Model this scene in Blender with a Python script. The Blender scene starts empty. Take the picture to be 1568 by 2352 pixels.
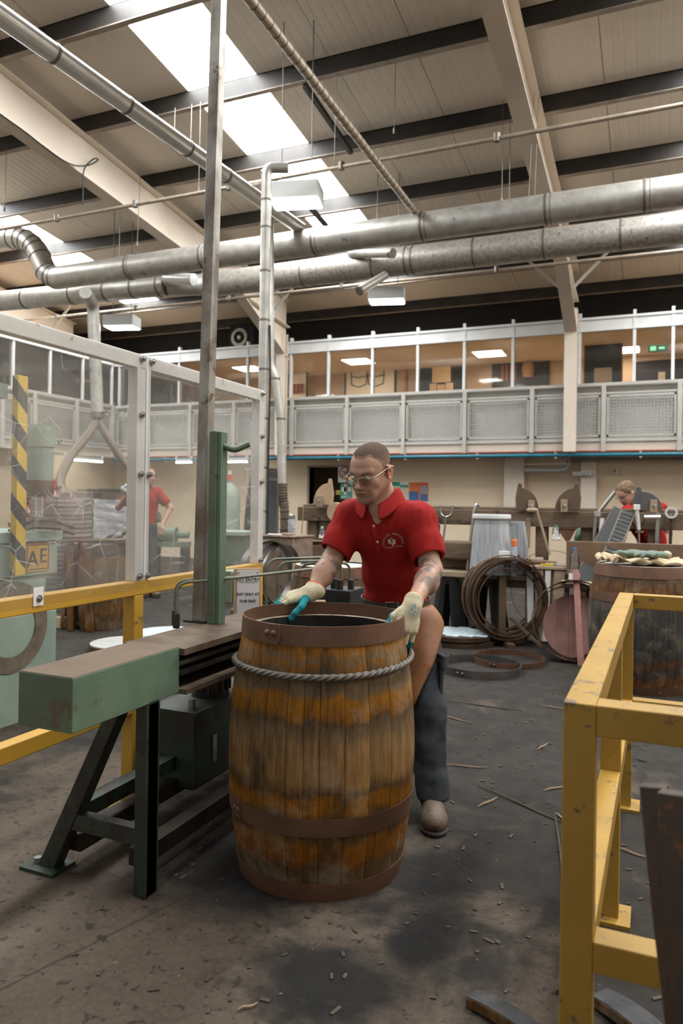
import bpy, bmesh, math, random
import numpy as np
from mathutils import Vector, Matrix, Euler
from mathutils.bvhtree import BVHTree
random.seed(7)
PI=math.pi
S=bpy.context.scene
COL=S.collection
# ---------------------------------------------------------------- camera
CAMH=1.30;F=1680.;CX=784.;CY=1152.;ROLL=.0145;YAW=math.radians(23.17)
FW=Vector((-math.sin(YAW),math.cos(YAW),0));RT=Vector((math.cos(YAW),math.sin(YAW),0));UP=Vector((0,0,1))
cd=bpy.data.cameras.new('camera');cam=bpy.data.objects.new('camera',cd);COL.objects.link(cam)
cd.sensor_width=36;cd.lens=F/2352*36;cd.shift_y=-24/2352;cd.clip_start=.05;cd.clip_end=200
xa=RT*math.cos(ROLL)+UP*math.sin(ROLL);ya=UP*math.cos(ROLL)-RT*math.sin(ROLL)
m=Matrix((xa,ya,-FW)).transposed().to_4x4();m.translation=(0,0,CAMH);cam.matrix_world=m
cd.dof.use_dof=True;cd.dof.focus_distance=2.8;cd.dof.aperture_fstop=3.5
S.camera=cam
# ---------------------------------------------------------------- world, exposure
w=bpy.data.worlds.new('world');S.world=w;w.use_nodes=True
bg=w.node_tree.nodes['Background'];bg.inputs[0].default_value=(.95,.97,1,1);bg.inputs[1].default_value=.55
SKYLIGHT=21.0      # daylight through the roof lights
LAMP=26.0          # the lit panels of the box lamps
GALLERY=20.0
vs=S.view_settings;vs.view_transform='Standard';vs.look='None';vs.gamma=1;vs.use_curve_mapping=False;vs.exposure=.38
cy=S.cycles
cy.use_denoising=True;cy.use_adaptive_sampling=True;cy.adaptive_threshold=.06;cy.adaptive_min_samples=16;cy.max_bounces=6;cy.diffuse_bounces=3;cy.glossy_bounces=3;cy.transmission_bounces=4;cy.transparent_max_bounces=12
cy.sample_clamp_indirect=6;cy.caustics_reflective=False;cy.caustics_refractive=False
# ---------------------------------------------------------------- helpers
def ray(u,v):
    du,dv=u-CX,v-CY
    a=du*math.cos(ROLL)+dv*math.sin(ROLL);b=-du*math.sin(ROLL)+dv*math.cos(ROLL)
    return FW+RT*(a/F)-UP*(b/F)
def at(u,v,X=None,Y=None,Z=None,D=None):
    d=ray(u,v)
    t=D if D is not None else X/d.x if X is not None else Y/d.y if Y is not None else (Z-CAMH)/d.z
    return Vector((0,0,CAMH))+d*t
def tag(o,label=None,cat=None,group=None,kind=None):
    if label:o['label']=label
    if cat:o['category']=cat
    if group:o['group']=group
    if kind:o['kind']=kind
    return o
def T(name,label,cat,loc=(0,0,0),rz=0,group=None,kind=None):
    o=bpy.data.objects.new(name,None);COL.objects.link(o);o.empty_display_size=.1
    o.location=loc;o.rotation_euler=(0,0,rz);tag(o,label,cat,group,kind);return o
def dup(o,loc=None,rz=None,label=None,parent=None):
    c=o.copy();COL.objects.link(c)
    if parent is not None:c.parent=parent
    if loc is not None:c.location=loc
    if rz is not None:c.rotation_euler=(0,0,rz)
    if label:c['label']=label
    for ch in list(o.children):dup(ch,parent=c)
    return c
class MB:
    def __init__(s):s.v=[];s.f=[]
    def add(s,vs,fs):
        n=len(s.v);s.v+=[tuple(p) for p in vs];s.f+=[tuple(i+n for i in f) for f in fs];return s
    def box(s,c,d,rot=None,taper=1.0):
        x,y,z=d[0]/2,d[1]/2,d[2]/2;t=taper
        P=[Vector(q) for q in((-x,-y,-z),(x,-y,-z),(x,y,-z),(-x,y,-z),(-x*t,-y*t,z),(x*t,-y*t,z),(x*t,y*t,z),(-x*t,y*t,z))]
        if rot is not None:
            R=rot if isinstance(rot,Matrix) else Euler(rot).to_matrix()
            P=[R@p for p in P]
        return s.add([p+Vector(c) for p in P],[(0,3,2,1),(4,5,6,7),(0,1,5,4),(1,2,6,5),(2,3,7,6),(3,0,4,7)])
    def mm(s,a,b):
        return s.box([(a[i]+b[i])/2 for i in range(3)],[abs(b[i]-a[i]) for i in range(3)])
    def bar(s,p,q,w,h,up=(0,0,1)):
        p,q=Vector(p),Vector(q);d=(q-p);L=d.length;d.normalize();u=Vector(up)
        x=d.cross(u)
        if x.length<1e-4:x=d.cross(Vector((0,1,0)))
        x.normalize();u=x.cross(d)
        R=Matrix((x,d,u)).transposed()
        return s.box((p+q)/2,(w,L,h),R)
    def cyl(s,p,q,r,r2=None,n=16,caps=True):
        return s.tube([p,q],[r,r if r2 is None else r2],n,caps=caps)
    def tube(s,path,r,n=12,closed=False,caps=True):
        P=[Vector(p) for p in path];k=len(P)
        rr=r if isinstance(r,(list,tuple)) else [r]*k
        tang=[]
        for i in range(k):
            if closed:t=P[(i+1)%k]-P[i-1]
            else:t=P[min(i+1,k-1)]-P[max(i-1,0)]
            tang.append(t.normalized())
        x=tang[0].orthogonal().normalized();vs=[];fs=[]
        for i in range(k):
            x=(x-tang[i]*x.dot(tang[i]))
            x=x.normalized() if x.length>1e-6 else tang[i].orthogonal().normalized()
            y=tang[i].cross(x)
            for j in range(n):
                a=2*PI*j/n;vs.append(P[i]+(x*math.cos(a)+y*math.sin(a))*rr[i])
        for i in range(k if closed else k-1):
            for j in range(n):
                a=i*n+j;b=i*n+(j+1)%n;i2=((i+1)%k)*n
                fs.append((a,b,i2+(j+1)%n,i2+j))
        if caps and not closed:
            fs.append(tuple(reversed(range(n))));fs.append(tuple((k-1)*n+j for j in range(n)))
        return s.add(vs,fs)
    def lathe(s,prof,n=32,c=(0,0,0),M=None,closed=False):
        c=Vector(c);vs=[];fs=[];k=len(prof)
        for j in range(n):
            a=2*PI*j/n
            for r,z in prof:
                p=Vector((r*math.cos(a),r*math.sin(a),z))
                if M is not None:p=M@p
                vs.append(p+c)
        for j in range(n):
            j2=(j+1)%n
            for i in range(k if closed else k-1):
                i2=(i+1)%k
                fs.append((j*k+i,j2*k+i,j2*k+i2,j*k+i2))
        if not closed:
            if prof[0][0]>1e-5:fs.append(tuple(j*k for j in reversed(range(n))))
            if prof[-1][0]>1e-5:fs.append(tuple(j*k+k-1 for j in range(n)))
        return s.add(vs,fs)
    def ring(s,ri,ro,z0,z1,n=48,c=(0,0,0),M=None,dr=0):
        return s.lathe([(ri,z0),(ro,z0),(ro+dr,z1),(ri+dr,z1)],n,c,M,closed=True)
    def prism(s,poly,z0,z1,M=None,c=(0,0,0)):
        k=len(poly);vs=[]
        for z in(z0,z1):
            for x,y in poly:
                p=Vector((x,y,z))
                if M is not None:p=M@p
                vs.append(p+Vector(c))
        fs=[tuple(reversed(range(k))),tuple(range(k,2*k))]+[(i,(i+1)%k,k+(i+1)%k,k+i) for i in range(k)]
        return s.add(vs,fs)
    def sph(s,c,r,n=16,m=10,R=None):
        r=r if isinstance(r,(tuple,list)) else (r,r,r);c=Vector(c);vs=[];fs=[]
        for i in range(m+1):
            th=PI*i/m
            for j in range(n):
                a=2*PI*j/n;p=Vector((r[0]*math.sin(th)*math.cos(a),r[1]*math.sin(th)*math.sin(a),r[2]*math.cos(th)))
                if R is not None:p=R@p
                vs.append(c+p)
        for i in range(m):
            for j in range(n):
                fs.append((i*n+j,(i+1)*n+j,(i+1)*n+(j+1)%n,i*n+(j+1)%n))
        return s.add(vs,fs)
    def mesh(s,name,smooth=None):
        me=bpy.data.meshes.new(name);me.from_pydata(s.v,[],s.f)
        bm=bmesh.new();bm.from_mesh(me);bmesh.ops.remove_doubles(bm,verts=bm.verts,dist=1e-5)
        bmesh.ops.recalc_face_normals(bm,faces=bm.faces);bm.to_mesh(me);bm.free()
        if smooth:
            me.polygons.foreach_set('use_smooth',[True]*len(me.polygons));me.set_sharp_from_angle(angle=math.radians(smooth))
        return me
    def build(s,name,mat,parent=None,smooth=None,bevel=0,loc=None,rz=None):
        me=s.mesh(name,smooth);me.materials.append(MAT[mat] if isinstance(mat,str) else mat)
        return link(name,me,parent,bevel,loc,rz)
def link(name,me,parent=None,bevel=0,loc=None,rz=None):
    o=bpy.data.objects.new(name,me);COL.objects.link(o)
    if parent is not None:o.parent=parent
    if loc is not None:o.location=loc
    if rz is not None:o.rotation_euler=(0,0,rz)
    if bevel:
        b=o.modifiers.new('edge','BEVEL');b.width=bevel;b.segments=2;b.limit_method='ANGLE';b.angle_limit=math.radians(40)
    return o
def arc(c,r,a0,a1,n,ax=(1,0,0),ay=(0,0,1)):
    c,ax,ay=Vector(c),Vector(ax),Vector(ay)
    return [c+ax*(r*math.cos(a0+(a1-a0)*i/n))+ay*(r*math.sin(a0+(a1-a0)*i/n)) for i in range(n+1)]
def fillet(pts,r,n=6):
    P=[Vector(p) for p in pts];out=[P[0]]
    for i in range(1,len(P)-1):
        a=(P[i-1]-P[i]);b=(P[i+1]-P[i]);rr=min(r,a.length*.48,b.length*.48)
        p=P[i]+a.normalized()*rr;q=P[i]+b.normalized()*rr
        for k in range(n+1):
            t=k/n;out.append(p*(1-t)**2+P[i]*2*t*(1-t)+q*t*t)
    out.append(P[-1]);return out
def spline(pts,n=8):
    P=[Vector(p) for p in pts];P=[P[0]*2-P[1]]+P+[P[-1]*2-P[-2]];out=[]
    for i in range(1,len(P)-2):
        for k in range(n):
            t=k/n;a,b,c,d=P[i-1],P[i],P[i+1],P[i+2]
            out.append(.5*((2*b)+(c-a)*t+(2*a-5*b+4*c-d)*t*t+(3*b-a-3*c+d)*t**3))
    out.append(P[-2]);return out
# ---------------------------------------------------------------- materials
MAT={}
def nt(name):
    m=bpy.data.materials.new(name);m.use_nodes=True;t=m.node_tree;b=t.nodes['Principled BSDF'];return m,t,b
def N(t,kind,**kw):
    n=t.nodes.new(kind)
    for k,v in kw.items():
        if k in n.inputs.keys():n.inputs[k].default_value=v
        else:setattr(n,k,v)
    return n
def rgb(c):return (c[0],c[1],c[2],1)
def ramp(t,fac,stops,interp='LINEAR'):
    r=t.nodes.new('ShaderNodeValToRGB');e=r.color_ramp;e.interpolation=interp
    while len(e.elements)<len(stops):e.elements.new(.5)
    for el,(p,c) in zip(e.elements,stops):el.position=p;el.color=rgb(c) if len(c)==3 else c
    t.links.new(fac,r.inputs[0]);return r.outputs[0]
def mix(t,fac,a,b,blend='MIX'):
    n=t.nodes.new('ShaderNodeMix');n.data_type='RGBA';n.blend_type=blend
    for s,v in((0,fac),(6,a),(7,b)):
        if hasattr(v,'links'):t.links.new(v,n.inputs[s])
        else:n.inputs[s].default_value=v if s==0 else rgb(v)
    return n.outputs[2]
def math_(t,op,a,b=None):
    n=t.nodes.new('ShaderNodeMath');n.operation=op
    for i,v in enumerate((a,b)):
        if v is None:continue
        if hasattr(v,'links'):t.links.new(v,n.inputs[i])
        else:n.inputs[i].default_value=v
    return n.outputs[0]
def noise(t,scale,detail=4,vec=None,stretch=None,rough=.55,dist=0):
    if vec is None:vec=t.nodes.new('ShaderNodeTexCoord').outputs['Object']
    if stretch:
        mp=N(t,'ShaderNodeMapping');mp.inputs['Scale'].default_value=stretch;t.links.new(vec,mp.inputs[0]);vec=mp.outputs[0]
    n=N(t,'ShaderNodeTexNoise',Scale=scale,Detail=detail,Roughness=rough,Distortion=dist);t.links.new(vec,n.inputs['Vector']);return n.outputs[0]
def bump(t,b,h,strength,dist=.01):
    n=N(t,'ShaderNodeBump',Strength=strength,Distance=dist);t.links.new(h,n.inputs['Height']);t.links.new(n.outputs[0],b.inputs['Normal'])
def mk(name,c,c2=None,rough=.6,metal=0,sc=6,lo=.35,hi=.65,bp=0,bsc=60,stretch=None,spots=None,ssc=25,sth=.62,rnd=0,spec=.5,detail=5):
    m,t,b=nt(name);b.inputs['Roughness'].default_value=rough;b.inputs['Metallic'].default_value=metal;b.inputs['Specular IOR Level'].default_value=spec
    tc=t.nodes.new('ShaderNodeTexCoord').outputs['Object'];vec=tc;col=None
    if rnd:
        oi=t.nodes.new('ShaderNodeObjectInfo');ad=N(t,'ShaderNodeVectorMath',operation='ADD')
        sca=N(t,'ShaderNodeVectorMath',operation='SCALE');cb=t.nodes.new('ShaderNodeCombineXYZ')
        for i in range(3):t.links.new(oi.outputs['Random'],cb.inputs[i])
        t.links.new(cb.outputs[0],sca.inputs[0]);sca.inputs['Scale'].default_value=13.;t.links.new(tc,ad.inputs[0]);t.links.new(sca.outputs[0],ad.inputs[1]);vec=ad.outputs[0]
    if c2:
        col=ramp(t,noise(t,sc,detail,vec,stretch),[(lo,c),(hi,c2)])
    if spots:
        f=ramp(t,noise(t,ssc,6,vec,rough=.7),[(sth,(0,0,0)),(sth+.05,(1,1,1))])
        col=mix(t,f,col if col else c,spots)
    if rnd:
        hv=N(t,'ShaderNodeHueSaturation');mr=N(t,'ShaderNodeMapRange');t.links.new(oi.outputs['Random'],mr.inputs[0])
        mr.inputs[3].default_value=1-rnd;mr.inputs[4].default_value=1+rnd;t.links.new(mr.outputs[0],hv.inputs['Value'])
        if col:t.links.new(col,hv.inputs['Color'])
        else:hv.inputs['Color'].default_value=rgb(c)
        col=hv.outputs[0]
    if col is None:b.inputs['Base Color'].default_value=rgb(c)
    else:t.links.new(col,b.inputs['Base Color'])
    if bp:bump(t,b,noise(t,bsc,5,vec,stretch,.6),bp)
    MAT[name]=m;return m
def emit(name,c,s):
    m,t,b=nt(name);b.inputs['Base Color'].default_value=rgb((.8,.8,.8));b.inputs['Emission Color'].default_value=rgb(c);b.inputs['Emission Strength'].default_value=s;MAT[name]=m
def clear(name,tint=(1,1,1),haze=.0,hazec=(.8,.8,.8),gloss=.08,scratch=0,rough=.05):
    # a thin clear sheet: passes light, reflects by grazing angle, carries a film of dust and scratches
    m=bpy.data.materials.new(name);m.use_nodes=True;t=m.node_tree;t.nodes.clear()
    o=t.nodes.new('ShaderNodeOutputMaterial');tr=N(t,'ShaderNodeBsdfTransparent',Color=rgb(tint));gl=N(t,'ShaderNodeBsdfGlossy',Roughness=rough);df=N(t,'ShaderNodeBsdfDiffuse',Color=rgb(hazec))
    tl=N(t,'ShaderNodeBsdfTranslucent',Color=rgb(hazec));dm=t.nodes.new('ShaderNodeMixShader');t.links.new(df.outputs[0],dm.inputs[1]);t.links.new(tl.outputs[0],dm.inputs[2])
    fr=N(t,'ShaderNodeFresnel',IOR=1.45);mxa=t.nodes.new('ShaderNodeMixShader');mxb=t.nodes.new('ShaderNodeMixShader')
    t.links.new(tr.outputs[0],mxa.inputs[1]);t.links.new(dm.outputs[0],mxa.inputs[2])
    if scratch:
        f=ramp(t,noise(t,3,6,rough=.7),[(.35,(haze*.6,)*3),(.75,(haze*1.6,)*3)])
        w=N(t,'ShaderNodeTexVoronoi',feature='DISTANCE_TO_EDGE',Scale=9.);t.links.new(t.nodes.new('ShaderNodeTexCoord').outputs['Object'],w.inputs[0])
        s2=ramp(t,w.outputs[0],[(0,(scratch,)*3),(.012,(0,0,0))])
        f2=mix(t,ramp(t,noise(t,5,3),[(.5,(0,0,0)),(.62,(1,1,1))]),(0,0,0),s2);f=mix(t,1.0,f,f2,'ADD');t.links.new(f,mxa.inputs[0])
    else:mxa.inputs[0].default_value=haze
    t.links.new(mxa.outputs[0],mxb.inputs[1]);t.links.new(gl.outputs[0],mxb.inputs[2]);t.links.new(math_(t,'MULTIPLY',fr.outputs[0],gloss*10),mxb.inputs[0]);t.links.new(mxb.outputs[0],o.inputs[0]);MAT[name]=m
# ---- surfaces
mk('cream_wall',(.70,.56,.40),(.76,.62,.45),.8,sc=1.5,bp=.15,bsc=60)
mk('lower_wall',(.55,.44,.31),(.6,.48,.34),.75,sc=2,bp=.1)
mk('roof_sheet',(.68,.59,.49),(.74,.645,.54),.55,sc=.8,bp=.0)
mk('rafter_paint',(.66,.56,.45),(.72,.62,.51),.5,sc=1.5,spots=(.42,.34,.26),ssc=5,sth=.66)
mk('purlin_shade',(.018,.016,.014),(.045,.038,.032),.55,.3,sc=2)  # galvanised webs facing away from the light; their shade is put into the colour
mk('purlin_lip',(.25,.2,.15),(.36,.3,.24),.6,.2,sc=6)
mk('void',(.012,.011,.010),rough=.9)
mk('galv',(.42,.40,.36),(.56,.54,.49),.42,.55,sc=9,spots=(.24,.2,.16),ssc=5,sth=.63,bp=.06,bsc=35)
mk('galv_dark',(.36,.33,.29),(.52,.49,.44),.45,.5,sc=22,spots=(.09,.085,.08),ssc=16,sth=.60,bp=.08,bsc=35)
mk('galv_bright',(.66,.66,.64),(.76,.76,.74),.3,.6,sc=7)
mk('pipe_tan',(.38,.31,.24),(.48,.40,.31),.45,.5,sc=9)
mk('seam',(.2,.18,.15),rough=.5,metal=.7)
mk('rail_grey',(.44,.41,.36),(.5,.47,.42),.55,sc=4)
mk('white_paint',(.62,.62,.6),(.70,.70,.68),.5,sc=3)
mk('pale_board',(.64,.63,.59),(.70,.69,.65),.6,sc=2)
mk('wire',(.46,.44,.40),rough=.5,metal=.5)
mk('slab_edge',(.62,.54,.45),rough=.7)
mk('blue_pipe',(.015,.13,.19),(.02,.17,.24),.4,sc=3)
mk('red_pipe',(.38,.07,.04),rough=.5)
mk('gallery_wall',(.50,.35,.22),(.54,.38,.25),.8,sc=1)
mk('gallery_ceiling',(.62,.47,.32),rough=.85)
mk('gallery_dark',(.02,.03,.026),rough=.7)
mk('gallery_floor',(.2,.14,.1),rough=.6)
emit('lamp_panel',(.93,1,.98),LAMP)
emit('gallery_panel',(1,.9,.76),GALLERY)
emit('skylight',(.95,.98,1.0),SKYLIGHT)
clear('gallery_glass',(.96,.93,.88),.02,gloss=.10)
mk('black',(.012,.012,.012),rough=.55)
mk('steel',(.32,.31,.29),(.42,.41,.38),.35,.9,sc=14)
mk('chrome',(.62,.62,.61),rough=.22,metal=1)
mk('dark_rust',(.075,.045,.028),(.17,.10,.06),.55,.5,sc=10,bp=.1)
mk('lamp_case',(.62,.63,.6),rough=.5)
# concrete: brown-grey slab with dark oil, damp and speckle
def floor_mat():
    m,t,b=nt('concrete');tc=t.nodes.new('ShaderNodeTexCoord').outputs['Object']
    base=ramp(t,noise(t,1.1,8,tc,rough=.62),[(.3,(.075,.057,.042)),(.5,(.135,.103,.075)),(.62,(.172,.132,.097)),(.8,(.21,.163,.12))])
    base=mix(t,.35,base,ramp(t,noise(t,45,5,tc,rough=.7),[(.3,(.02,.015,.011)),(.7,(.17,.13,.095))]))
    sep=t.nodes.new('ShaderNodeSeparateXYZ');t.links.new(tc,sep.inputs[0])
    # the working area round the machine and behind it is soaked with oil and soot
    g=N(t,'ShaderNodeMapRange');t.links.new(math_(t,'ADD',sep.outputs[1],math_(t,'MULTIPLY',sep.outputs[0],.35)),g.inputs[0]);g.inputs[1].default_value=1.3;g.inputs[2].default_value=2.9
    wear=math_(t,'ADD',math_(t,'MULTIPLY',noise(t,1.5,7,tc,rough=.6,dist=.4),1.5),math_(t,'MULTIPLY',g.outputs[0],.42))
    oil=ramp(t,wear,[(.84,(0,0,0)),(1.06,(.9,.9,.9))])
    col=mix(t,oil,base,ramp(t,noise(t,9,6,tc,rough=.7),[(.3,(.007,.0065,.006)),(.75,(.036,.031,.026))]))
    # round oil pool in front of the cask; the blob under the machine also paints its shadow
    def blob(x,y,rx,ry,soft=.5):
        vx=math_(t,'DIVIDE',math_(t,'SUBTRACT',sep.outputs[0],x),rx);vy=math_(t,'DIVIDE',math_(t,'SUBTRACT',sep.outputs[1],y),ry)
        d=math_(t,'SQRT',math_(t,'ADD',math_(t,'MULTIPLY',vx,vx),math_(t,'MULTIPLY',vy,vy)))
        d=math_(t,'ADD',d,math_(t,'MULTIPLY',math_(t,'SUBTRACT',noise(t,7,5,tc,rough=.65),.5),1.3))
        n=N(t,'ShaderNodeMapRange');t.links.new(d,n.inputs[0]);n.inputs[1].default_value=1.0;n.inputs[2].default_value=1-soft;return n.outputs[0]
    pool_shade=math_(t,'MAXIMUM',blob(-.80,1.80,.27,.24),math_(t,'MAXIMUM',blob(-.62,2.13,.12,.24),math_(t,'MAXIMUM',blob(-.66,2.5,.16,.32,.7),blob(-1.35,2.25,.45,.42,.6))))
    col=mix(t,math_(t,'MULTIPLY',pool_shade,.92),col,(.012,.0115,.011))
    grit=ramp(t,noise(t,26,3,tc,rough=.6),[(.60,(0,0,0)),(.64,(1,1,1))]);col=mix(t,math_(t,'MULTIPLY',grit,.75),col,(.028,.024,.02))
    chip=ramp(t,noise(t,70,2,tc),[(.735,(0,0,0)),(.75,(1,1,1))]);col=mix(t,math_(t,'MULTIPLY',chip,.45),col,(.26,.215,.165))
    # expansion joint
    spill=ramp(t,noise(t,5.5,7,tc,rough=.7,dist=.3),[(.57,(0,0,0)),(.66,(1,1,1))]);col=mix(t,math_(t,'MULTIPLY',spill,.5),col,(.018,.015,.013))
    j=math_(t,'ABSOLUTE',math_(t,'ADD',math_(t,'SUBTRACT',sep.outputs[0],-1.47),math_(t,'ADD',math_(t,'MULTIPLY',math_(t,'SUBTRACT',sep.outputs[1],1.75),-.30),math_(t,'MULTIPLY',math_(t,'SUBTRACT',noise(t,9,3,tc),.5),.02))))
    jn=N(t,'ShaderNodeMapRange');t.links.new(j,jn.inputs[0]);jn.inputs[1].default_value=.007;jn.inputs[2].default_value=.003
    col=mix(t,math_(t,'MULTIPLY',jn.outputs[0],.65),col,(.035,.028,.022))
    t.links.new(col,b.inputs['Base Color'])
    wet=math_(t,'MULTIPLY',oil,ramp(t,noise(t,2.6,5,tc),[(.5,(0,0,0)),(.6,(1,1,1))]))
    r=math_(t,'SUBTRACT',.72,math_(t,'MULTIPLY',wet,.36));t.links.new(r,b.inputs['Roughness']);b.inputs['Specular IOR Level'].default_value=.22
    bump(t,b,noise(t,55,7,tc,rough=.75),.7,.014);MAT['concrete']=m
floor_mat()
# ---------------------------------------------------------------- the hall
RSL=.1138
def rz(Y,off=0):return 6.2294-RSL*Y+off     # underside of rafters; +.55 purlins, +.75 sheet
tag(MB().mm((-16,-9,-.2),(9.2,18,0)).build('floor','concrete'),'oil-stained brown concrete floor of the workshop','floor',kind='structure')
Y1=17.6;Y0=-8.0
roof=T('ceiling','pale ribbed sheet roof sloping down to the far wall','roof',(0,0,0),kind='structure')
SW=.9167;SKX=[-10.2,-4.7,.8,6.3]
edges=[-4.7-SW/2+SW*k for k in range(-11,15)]
def sheet(x0,x1,y0,y1):
    b=MB();n=8;xs=[]
    for i in range(n):
        p=x0+(x1-x0)*i/n;wd=(x1-x0)/n
        xs+=[(p,0),(p+wd*.70,0),(p+wd*.76,.003),(p+wd*.94,.003)]
    xs+=[(x1,0)]
    vs=[];k=len(xs)
    for y in(y0,y1):
        for x,dz in xs:vs.append((x,y,rz(y,.75)+dz))
    for x,dz in((x0,.08),(x1,.08)):
        for y in(y0,y1):vs.append((x,y,rz(y,.75)+dz))
    f=[(i,i+1,k+i+1,k+i) for i in range(k-1)]+[(2*k,2*k+1,2*k+3,2*k+2)]
    return b.add(vs,f)
PUR=[7.25+1.37*i for i in range(-11,8)]
nsk=0
for i in range(len(edges)-1):
    x0,x1=edges[i],edges[i+1];xc=(x0+x1)/2
    if min(abs(xc-s) for s in SKX)<.1:
        sheet(x0,x1,12.9,Y1).build('roof_sheet','roof_sheet',roof);sheet(x0,x1,Y0,PUR[6]).build('roof_sheet','roof_sheet',roof)
        nsk+=1;wn=T(f'window_{nsk}',f'translucent white skylight strip in the sloping roof, {["over the gallery corner","over the safety screen","over the yellow frame","beyond the yellow frame"][nsk-1]}','skylight',kind='structure')
        ys=[y for y in PUR if PUR[6]-.01<y<12.5]+[12.9]
        for a,c in zip(ys,ys[1:]):
            MB().add([(x0,a,rz(a,.76)),(x1,a,rz(a,.76)),(x1,c,rz(c,.76)),(x0,c,rz(c,.76))],[(0,1,2,3)]).build('pane','skylight',wn)
    else:sheet(x0+.004,x1-.004,Y0,Y1).build('roof_sheet','roof_sheet',roof)
pu=T('roof_purlins','steel purlins running across under the roof, shade painted into their webs','purlins',kind='structure')
for y in PUR:
    z=rz(y,.55)
    p=MB().mm((-15,y,z),(9,y+.006,z+.2)).mm((-15,y,z+.19),(9,y+.07,z+.2)).build('purlin','purlin_shade',pu)
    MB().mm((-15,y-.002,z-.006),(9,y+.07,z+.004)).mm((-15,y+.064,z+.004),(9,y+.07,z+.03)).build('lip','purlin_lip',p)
for n,xr in enumerate((-12.33,-6.83,-1.33,4.17)):
    t=T('roof_rafter','cream painted steel roof rafter with haunch and column, '+['above the corner of the gallery','left of the skylights','right of the skylights','beyond the yellow frame'][n],'rafter',(xr,0,0),kind='structure')
    b=MB()
    for s0,s1 in((0,.02),(.53,.55)):
        b.add([(x,y,rz(y,s)) for s in(s0,s1) for y in(Y0,13.0) for x in(-.1,.1)],[(0,1,3,2),(4,5,7,6),(0,1,5,4),(2,3,7,6),(0,2,6,4),(1,3,7,5)])
    b.add([(x,y,rz(y,s)) for s in(.02,.53) for y in(Y0,13.0) for x in(-.006,.006)],[(0,1,3,2),(4,5,7,6),(0,1,5,4),(2,3,7,6),(0,2,6,4),(1,3,7,5)])
    b.build('rafter_beam','rafter_paint',t)
    b=MB();za=rz(11.2);zb=4.12   # haunch
    b.add([(x,y,z) for x in(-.006,.006) for y,z in((11.2,za+.01),(13.0,rz(13)+.01),(13.0,zb))],[(0,1,2),(3,5,4),(0,1,4,3),(1,2,5,4),(2,0,3,5)])
    b.bar((0,11.1,rz(11.1)),(0,13.0,zb),.2,.02,(1,0,0)) if False else b.add([(x,y,z) for x in(-.1,.1) for y,z in((11.2,za),(13,zb),(13,zb-.02),(11.2,za-.02))],[(0,1,2,3),(4,7,6,5),(0,1,5,4),(3,2,6,7),(0,3,7,4),(1,2,6,5)])
    b.build('haunch','rafter_paint',t)
    b=MB().mm((-.1,12.78,2.2),(.1,12.8,4.6)).mm((-.1,12.90,2.2),(.1,12.92,4.6)).mm((-.006,12.8,2.2),(.006,12.9,4.6));b.build('column','rafter_paint',t)
    for sx in(-1,1):
        MB().bar((sx*.1,12.1,4.75),(sx*.75,12.1,rz(12.1,.55)),.04,.04).build('knee_brace','rail_grey',t)
# far wall with a dark doorway, left wing wall, back eave
WY=13.62
b=MB();zt=2.2
ops=[(-7.92,-7.28,1.95),(-6.55,-5.72,2.0)]   # door, open doorway
xs=-11.6;
for x0,x1,h in ops:
    b.mm((xs,WY,0),(x0,WY+.2,zt));b.mm((x0,WY,h),(x1,WY+.2,zt));xs=x1
b.mm((xs,WY,0),(9,WY+.2,zt))
tag(b.build('wall_far','cream_wall'),'cream painted wall below the glazed gallery','wall',kind='structure')
tag(MB().mm((-11.8,2,0),(-11.6,WY,zt)).build('wall_left','cream_wall'),'cream wall under the gallery wing behind the clear screen','wall',kind='structure')
tag(MB().mm((9,-8,0),(9.2,18,6.5)).build('wall_right','cream_wall'),'plain side wall of the hall','wall',kind='structure')
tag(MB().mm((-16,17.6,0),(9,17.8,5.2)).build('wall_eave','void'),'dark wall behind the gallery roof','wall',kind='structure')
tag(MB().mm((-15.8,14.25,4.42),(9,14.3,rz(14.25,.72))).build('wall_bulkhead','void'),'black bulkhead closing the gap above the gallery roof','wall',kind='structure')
tag(MB().mm((-16,-9,0),(-15.8,17.8,7.4)).build('wall_outer','cream_wall'),'outer side wall beyond the gallery wing','wall',kind='structure')
b=MB().mm((-8.9,16.2,0),(-5,16.3,2.2)).mm((-8.9,13.8,0),(-8.8,16.2,2.2)).mm((-5.3,13.8,0),(-5.2,16.2,2.2))
tag(b.build('wall_passage','cream_wall'),'dim passage wall beyond the open doorway','wall',kind='structure')
mk('door_grey',(.06,.065,.07),(.08,.085,.09),.45,sc=3)
d=T('door_1','dark grey door with a steel pull handle beside the ribbed hose','door',(-7.6,WY+.03,0),kind='structure')
MB().mm((-.3,0,0),(.3,.05,1.93)).build('door_leaf','door_grey',d)
MB().mm((-.34,-.03,0),(-.3,.06,1.97)).mm((.3,-.03,0),(.34,.06,1.97)).mm((-.3,-.03,1.93),(.3,.06,1.97)).build('door_frame','purlin_lip',d)
MB().tube(fillet([(-.17,0,1.0),(-.17,-.07,1.0),(-.17,-.07,1.42),(-.17,0,1.42)],.03),.014).build('pull_handle','chrome',d,40)
MB().mm((-.24,-.02,1.5),(-.1,0,1.54)).build('lock','black',d)
d=T('door_2','open dark doorway between the grey door and the safety signs','doorway',(-6.135,WY,0),kind='structure')
MB().mm((-.46,-.03,0),(-.415,.2,2.04)).mm((.415,-.03,0),(.46,.2,2.04)).mm((-.415,-.03,2.0),(.415,.2,2.04)).build('door_frame','purlin_lip',d)
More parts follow.
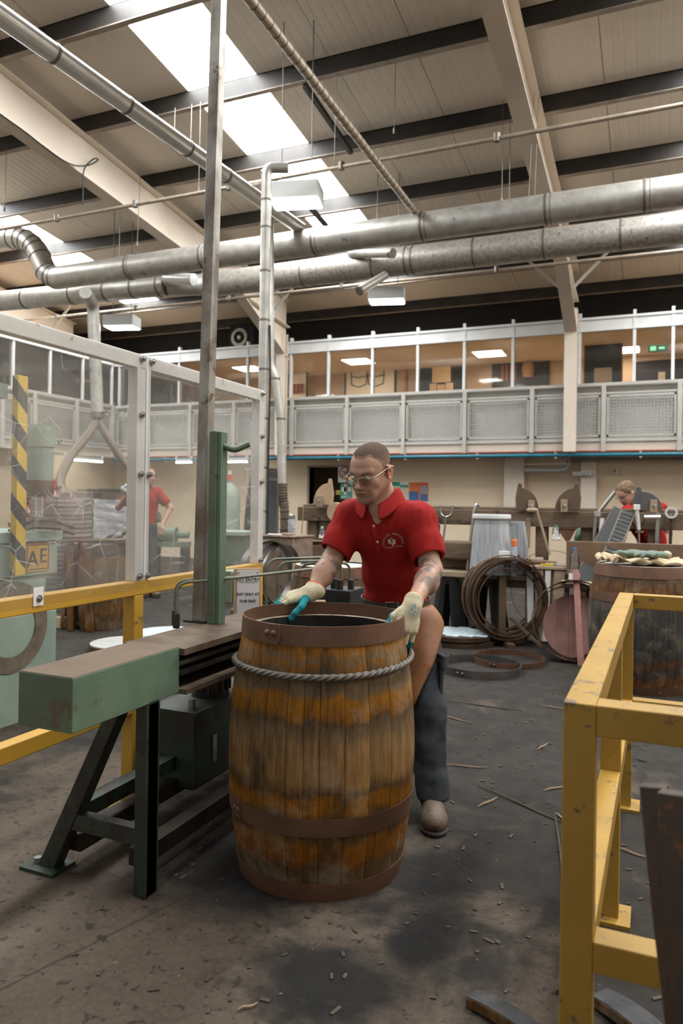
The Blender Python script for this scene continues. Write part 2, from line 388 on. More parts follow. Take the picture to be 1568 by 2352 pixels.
# wall pillars
for x,wd in((at(1182,1100,Y=13.5).x,.36),(at(1352,1100,Y=13.5).x,.26)):
    tag(MB().mm((x-wd/2,13.4,0),(x+wd/2,WY,zt)).build('pillar','slab_edge',bevel=.01),'pale square pillar on the wall '+('right of the work bench bin' if wd>.3 else 'beside the bent worker'),'pillar',kind='structure')
# ---- glazed gallery
def gallery(name,label,loc,rz_,x0,x1,posts,mull):
    g=T(name,label,'gallery',loc,rz_,kind='structure')
    MB().mm((x0,0,2.2),(x1,4.4,2.3)).build('floor_slab','slab_edge',g)
    MB().mm((x0,2.9,2.3),(x1,3.0,4.4)).build('back_wall','gallery_wall',g)
    MB().mm((x0,.12,4.33),(x1,3.0,4.40)).build('gallery_ceiling','gallery_ceiling',g)
    MB().mm((x0,.05,4.24),(x1,.12,4.48)).mm((x0,.03,4.44),(x1,.05,4.48)).mm((x0,.03,4.24),(x1,.05,4.27)).build('fascia','white_paint',g)
    MB().mm((x0,.1,2.3),(x1,.13,3.36)).build('backing_board','pale_board',g)
    MB().mm((x0,.04,3.30),(x1,.16,3.36)).build('sill','white_paint',g)
    for i,x in enumerate(mull):
        MB().mm((x-.025,.04,3.36),(x+.025,.12,4.56)).build('mullion','white_paint',g)
    ms=sorted(mull);
    for a,c in zip(ms,ms[1:]):
        MB().mm((a+.02,.078,3.36),(c-.02,.084,4.26)).build('pane','gallery_glass',g)
    x0=max(x0,gx0+.12) if rz_==0 else x0;r=T('mesh_railing',label.split(' with ')[0]+' railing of welded mesh panels with steel posts','railing',loc,rz_)
    MB().mm((x0,-.06,3.30),(x1,0,3.35)).mm((x0,-.05,2.37),(x1,-.01,2.42)).mm((x0,-.05,3.16),(x1,-.01,3.19)).build('rail','rail_grey',r)
    for x in posts:MB().mm((x-.035,-.08,2.2),(x+.035,-.01,3.30)).build('post','rail_grey',r)
    ps=sorted(posts)
    for a,c in zip(ps,ps[1:]):
        b=MB();a2,c2=a+.05,c-.05;z0,z1=2.45,3.14
        for s in((a2,z0,a2+.03,z1),(c2-.03,z0,c2,z1),(a2,z0,c2,z0+.03),(a2,z1-.03,c2,z1)):b.mm((s[0],-.045,s[1]),(s[2],-.015,s[3]))
        b.build('panel_frame','rail_grey',r)
        b=MB();x=a2+.05
        while x<c2-.02:b.mm((x-.004,-.034,z0),(x+.004,-.026,z1));x+=.052
        z=z0+.05
        while z<z1-.02:b.mm((a2,-.038,z-.004),(c2,-.030,z+.004));z+=.052
        tag(b.build('mesh_panel','wire',r),kind='stuff')
    MB().mm((x0,-.02,2.2),(x1,.0,2.36)).build('edge_board','slab_edge',r)
    return g
mull=[at(u,820,Y=13).x for u in(752,853,957,1064,1176,1297,1330,1456,1545)]+[at(u,850,Y=13).x for u in(565,408,665)]+[.9,1.9]
posts=[at(u,970,Y=13).x for u in(673,799,928,1068,1222,1386,1560)]+[at(u,970,Y=13).x for u in(640,540,440,340,268)]
gx0=at(268,930,Y=13).x
gallery('glazed_gallery','far glazed gallery with white frame above the workshop wall',(0,13,0),0,-11.6,8,posts+[1.6,3.0],mull+[gx0+.02,3.0])
posts=[];q=[at(u,v,X=gx0).y for u,v in((0,900),(75,910),(172,920),(255,930))]
gallery('glazed_gallery','gallery wing with white frame seen through the clear screen',(gx0,0,0),PI/2,3.0,12.9,q+[q[0]-1.3,q[0]-2.6],[at(u,850,X=gx0).y for u in(35,120,195,262)]+[8.3,7.0])
for i,(x,y) in enumerate(((-5.9,1.6),(-3.1,1.7),(-.6,2.2),(-8.6,1.6),(2.2,1.8))):
    t=T('gallery_ceiling_light','square recessed ceiling light inside the gallery, '+['above the cask sketches','above the lit display','above the door side','behind the clear screen','far end'][i],'ceiling light',(x,13+y,4.33),group='gallery ceiling lights')
    MB().mm((-.32,-.32,-.012),(.32,.32,-.002)).build('frame','white_paint',t)
    MB().mm((-.28,-.28,-.018),(.28,.28,-.012)).build('diffuser','gallery_panel',t)
# ---------------------------------------------------------------- ducts, pipes, lamps under the roof
def seams(b,p,q,r,ts,wd=.02):
    p,q=Vector(p),Vector(q);d=(q-p).normalized()
    for t in ts:
        c=p+(q-p)*t;b.cyl(c-d*wd/2,c+d*wd/2,r,n=28)
    return b
YA=8.3;ZA=4.55
def Px(u,v,Y):return at(u,v,Y=Y)
# front duct
t=T('extraction_duct','wide galvanised duct crossing under the rafters, the nearer of two','duct',(0,YA,ZA))
xl=at(128,628,Y=YA);xr=4.5;za=at(784,547,Y=YA).z-ZA
xa0=xl.x
b=MB().cyl((xa0,0,za),(xr,0,za),.165,n=32).build('duct_tube','galv',t,40)
sx=[at(u,v,Y=YA).x for u,v in((300,610),(470,590),(725,552),(972,520),(1255,480),(1480,450))]
for x in sx:MB().cyl((x-.012,0,za),(x+.012,0,za),.172,n=32).cyl((x+.05,0,za),(x+.056,0,za),.169,n=32).build('flange','seam',t,40)
e0=Vector((xa0,0,za));e1=at(85,575,Y=YA)-Vector((0,YA,ZA));e2=at(45,548,Y=YA)-Vector((0,YA,ZA));e3=at(-120,560,Y=YA)-Vector((0,YA,ZA))
pts=[e0+Vector((.05,0,0)),e0,e0+(e1-e0)*.25+Vector((-.08,0,-.03)),e1,e1+(e2-e1)*.6+Vector((.03,0,.04)),e2+Vector((-.1,0,.03)),e3]
MB().tube(fillet(pts,.12,3),.16,n=28).build('elbow','galv',t,60)
fp=fillet(pts,.12,3)
for k in range(3,len(fp)-2,2):
    d=(fp[k+1]-fp[k-1]).normalized();MB().cyl(fp[k]-d*.008,fp[k]+d*.008,.168,n=28).build('elbow_seam','seam',t,40)
# rear duct
YB=9.3
t=T('extraction_duct','mottled galvanised duct crossing under the rafters, the farther of two','duct',(0,YB,ZA))
zb=at(784,618,Y=YB).z-ZA
x1=at(470,640,Y=YB).x
MB().cyl((x1,0,zb),(4.6,0,zb),.185,n=32).build('duct_tube','galv_dark',t,40)
for u in(500,700,860,935,950,1090,1250,1425):
    x=at(u,600,Y=YB).x;MB().cyl((x-.01,0,zb),(x+.01,0,zb),.191,n=32).build('flange','seam',t,40)
p0=at(-60,698,Y=YB-.3)-Vector((0,YB,ZA));p1=at(385,655,Y=YB-.3)-Vector((0,YB,ZA));p2=Vector((x1+.1,0,zb))
MB().cyl(p0,p1,.16,n=28).cyl(p1,p2,.16,.15,n=28).build('duct_tube','galv',t,40)
for f in(.12,.3,.55,.72,.85,.97):
    c=p0+(p1-p0)*f;d=(p1-p0).normalized();MB().cyl(c-d*.012,c+d*.012,.168,n=28).build('flange','seam',t,40)
q0=at(385,640,Y=YB-.45)-Vector((0,YB,ZA));q1=at(445,642,Y=YB-.5)-Vector((0,YB,ZA))
MB().cyl(q0,q1,.085,n=20).cyl(q0+Vector((-.03,0,0)),q0,.11,n=20).build('stub','galv_bright',t,40)
# short bent stubs below the ducts
for nm,lab,a,c in(('duct_stub','short capped stub jutting from between the two ducts',(805,583),(900,582)),('duct_stub','short open stub hanging below the far duct beside the lamp',(885,632),(825,668))):
    A=at(*a,Y=9.15);C=at(*c,Y=8.75)
    o=T(nm,lab,'duct stub',A);MB().cyl((0,0,0),C-A,.055,n=18).build('tube','galv',o,40);MB().cyl((C-A)*.96,(C-A)*1.02,.062,n=18).build('collar','seam',o,40)
# long bright pipe and thin spiral pipe, both running towards the far wall
A=at(0,35,Z=4.75);B=at(690,525,Z=4.75);dd=(B-A)
t=T('ventilation_pipe','bright silver ventilation pipe running back past the skylights','pipe',A-dd*.35)
MB().cyl((0,0,0),dd*1.35,.078,n=24).build('pipe_tube','galv_bright',t,40)
for u,v in((130,118),(290,240),(430,340),(520,402)):
    c=at(u,v,Z=4.75);f=(c-A).length/dd.length;c=dd*(f+.35);d=dd.normalized();MB().cyl(c-d*.012,c+d*.012,.084,n=24).build('joint_band','seam',t,40)
A=at(575,0,Z=4.72);B=at(955,490,Z=4.72);dd=B-A
t=T('spiral_pipe','thin tan spiral-wound pipe running back to the near duct','pipe',A-dd*.3)
MB().cyl((0,0,0),dd*1.3,.04,n=18).build('pipe_tube','pipe_tan',t,40)
b=MB();k=0
while k<46:
    c=dd*(1.3*k/46);d=dd.normalized();b.cyl(c-d*.005,c+d*.005,.0425,n=16);k+=1
tag(b.build('spiral_seam','seam',t,40),kind='stuff')
# sprinkler pipes
for lab,a,c,Y,r in(('slim tan pipe strung under the purlins in front of the ducts',(0,527),(1568,240),7.2,.022),('slim pipe strung behind the ducts above the lamps',(0,742),(1568,575),10.8,.025)):
    A=at(*a,Y=Y);C=at(*c,Y=Y);dd=C-A
    t=T('sprinkler_pipe',lab,'pipe',A-dd*.1);MB().cyl((0,0,0),dd*1.2,r,n=12).build('pipe_tube','pipe_tan',t,40)
    for f in(.12,.27,.43,.6,.8):
        p=dd*(f+.1);MB().cyl(p+Vector((0,0,-.03)),p+Vector((0,0,.05)),r*1.5,n=10).build('clamp','seam',t,40)
def wire(lab,p,q,r=.004,mat='seam',weights=True):
    p,q=Vector(p),Vector(q);o=T('hanger_rod',lab,'hanger rod',q,group='rods hanging services from the roof')
    MB().cyl((0,0,0),p-q,r,n=6).build('rod','%s'%mat,o)
    MB().cyl((0,0,-.03),(0,0,.02),r*3.2,n=8).build('clip','seam',o)
    return o
RL=['in the middle of the right roof bay','right of the skylights, ending at the slim pipe','at the near side of the right rafter, ending on the duct','just right of the right rafter hanger','left of the right rafter, first of a pair','left of the right rafter, second of a pair','first of three below the skylight','second of three below the skylight','third of three below the skylight, the longest','at the far left edge','left of the long square pole, ending on the duct','below the left rafter beside the duct']
for i_,((u,v),(u2,v2),Y) in enumerate((((908,140),(905,300),7.3),((773,170),(767,385),7.25),((1225,275),(1212,487),8.2),((1236,320),(1226,470),8.25),((1154,282),(1152,460),8.25),((1171,282),(1169,465),8.3),((402,262),(400,305),7.2),((440,252),(437,335),7.2),((460,248),(456,435),7.2),((15,352),(10,480),7.2),((277,462),(273,600),8.3),((321,478),(315,560),8.3))):
    p=at(u,v,Y=Y);q=at(u2,v2,Y=Y);p.z=rz(Y,.55);wire('thin steel hanger rod '+RL[i_],p,q)
# loose cable clipped along the left rafter
pts=[at(u,v,X=-6.70) for u,v in((0,262),(60,305),(120,352),(165,378),(200,380),(225,368),(215,365),(195,385),(191,410),(190,470))]
o=T('hanging_cable','black cable looped along the left white rafter','cable',pts[-1]);MB().tube([p-pts[-1] for p in spline(pts,6)],.009,n=6).build('cable_run','black',o,40)
# dark strut bars between purlins
for lab,a,c in(('dark diagonal strut under the roof right of the skylights',(700,190),(806,350)),('dark strut crossing the lower skylight beside the lamp',(700,462),(752,522)),('dark strut under the roof at the left edge',(-20,440),(58,492))):
    A=at(*a,Y=7.3 if a[0]==700 and a[1]<300 else 9.0);C=at(*c,Y=8.5 if a[1]<300 else 9.6);A.z=min(A.z,rz(A.y,.55)-.02);o=T('roof_strut',lab,'strut',C);MB().bar(A-C,(0,0,0),.05,.06).build('bar','purlin_shade',o)
# box lamps
def lamp(lab,u,v,D,wd,yaw):
    p=at(u,v,D=D);t=T('box_lamp',lab,'lamp',p,yaw,group='box lamps under the roof')
    w=wd/2
    MB().prism([(-w,-w*.62),(w,-w*.62),(w,w*.62),(-w,w*.62)],.0,.17).build('housing','lamp_case',t,bevel=.012)
    MB().mm((-w*.92,-w*.56,-.012),(w*.92,w*.56,.0)).build('diffuser','lamp_panel',t)
    MB().mm((-w*1.01,-w*.64,-.004),(w*1.01,-w*.57,.012)).mm((-w*1.01,w*.57,-.004),(w*1.01,w*.64,.012)).mm((-w*1.01,-w*.57,-.004),(-w*.93,w*.57,.012)).mm((w*.93,-w*.57,-.004),(w*1.01,w*.57,.012)).build('rim','lamp_case',t)
    MB().cyl((-w*.6,0,.17),(-w*.6,0,rz(p.y,.75)-p.z),.006,n=6).cyl((w*.6,0,.17),(w*.6,0,rz(p.y,.75)-p.z),.006,n=6).build('suspension','seam',t)
    return t
lamp('box lamp with lit panel beside the top of the vertical pipe',680,466,7.5,.52,.25)
lamp('box lamp with lit panel under the ducts right of centre',888,692,10.2,.50,.25)
lamp('box lamp with lit panel above the clear screen, left',280,752,11.5,.50,.25)
# vertical extraction pipe with elbow
base=at(600,1226,D=6.7);base.z=0
t=T('extraction_pipe','slim vertical extraction pipe with an elbow at its top beside the screen end','pipe',base)
top=at(612,395,D=6.7)-base
MB().tube(fillet([(0,0,0),(0,0,top.z+.04),(.17,.10,top.z+.05)],.07,6),.047,n=20).build('pipe_tube','galv',t,40)
for z in(.5,.85,1.2,1.6,2.05,2.5,2.95,3.4,3.8,4.05):MB().cyl((0,0,z-.008),(0,0,z+.008),.051,n=20).build('joint_band','seam',t,40)
MB().tube([(.06,.0,.3),(.062,.0,1.9),(.075,-.01,2.4),(.056,0,2.9)],.009,n=6).build('cable','black',t,40)
# rear drop pipe with ribbed hose
D2=8.6
P=[at(u,v,D=D2) for u,v in((632,870),(645,962),(648,1112))];base=at(651,1230,D=D2);base.z=0
t=T('drop_pipe','drop pipe ending in a ribbed black hose beside the dark door','pipe',base)
MB().tube(fillet([at(618,500,D=D2)-base,at(620,840,D=D2)-base,P[0]-base,P[1]-base,P[2]-base],.06,4),.052,n=18).build('pipe_tube','galv',t,40)
for p in(P[0],P[1],P[2]):MB().cyl(p-base+Vector((0,0,-.01)),p-base+Vector((0,0,.01)),.058,n=18).build('joint_band','seam',t,40)
hose=spline([P[2]-base,at(650,1150,D=D2)-base,at(653,1190,D=D2)-base,Vector((0,0,.0))],12);rr=[.058+.006*math.sin(i*2.1) for i in range(len(hose))]
mk('hose',(.09,.07,.05),(.17,.13,.09),.5,sc=10)
b=MB().tube(hose,[.052]*len(hose),n=20)
for i in range(0,len(hose),2):
    d=(hose[min(i+1,len(hose)-1)]-hose[max(i-1,0)]).normalized();b.cyl(hose[i]-d*.005,hose[i]+d*.005,.063,n=20)
b.build('ribbed_hose','hose',t,50)
# duct drop with a Y of two hoses, behind the screen
D3=10.5
P0=at(217,700,D=D3);P1=at(224,950,D=D3);base=Vector((P1.x,P1.y,0))
t=T('hose_splitter','grey drop duct splitting into two brown suction hoses behind the screen','duct',base)
MB().tube(fillet([at(196,672,D=D3-.4)-base,at(214,700,D=D3)-base,at(216,760,D=D3)-base,P1-base],.15,5),.085,n=20).build('drop_tube','galv',t,40)
MB().cyl(P1-base+Vector((0,0,-.06)),P1-base+Vector((0,0,.02)),.1,n=20).box(P1-base+Vector((.1,0,.02)),(.3,.05,.012)).build('gate_plate','seam',t)
mk('suction_hose',(.12,.088,.06),(.17,.125,.088),.55,sc=12)
def hz(pts,r,name='suction_hose'):
    pp=spline([at(u,v,D=d)-base for u,v,d in pts],10);MB().tube(pp,r,n=16).build(name,'suction_hose',t,40)
    return pp
hz(((224,965,D3),(200,1002,D3-.2),(165,1045,D3-.5),(142,1090,D3-.8),(140,1118,D3-1),(150,1140,D3-1.2)),.06)
hz(((224,965,D3),(245,1000,D3),(270,1040,D3),(300,1078,D3),(330,1100,D3),(350,1130,D3)),.055)
# blue and red pipes on the wall below the gallery
A=at(620,1051,Y=12.95);C=at(1568,1045,Y=12.95)
t=T('wall_pipe','blue pipe running along the wall below the gallery edge','pipe',(gx0,12.95,2.13))
z0=(A.z+C.z)/2-2.13
MB().cyl((0,0,z0),(9-gx0-.1,0,z0),.032,n=14).build('pipe_tube','blue_pipe',t,40)
for k in range(1,14):MB().mm((k*1.35,-.01,z0-.05),(k*1.35+.04,.3,z0+.05)).build('bracket','slab_edge',t)
t=T('wall_pipe','thin red pipe running just above the blue wall pipe','pipe',(gx0,12.94,2.2))
MB().cyl((0,0,.01),(9-gx0-.1,0,.01),.012,n=10).build('pipe_tube','red_pipe',t,40)
for k in range(1,14):MB().mm((k*1.35,-.01,-.01),(k*1.35+.02,.06,.03)).build('clip','slab_edge',t)
# tube lamps fixed under the gallery edge
for lab,u0,u1,v,wing in(('short tube lamp under the far gallery edge behind the square pole',405,440,1044,0),('short tube lamp under the far gallery edge behind the screen end',524,568,1047,0),('tube lamp under the gallery wing behind the suction hoses',150,235,1040,1)):
    a=at(u0,v,X=gx0+.05) if wing else at(u0,v,Y=12.88);c=at(u1,v,X=gx0+.05) if wing else at(u1,v,Y=12.88);z=2.08;a.z=c.z=z
    o=T('tube_lamp',lab,'tube lamp',a);d=c-a;MB().bar((0,0,.045),d+Vector((0,0,.045)),.06,.05).build('batten','white_paint',o);MB().cyl((0,0,0),d,.016,n=10).build('tube','lamp_panel',o);MB().bar((0,0,.06),(0,0,.13),.03,.03).bar(d+Vector((0,0,.06)),d+Vector((0,0,.13)),.03,.03).build('bracket','white_paint',o)
# wall fittings at right: grey bent pipe, tray, box
p=at(1205,1078,Y=13.3)
t=T('waste_pipe','grey bent waste pipe under a tray on the wall','pipe',p)
mk('grey_plastic',(.28,.29,.29),rough=.4)
e=at(1300,1080,Y=13.3)-p
MB().tube(fillet([(0,0,-.02),(e.x,0,-.02),(e.x+.06,0,.14)],.08,5),.042,n=16).build('pipe_tube','grey_plastic',t,40)
MB().mm((0,-.05,.08),(e.x+.05,.1,.1)).mm((.3,-.05,.1),(.31,.1,.16)).mm((.7,-.05,.1),(.71,.1,.16)).build('tray','slab_edge',t)
MB().cyl((e.x+.06,0,.16),(e.x+2.6,0,.16),.03,n=12).build('conduit','seam',t)
p=at(1318,1088,Y=13.35)
t=T('terminal_strip','pale ribbed terminal strip fixed to the pillar','strip',p)
MB().mm((-.02,-.04,-.03),(.28,.04,.03)).build('base','white_paint',t);b=MB()
for k in range(8):b.mm((k*.034,-.05,-.025),(k*.034+.012,-.04,.025))
b.build('tooth_row','seam',t)
p=at(1405,1082,Y=13.6)
t=T('wall_socket','small orange and cream socket box on the far wall','socket',p);MB().mm((0,-.05,-.06),(.12,0,.06)).build('box','slab_edge',t,bevel=.005);MB().mm((.03,-.06,-.03),(.06,-.05,.03)).build('switch','red_pipe',t)
p=at(555,772,Y=13.6);t=T('fan_unit','black extractor fan box on the gallery roof','fan',(p.x,p.y,4.48));MB().mm((-.3,0,0),(.3,.4,.62)).build('case','void',t,bevel=.01);MB().ring(.13,.2,0,.02,28,(-.05,-.01,.32),Matrix.Rotation(PI/2,3,'X')).build('grille_ring','seam',t,40);MB().sph((-.05,-.02,.32),(.05,.03,.05),12,8).build('hub','galv',t,60)
# ---- safety signs on the far wall
mk('sign_white',(.75,.75,.72),rough=.5);mk('sign_green',(.03,.30,.2),rough=.5);mk('sign_red',(.62,.09,.03),rough=.5);mk('sign_orange',(.68,.17,.05),rough=.5);mk('sign_yellow',(.6,.42,.05),rough=.5);mk('sign_blue',(.05,.14,.35),rough=.5);mk('paper',(.72,.70,.70),rough=.7);mk('ink',(.02,.02,.022),rough=.6)
def text(s,mat,parent,size,loc,rot=(PI/2,0,0),name='lettering',align='CENTER',ext=.0006,fontsp=1):
    c=bpy.data.curves.new(name,'FONT');c.body=s;c.size=size;c.align_x=align;c.align_y='CENTER';c.extrude=ext;c.space_character=fontsp
    o=bpy.data.objects.new(name,c);COL.objects.link(o);o.parent=parent;o.location=loc;o.rotation_euler=rot
    me=bpy.data.meshes.new_from_object(o.evaluated_get(bpy.context.evaluated_depsgraph_get()))
    bpy.data.objects.remove(o);o=bpy.data.objects.new(name,me);COL.objects.link(o);o.parent=parent;o.location=loc;o.rotation_euler=rot
    me.materials.clear();me.materials.append(MAT[mat]);return o
def sign(lab,u0,v0,u1,v1,mat,cat='sign'):
    p=at(u0,v1,Y=WY-.012);q=at(u1,v0,Y=WY-.012);t=T('wall_sign',lab,cat,p)
    t.location=(p.x,WY-.012,p.z);W_,H_=q.x-p.x,q.z-p.z
    MB().mm((0,0,0),(W_,.01,H_)).build('board',mat,t);return t,W_,H_
t,W_,H_=sign('no smoking sign with red ring on the far wall behind the man',776,1066,812,1108,'sign_white')
RX=Matrix.Rotation(PI/2,3,'X')
MB().ring(.105,.13,0,.004,32,(W_*.47,-.005,H_*.52),RX).bar((W_*.47-.075,-.004,H_*.52-.075),(W_*.47+.075,-.004,H_*.52+.075),.004,.022,(1,0,-1)).build('prohibition_ring','sign_red',t)
MB().bar((W_*.47-.07,-.002,H_*.52+.03),(W_*.47+.06,-.002,H_*.52+.0),.004,.02,(0,0,1)).tube([(W_*.47+.05,-.002,H_*.52+.02),(W_*.47+.07,-.002,H_*.52+.05),(W_*.47+.04,-.002,H_*.52+.07)],.006,n=6).build('cigarette','ink',t)
t,W_,H_=sign('green first aid sign with white cross on the far wall',781,1111,808,1146,'sign_green')
MB().mm((W_*.32,-.004,H_*.3),(W_*.68,0,H_*.97)).mm((W_*.1,-.004,H_*.48),(W_*.9,0,H_*.78)).build('cross','sign_white',t)
MB().mm((W_*.1,-.003,H_*.08),(W_*.9,0,H_*.12)).mm((W_*.1,-.003,H_*.16),(W_*.8,0,H_*.2)).build('print_line','sign_white',t)
t,W_,H_=sign('small yellow sticker on the far wall beside the doorway',771,1126,781,1136,'sign_yellow');MB().mm((W_*.15,-.003,H_*.45),(W_*.85,0,H_*.55)).build('print_line','ink',t)
t,W_,H_=sign('green and white safety notice on the wall behind his shoulder',900,1107,937,1120,'sign_white')
MB().mm((0,-.004,H_*.3),(W_*.5,0,H_)).mm((W_*.5,-.004,H_*.1),(W_,0,H_*.45)).build('green_panel','sign_green',t)
t,W_,H_=sign('orange safety poster with blue corner on the far wall',939,1108,983,1150,'sign_orange','poster')
MB().mm((W_*.6,-.004,H_*.4),(W_*.98,0,H_*.82)).build('picture','grey_plastic',t);MB().mm((0,-.004,0),(W_*.5,0,H_*.5)).mm((W_*.6,-.003,0),(W_*.98,0,H_*.36)).build('blue_panel','sign_blue',t);MB().mm((W_*.4,-.004,H_*.86),(W_*.95,0,H_*.94)).build('heading','sign_red',t)
# ---- exhibits inside the gallery (on its back wall or just behind the glass)
def panel(lab,u0,v0,u1,v1,mat,Y=15.86,cat='display panel',frame='black'):
    a=at(u0,v0,Y=Y);c=at(u1,v1,Y=Y);x0,x1=a.x,c.x;z1=(a.z+at(u1,v0,Y=Y).z)/2;z0=max(2.32,(c.z+at(u0,v1,Y=Y).z)/2)
    t=T('display_panel',lab,cat,((x0+x1)/2,Y,z0));w=(x1-x0)/2;h=z1-z0
    MB().mm((-w,0,0),(w,.02,h)).build('board',mat,t)
    MB().mm((-w-.03,-.02,-.03),(-w,.02,h+.03)).mm((w,-.02,-.03),(w+.03,.02,h+.03)).mm((-w,-.02,h),(w,.02,h+.03)).mm((-w,-.02,-.03),(w,.02,0)).build('frame',frame,t)
    return t,w,h
mk('sketch_paper',(.78,.68,.54),rough=.7);mk('dark_green_wall',(.012,.03,.024),rough=.6);mk('warm_card',(.8,.55,.3),rough=.7);mk('cask_wood',(.38,.19,.08),(.5,.27,.12),.6,sc=5);mk('exhibit_red',(.26,.07,.03),rough=.5);mk('exhibit_black',(.015,.012,.01),rough=.6)
def caskette(b,c,r,h,n=18):
    return b.lathe([(r*.78,0),(r*.95,h*.25),(r,h*.5),(r*.95,h*.75),(r*.78,h)],n,c)
t,w,h=panel('pale panel with two cask sketches in the gallery',795,842,905,912,'sketch_paper')
for sx in(-.45,.25):
    b=MB();cx=w*sx
    b.tube([(cx-.18,-.01,.3),(cx-.2,-.01,.5),(cx-.17,-.01,.75)],.012,n=6).tube([(cx+.18,-.01,.3),(cx+.2,-.01,.5),(cx+.17,-.01,.75)],.012,n=6).tube([(cx-.17,-.01,.75),(cx,-.01,.82),(cx+.17,-.01,.75),(cx,-.01,.7),(cx-.17,-.01,.75)],.01,n=6).tube([(cx-.2,-.01,.5),(cx,-.01,.46),(cx+.2,-.01,.5)],.01,n=6).tube([(cx-.18,-.01,.3),(cx,-.01,.24),(cx+.18,-.01,.3)],.012,n=6).tube([(cx-.1,-.01,.85),(cx-.25,-.01,1.05),(cx,-.01,1.0)],.014,n=6);b.build('cask_sketch','exhibit_black',t)
t,w,h=panel('dark green display wall with a lit card in the gallery',963,832,1060,905,'dark_green_wall')
t=T('lit_display_card','lit cream card above three blocks in the gallery','display card',at(1013,902,Y=15.2))
MB().mm((-.2,-.02,.22),(.2,.0,.55)).build('card','warm_card',t);MB().mm((-.25,-.03,.0),(-.1,.02,.2)).mm((-.08,-.03,0),(.08,.02,.17)).mm((.1,-.03,0),(.25,.02,.2)).build('block','warm_card',t)
for k in range(3):MB().mm((-.15,-.022,.3+k*.06),(.15,-.02,.31+k*.06)).build('print_line','sketch_paper',t)
t,w,h=panel('dark photograph of casks on the gallery wall',1133,825,1257,890,'exhibit_black')
b=caskette(MB(),(w*.3,-.03,.2),.13,.32);b.build('pictured_cask','cask_wood',t,60)
b=MB()
for k in range(4):b.mm((-w*.7+k*.09,-.012,.15),(-w*.7+k*.09+.05,0,.5))
b.build('pictured_staves','exhibit_red',t)
t,w,h=panel('red framed dark display behind the gallery glass right of the column',1345,780,1425,880,'gallery_dark',14.6,frame='exhibit_red')
MB().mm((-w*.5,-.01,.0),(w*.5,0,h*.35)).build('pictured_bench','sketch_paper',t)
t,w,h=panel('long dark display at the right end of the gallery',1460,830,1590,890,'exhibit_black',15.3);MB().mm((-w*.2,-.01,.1),(w*.05,0,h*.6)).build('pictured_box','sketch_paper',t)
t,w,h=panel('framed plan with cask ends near the gallery column',664,852,703,914,'sketch_paper',15.5)
b=MB()
for k in range(4):b.cyl((-w*.8+k*w*.42,-.03,.12),(-w*.8+k*w*.42,-.03,.32),.05,n=12)
b.build('model_casks','exhibit_red',t)
for lab,u0,v0,u1,v1,mt in(('dark exhibit board behind the screen at the left edge',0,780,30,880,'gallery_dark'),('dark photo board in the gallery wing behind the screen',60,800,118,905,'exhibit_black'),('dark photo board beside the corner of the gallery wing',135,800,195,920,'exhibit_black')):
    a=at((u0+u1)/2,(v0+v1)/2,X=gx0-1.6);e=at(u1,v1,X=gx0-1.6)
    t=T('display_panel',lab,'display panel',(gx0-1.6,a.y,2.32));hw=abs(e.y-a.y);MB().mm((0,-hw,0),(.03,hw,1.9)).build('board',mt,t);MB().mm((0,-hw,1.9),(.05,hw,1.94)).mm((0,-hw-.04,0),(.05,-hw,1.94)).mm((0,hw,0),(.05,hw+.04,1.94)).build('frame','exhibit_black',t)
t=T('exit_sign','green running-man exit sign hanging in the gallery','exit sign',at(1510,800,Y=15));emit('exit_green',(.1,.7,.4),1.2);MB().mm((-.17,-.015,-.07),(.17,.015,.07)).build('sign_box','sign_green',t);MB().mm((-.13,-.02,-.04),(-.03,-.015,.04)).mm((.02,-.02,-.02),(.12,-.02+.005,.02)).build('pictogram','exit_green',t);MB().cyl((0,0,.07),(0,0,.3),.008,n=6).build('hanger','seam',t)
t=T('wooden_stave_exhibit','dark upright stave hung between the gallery panels','exhibit',at(928,900,Y=15.84));MB().box((0,0,.3),(.08,.03,.6)).build('stave','cask_wood',t,bevel=.008);MB().mm((-.05,.0,.28),(.05,.05,.32)).build('bracket','exhibit_black',t)
t=T('gallery_spotlight','small black spotlight hanging in the gallery above the lit card','spotlight',at(1007,820,Y=15.2));MB().cyl((0,0,0),(0,.08,-.06),.05,n=12).build('can','black',t);MB().cyl((0,0,0),(0,0,.28),.008,n=6).build('stem','black',t)
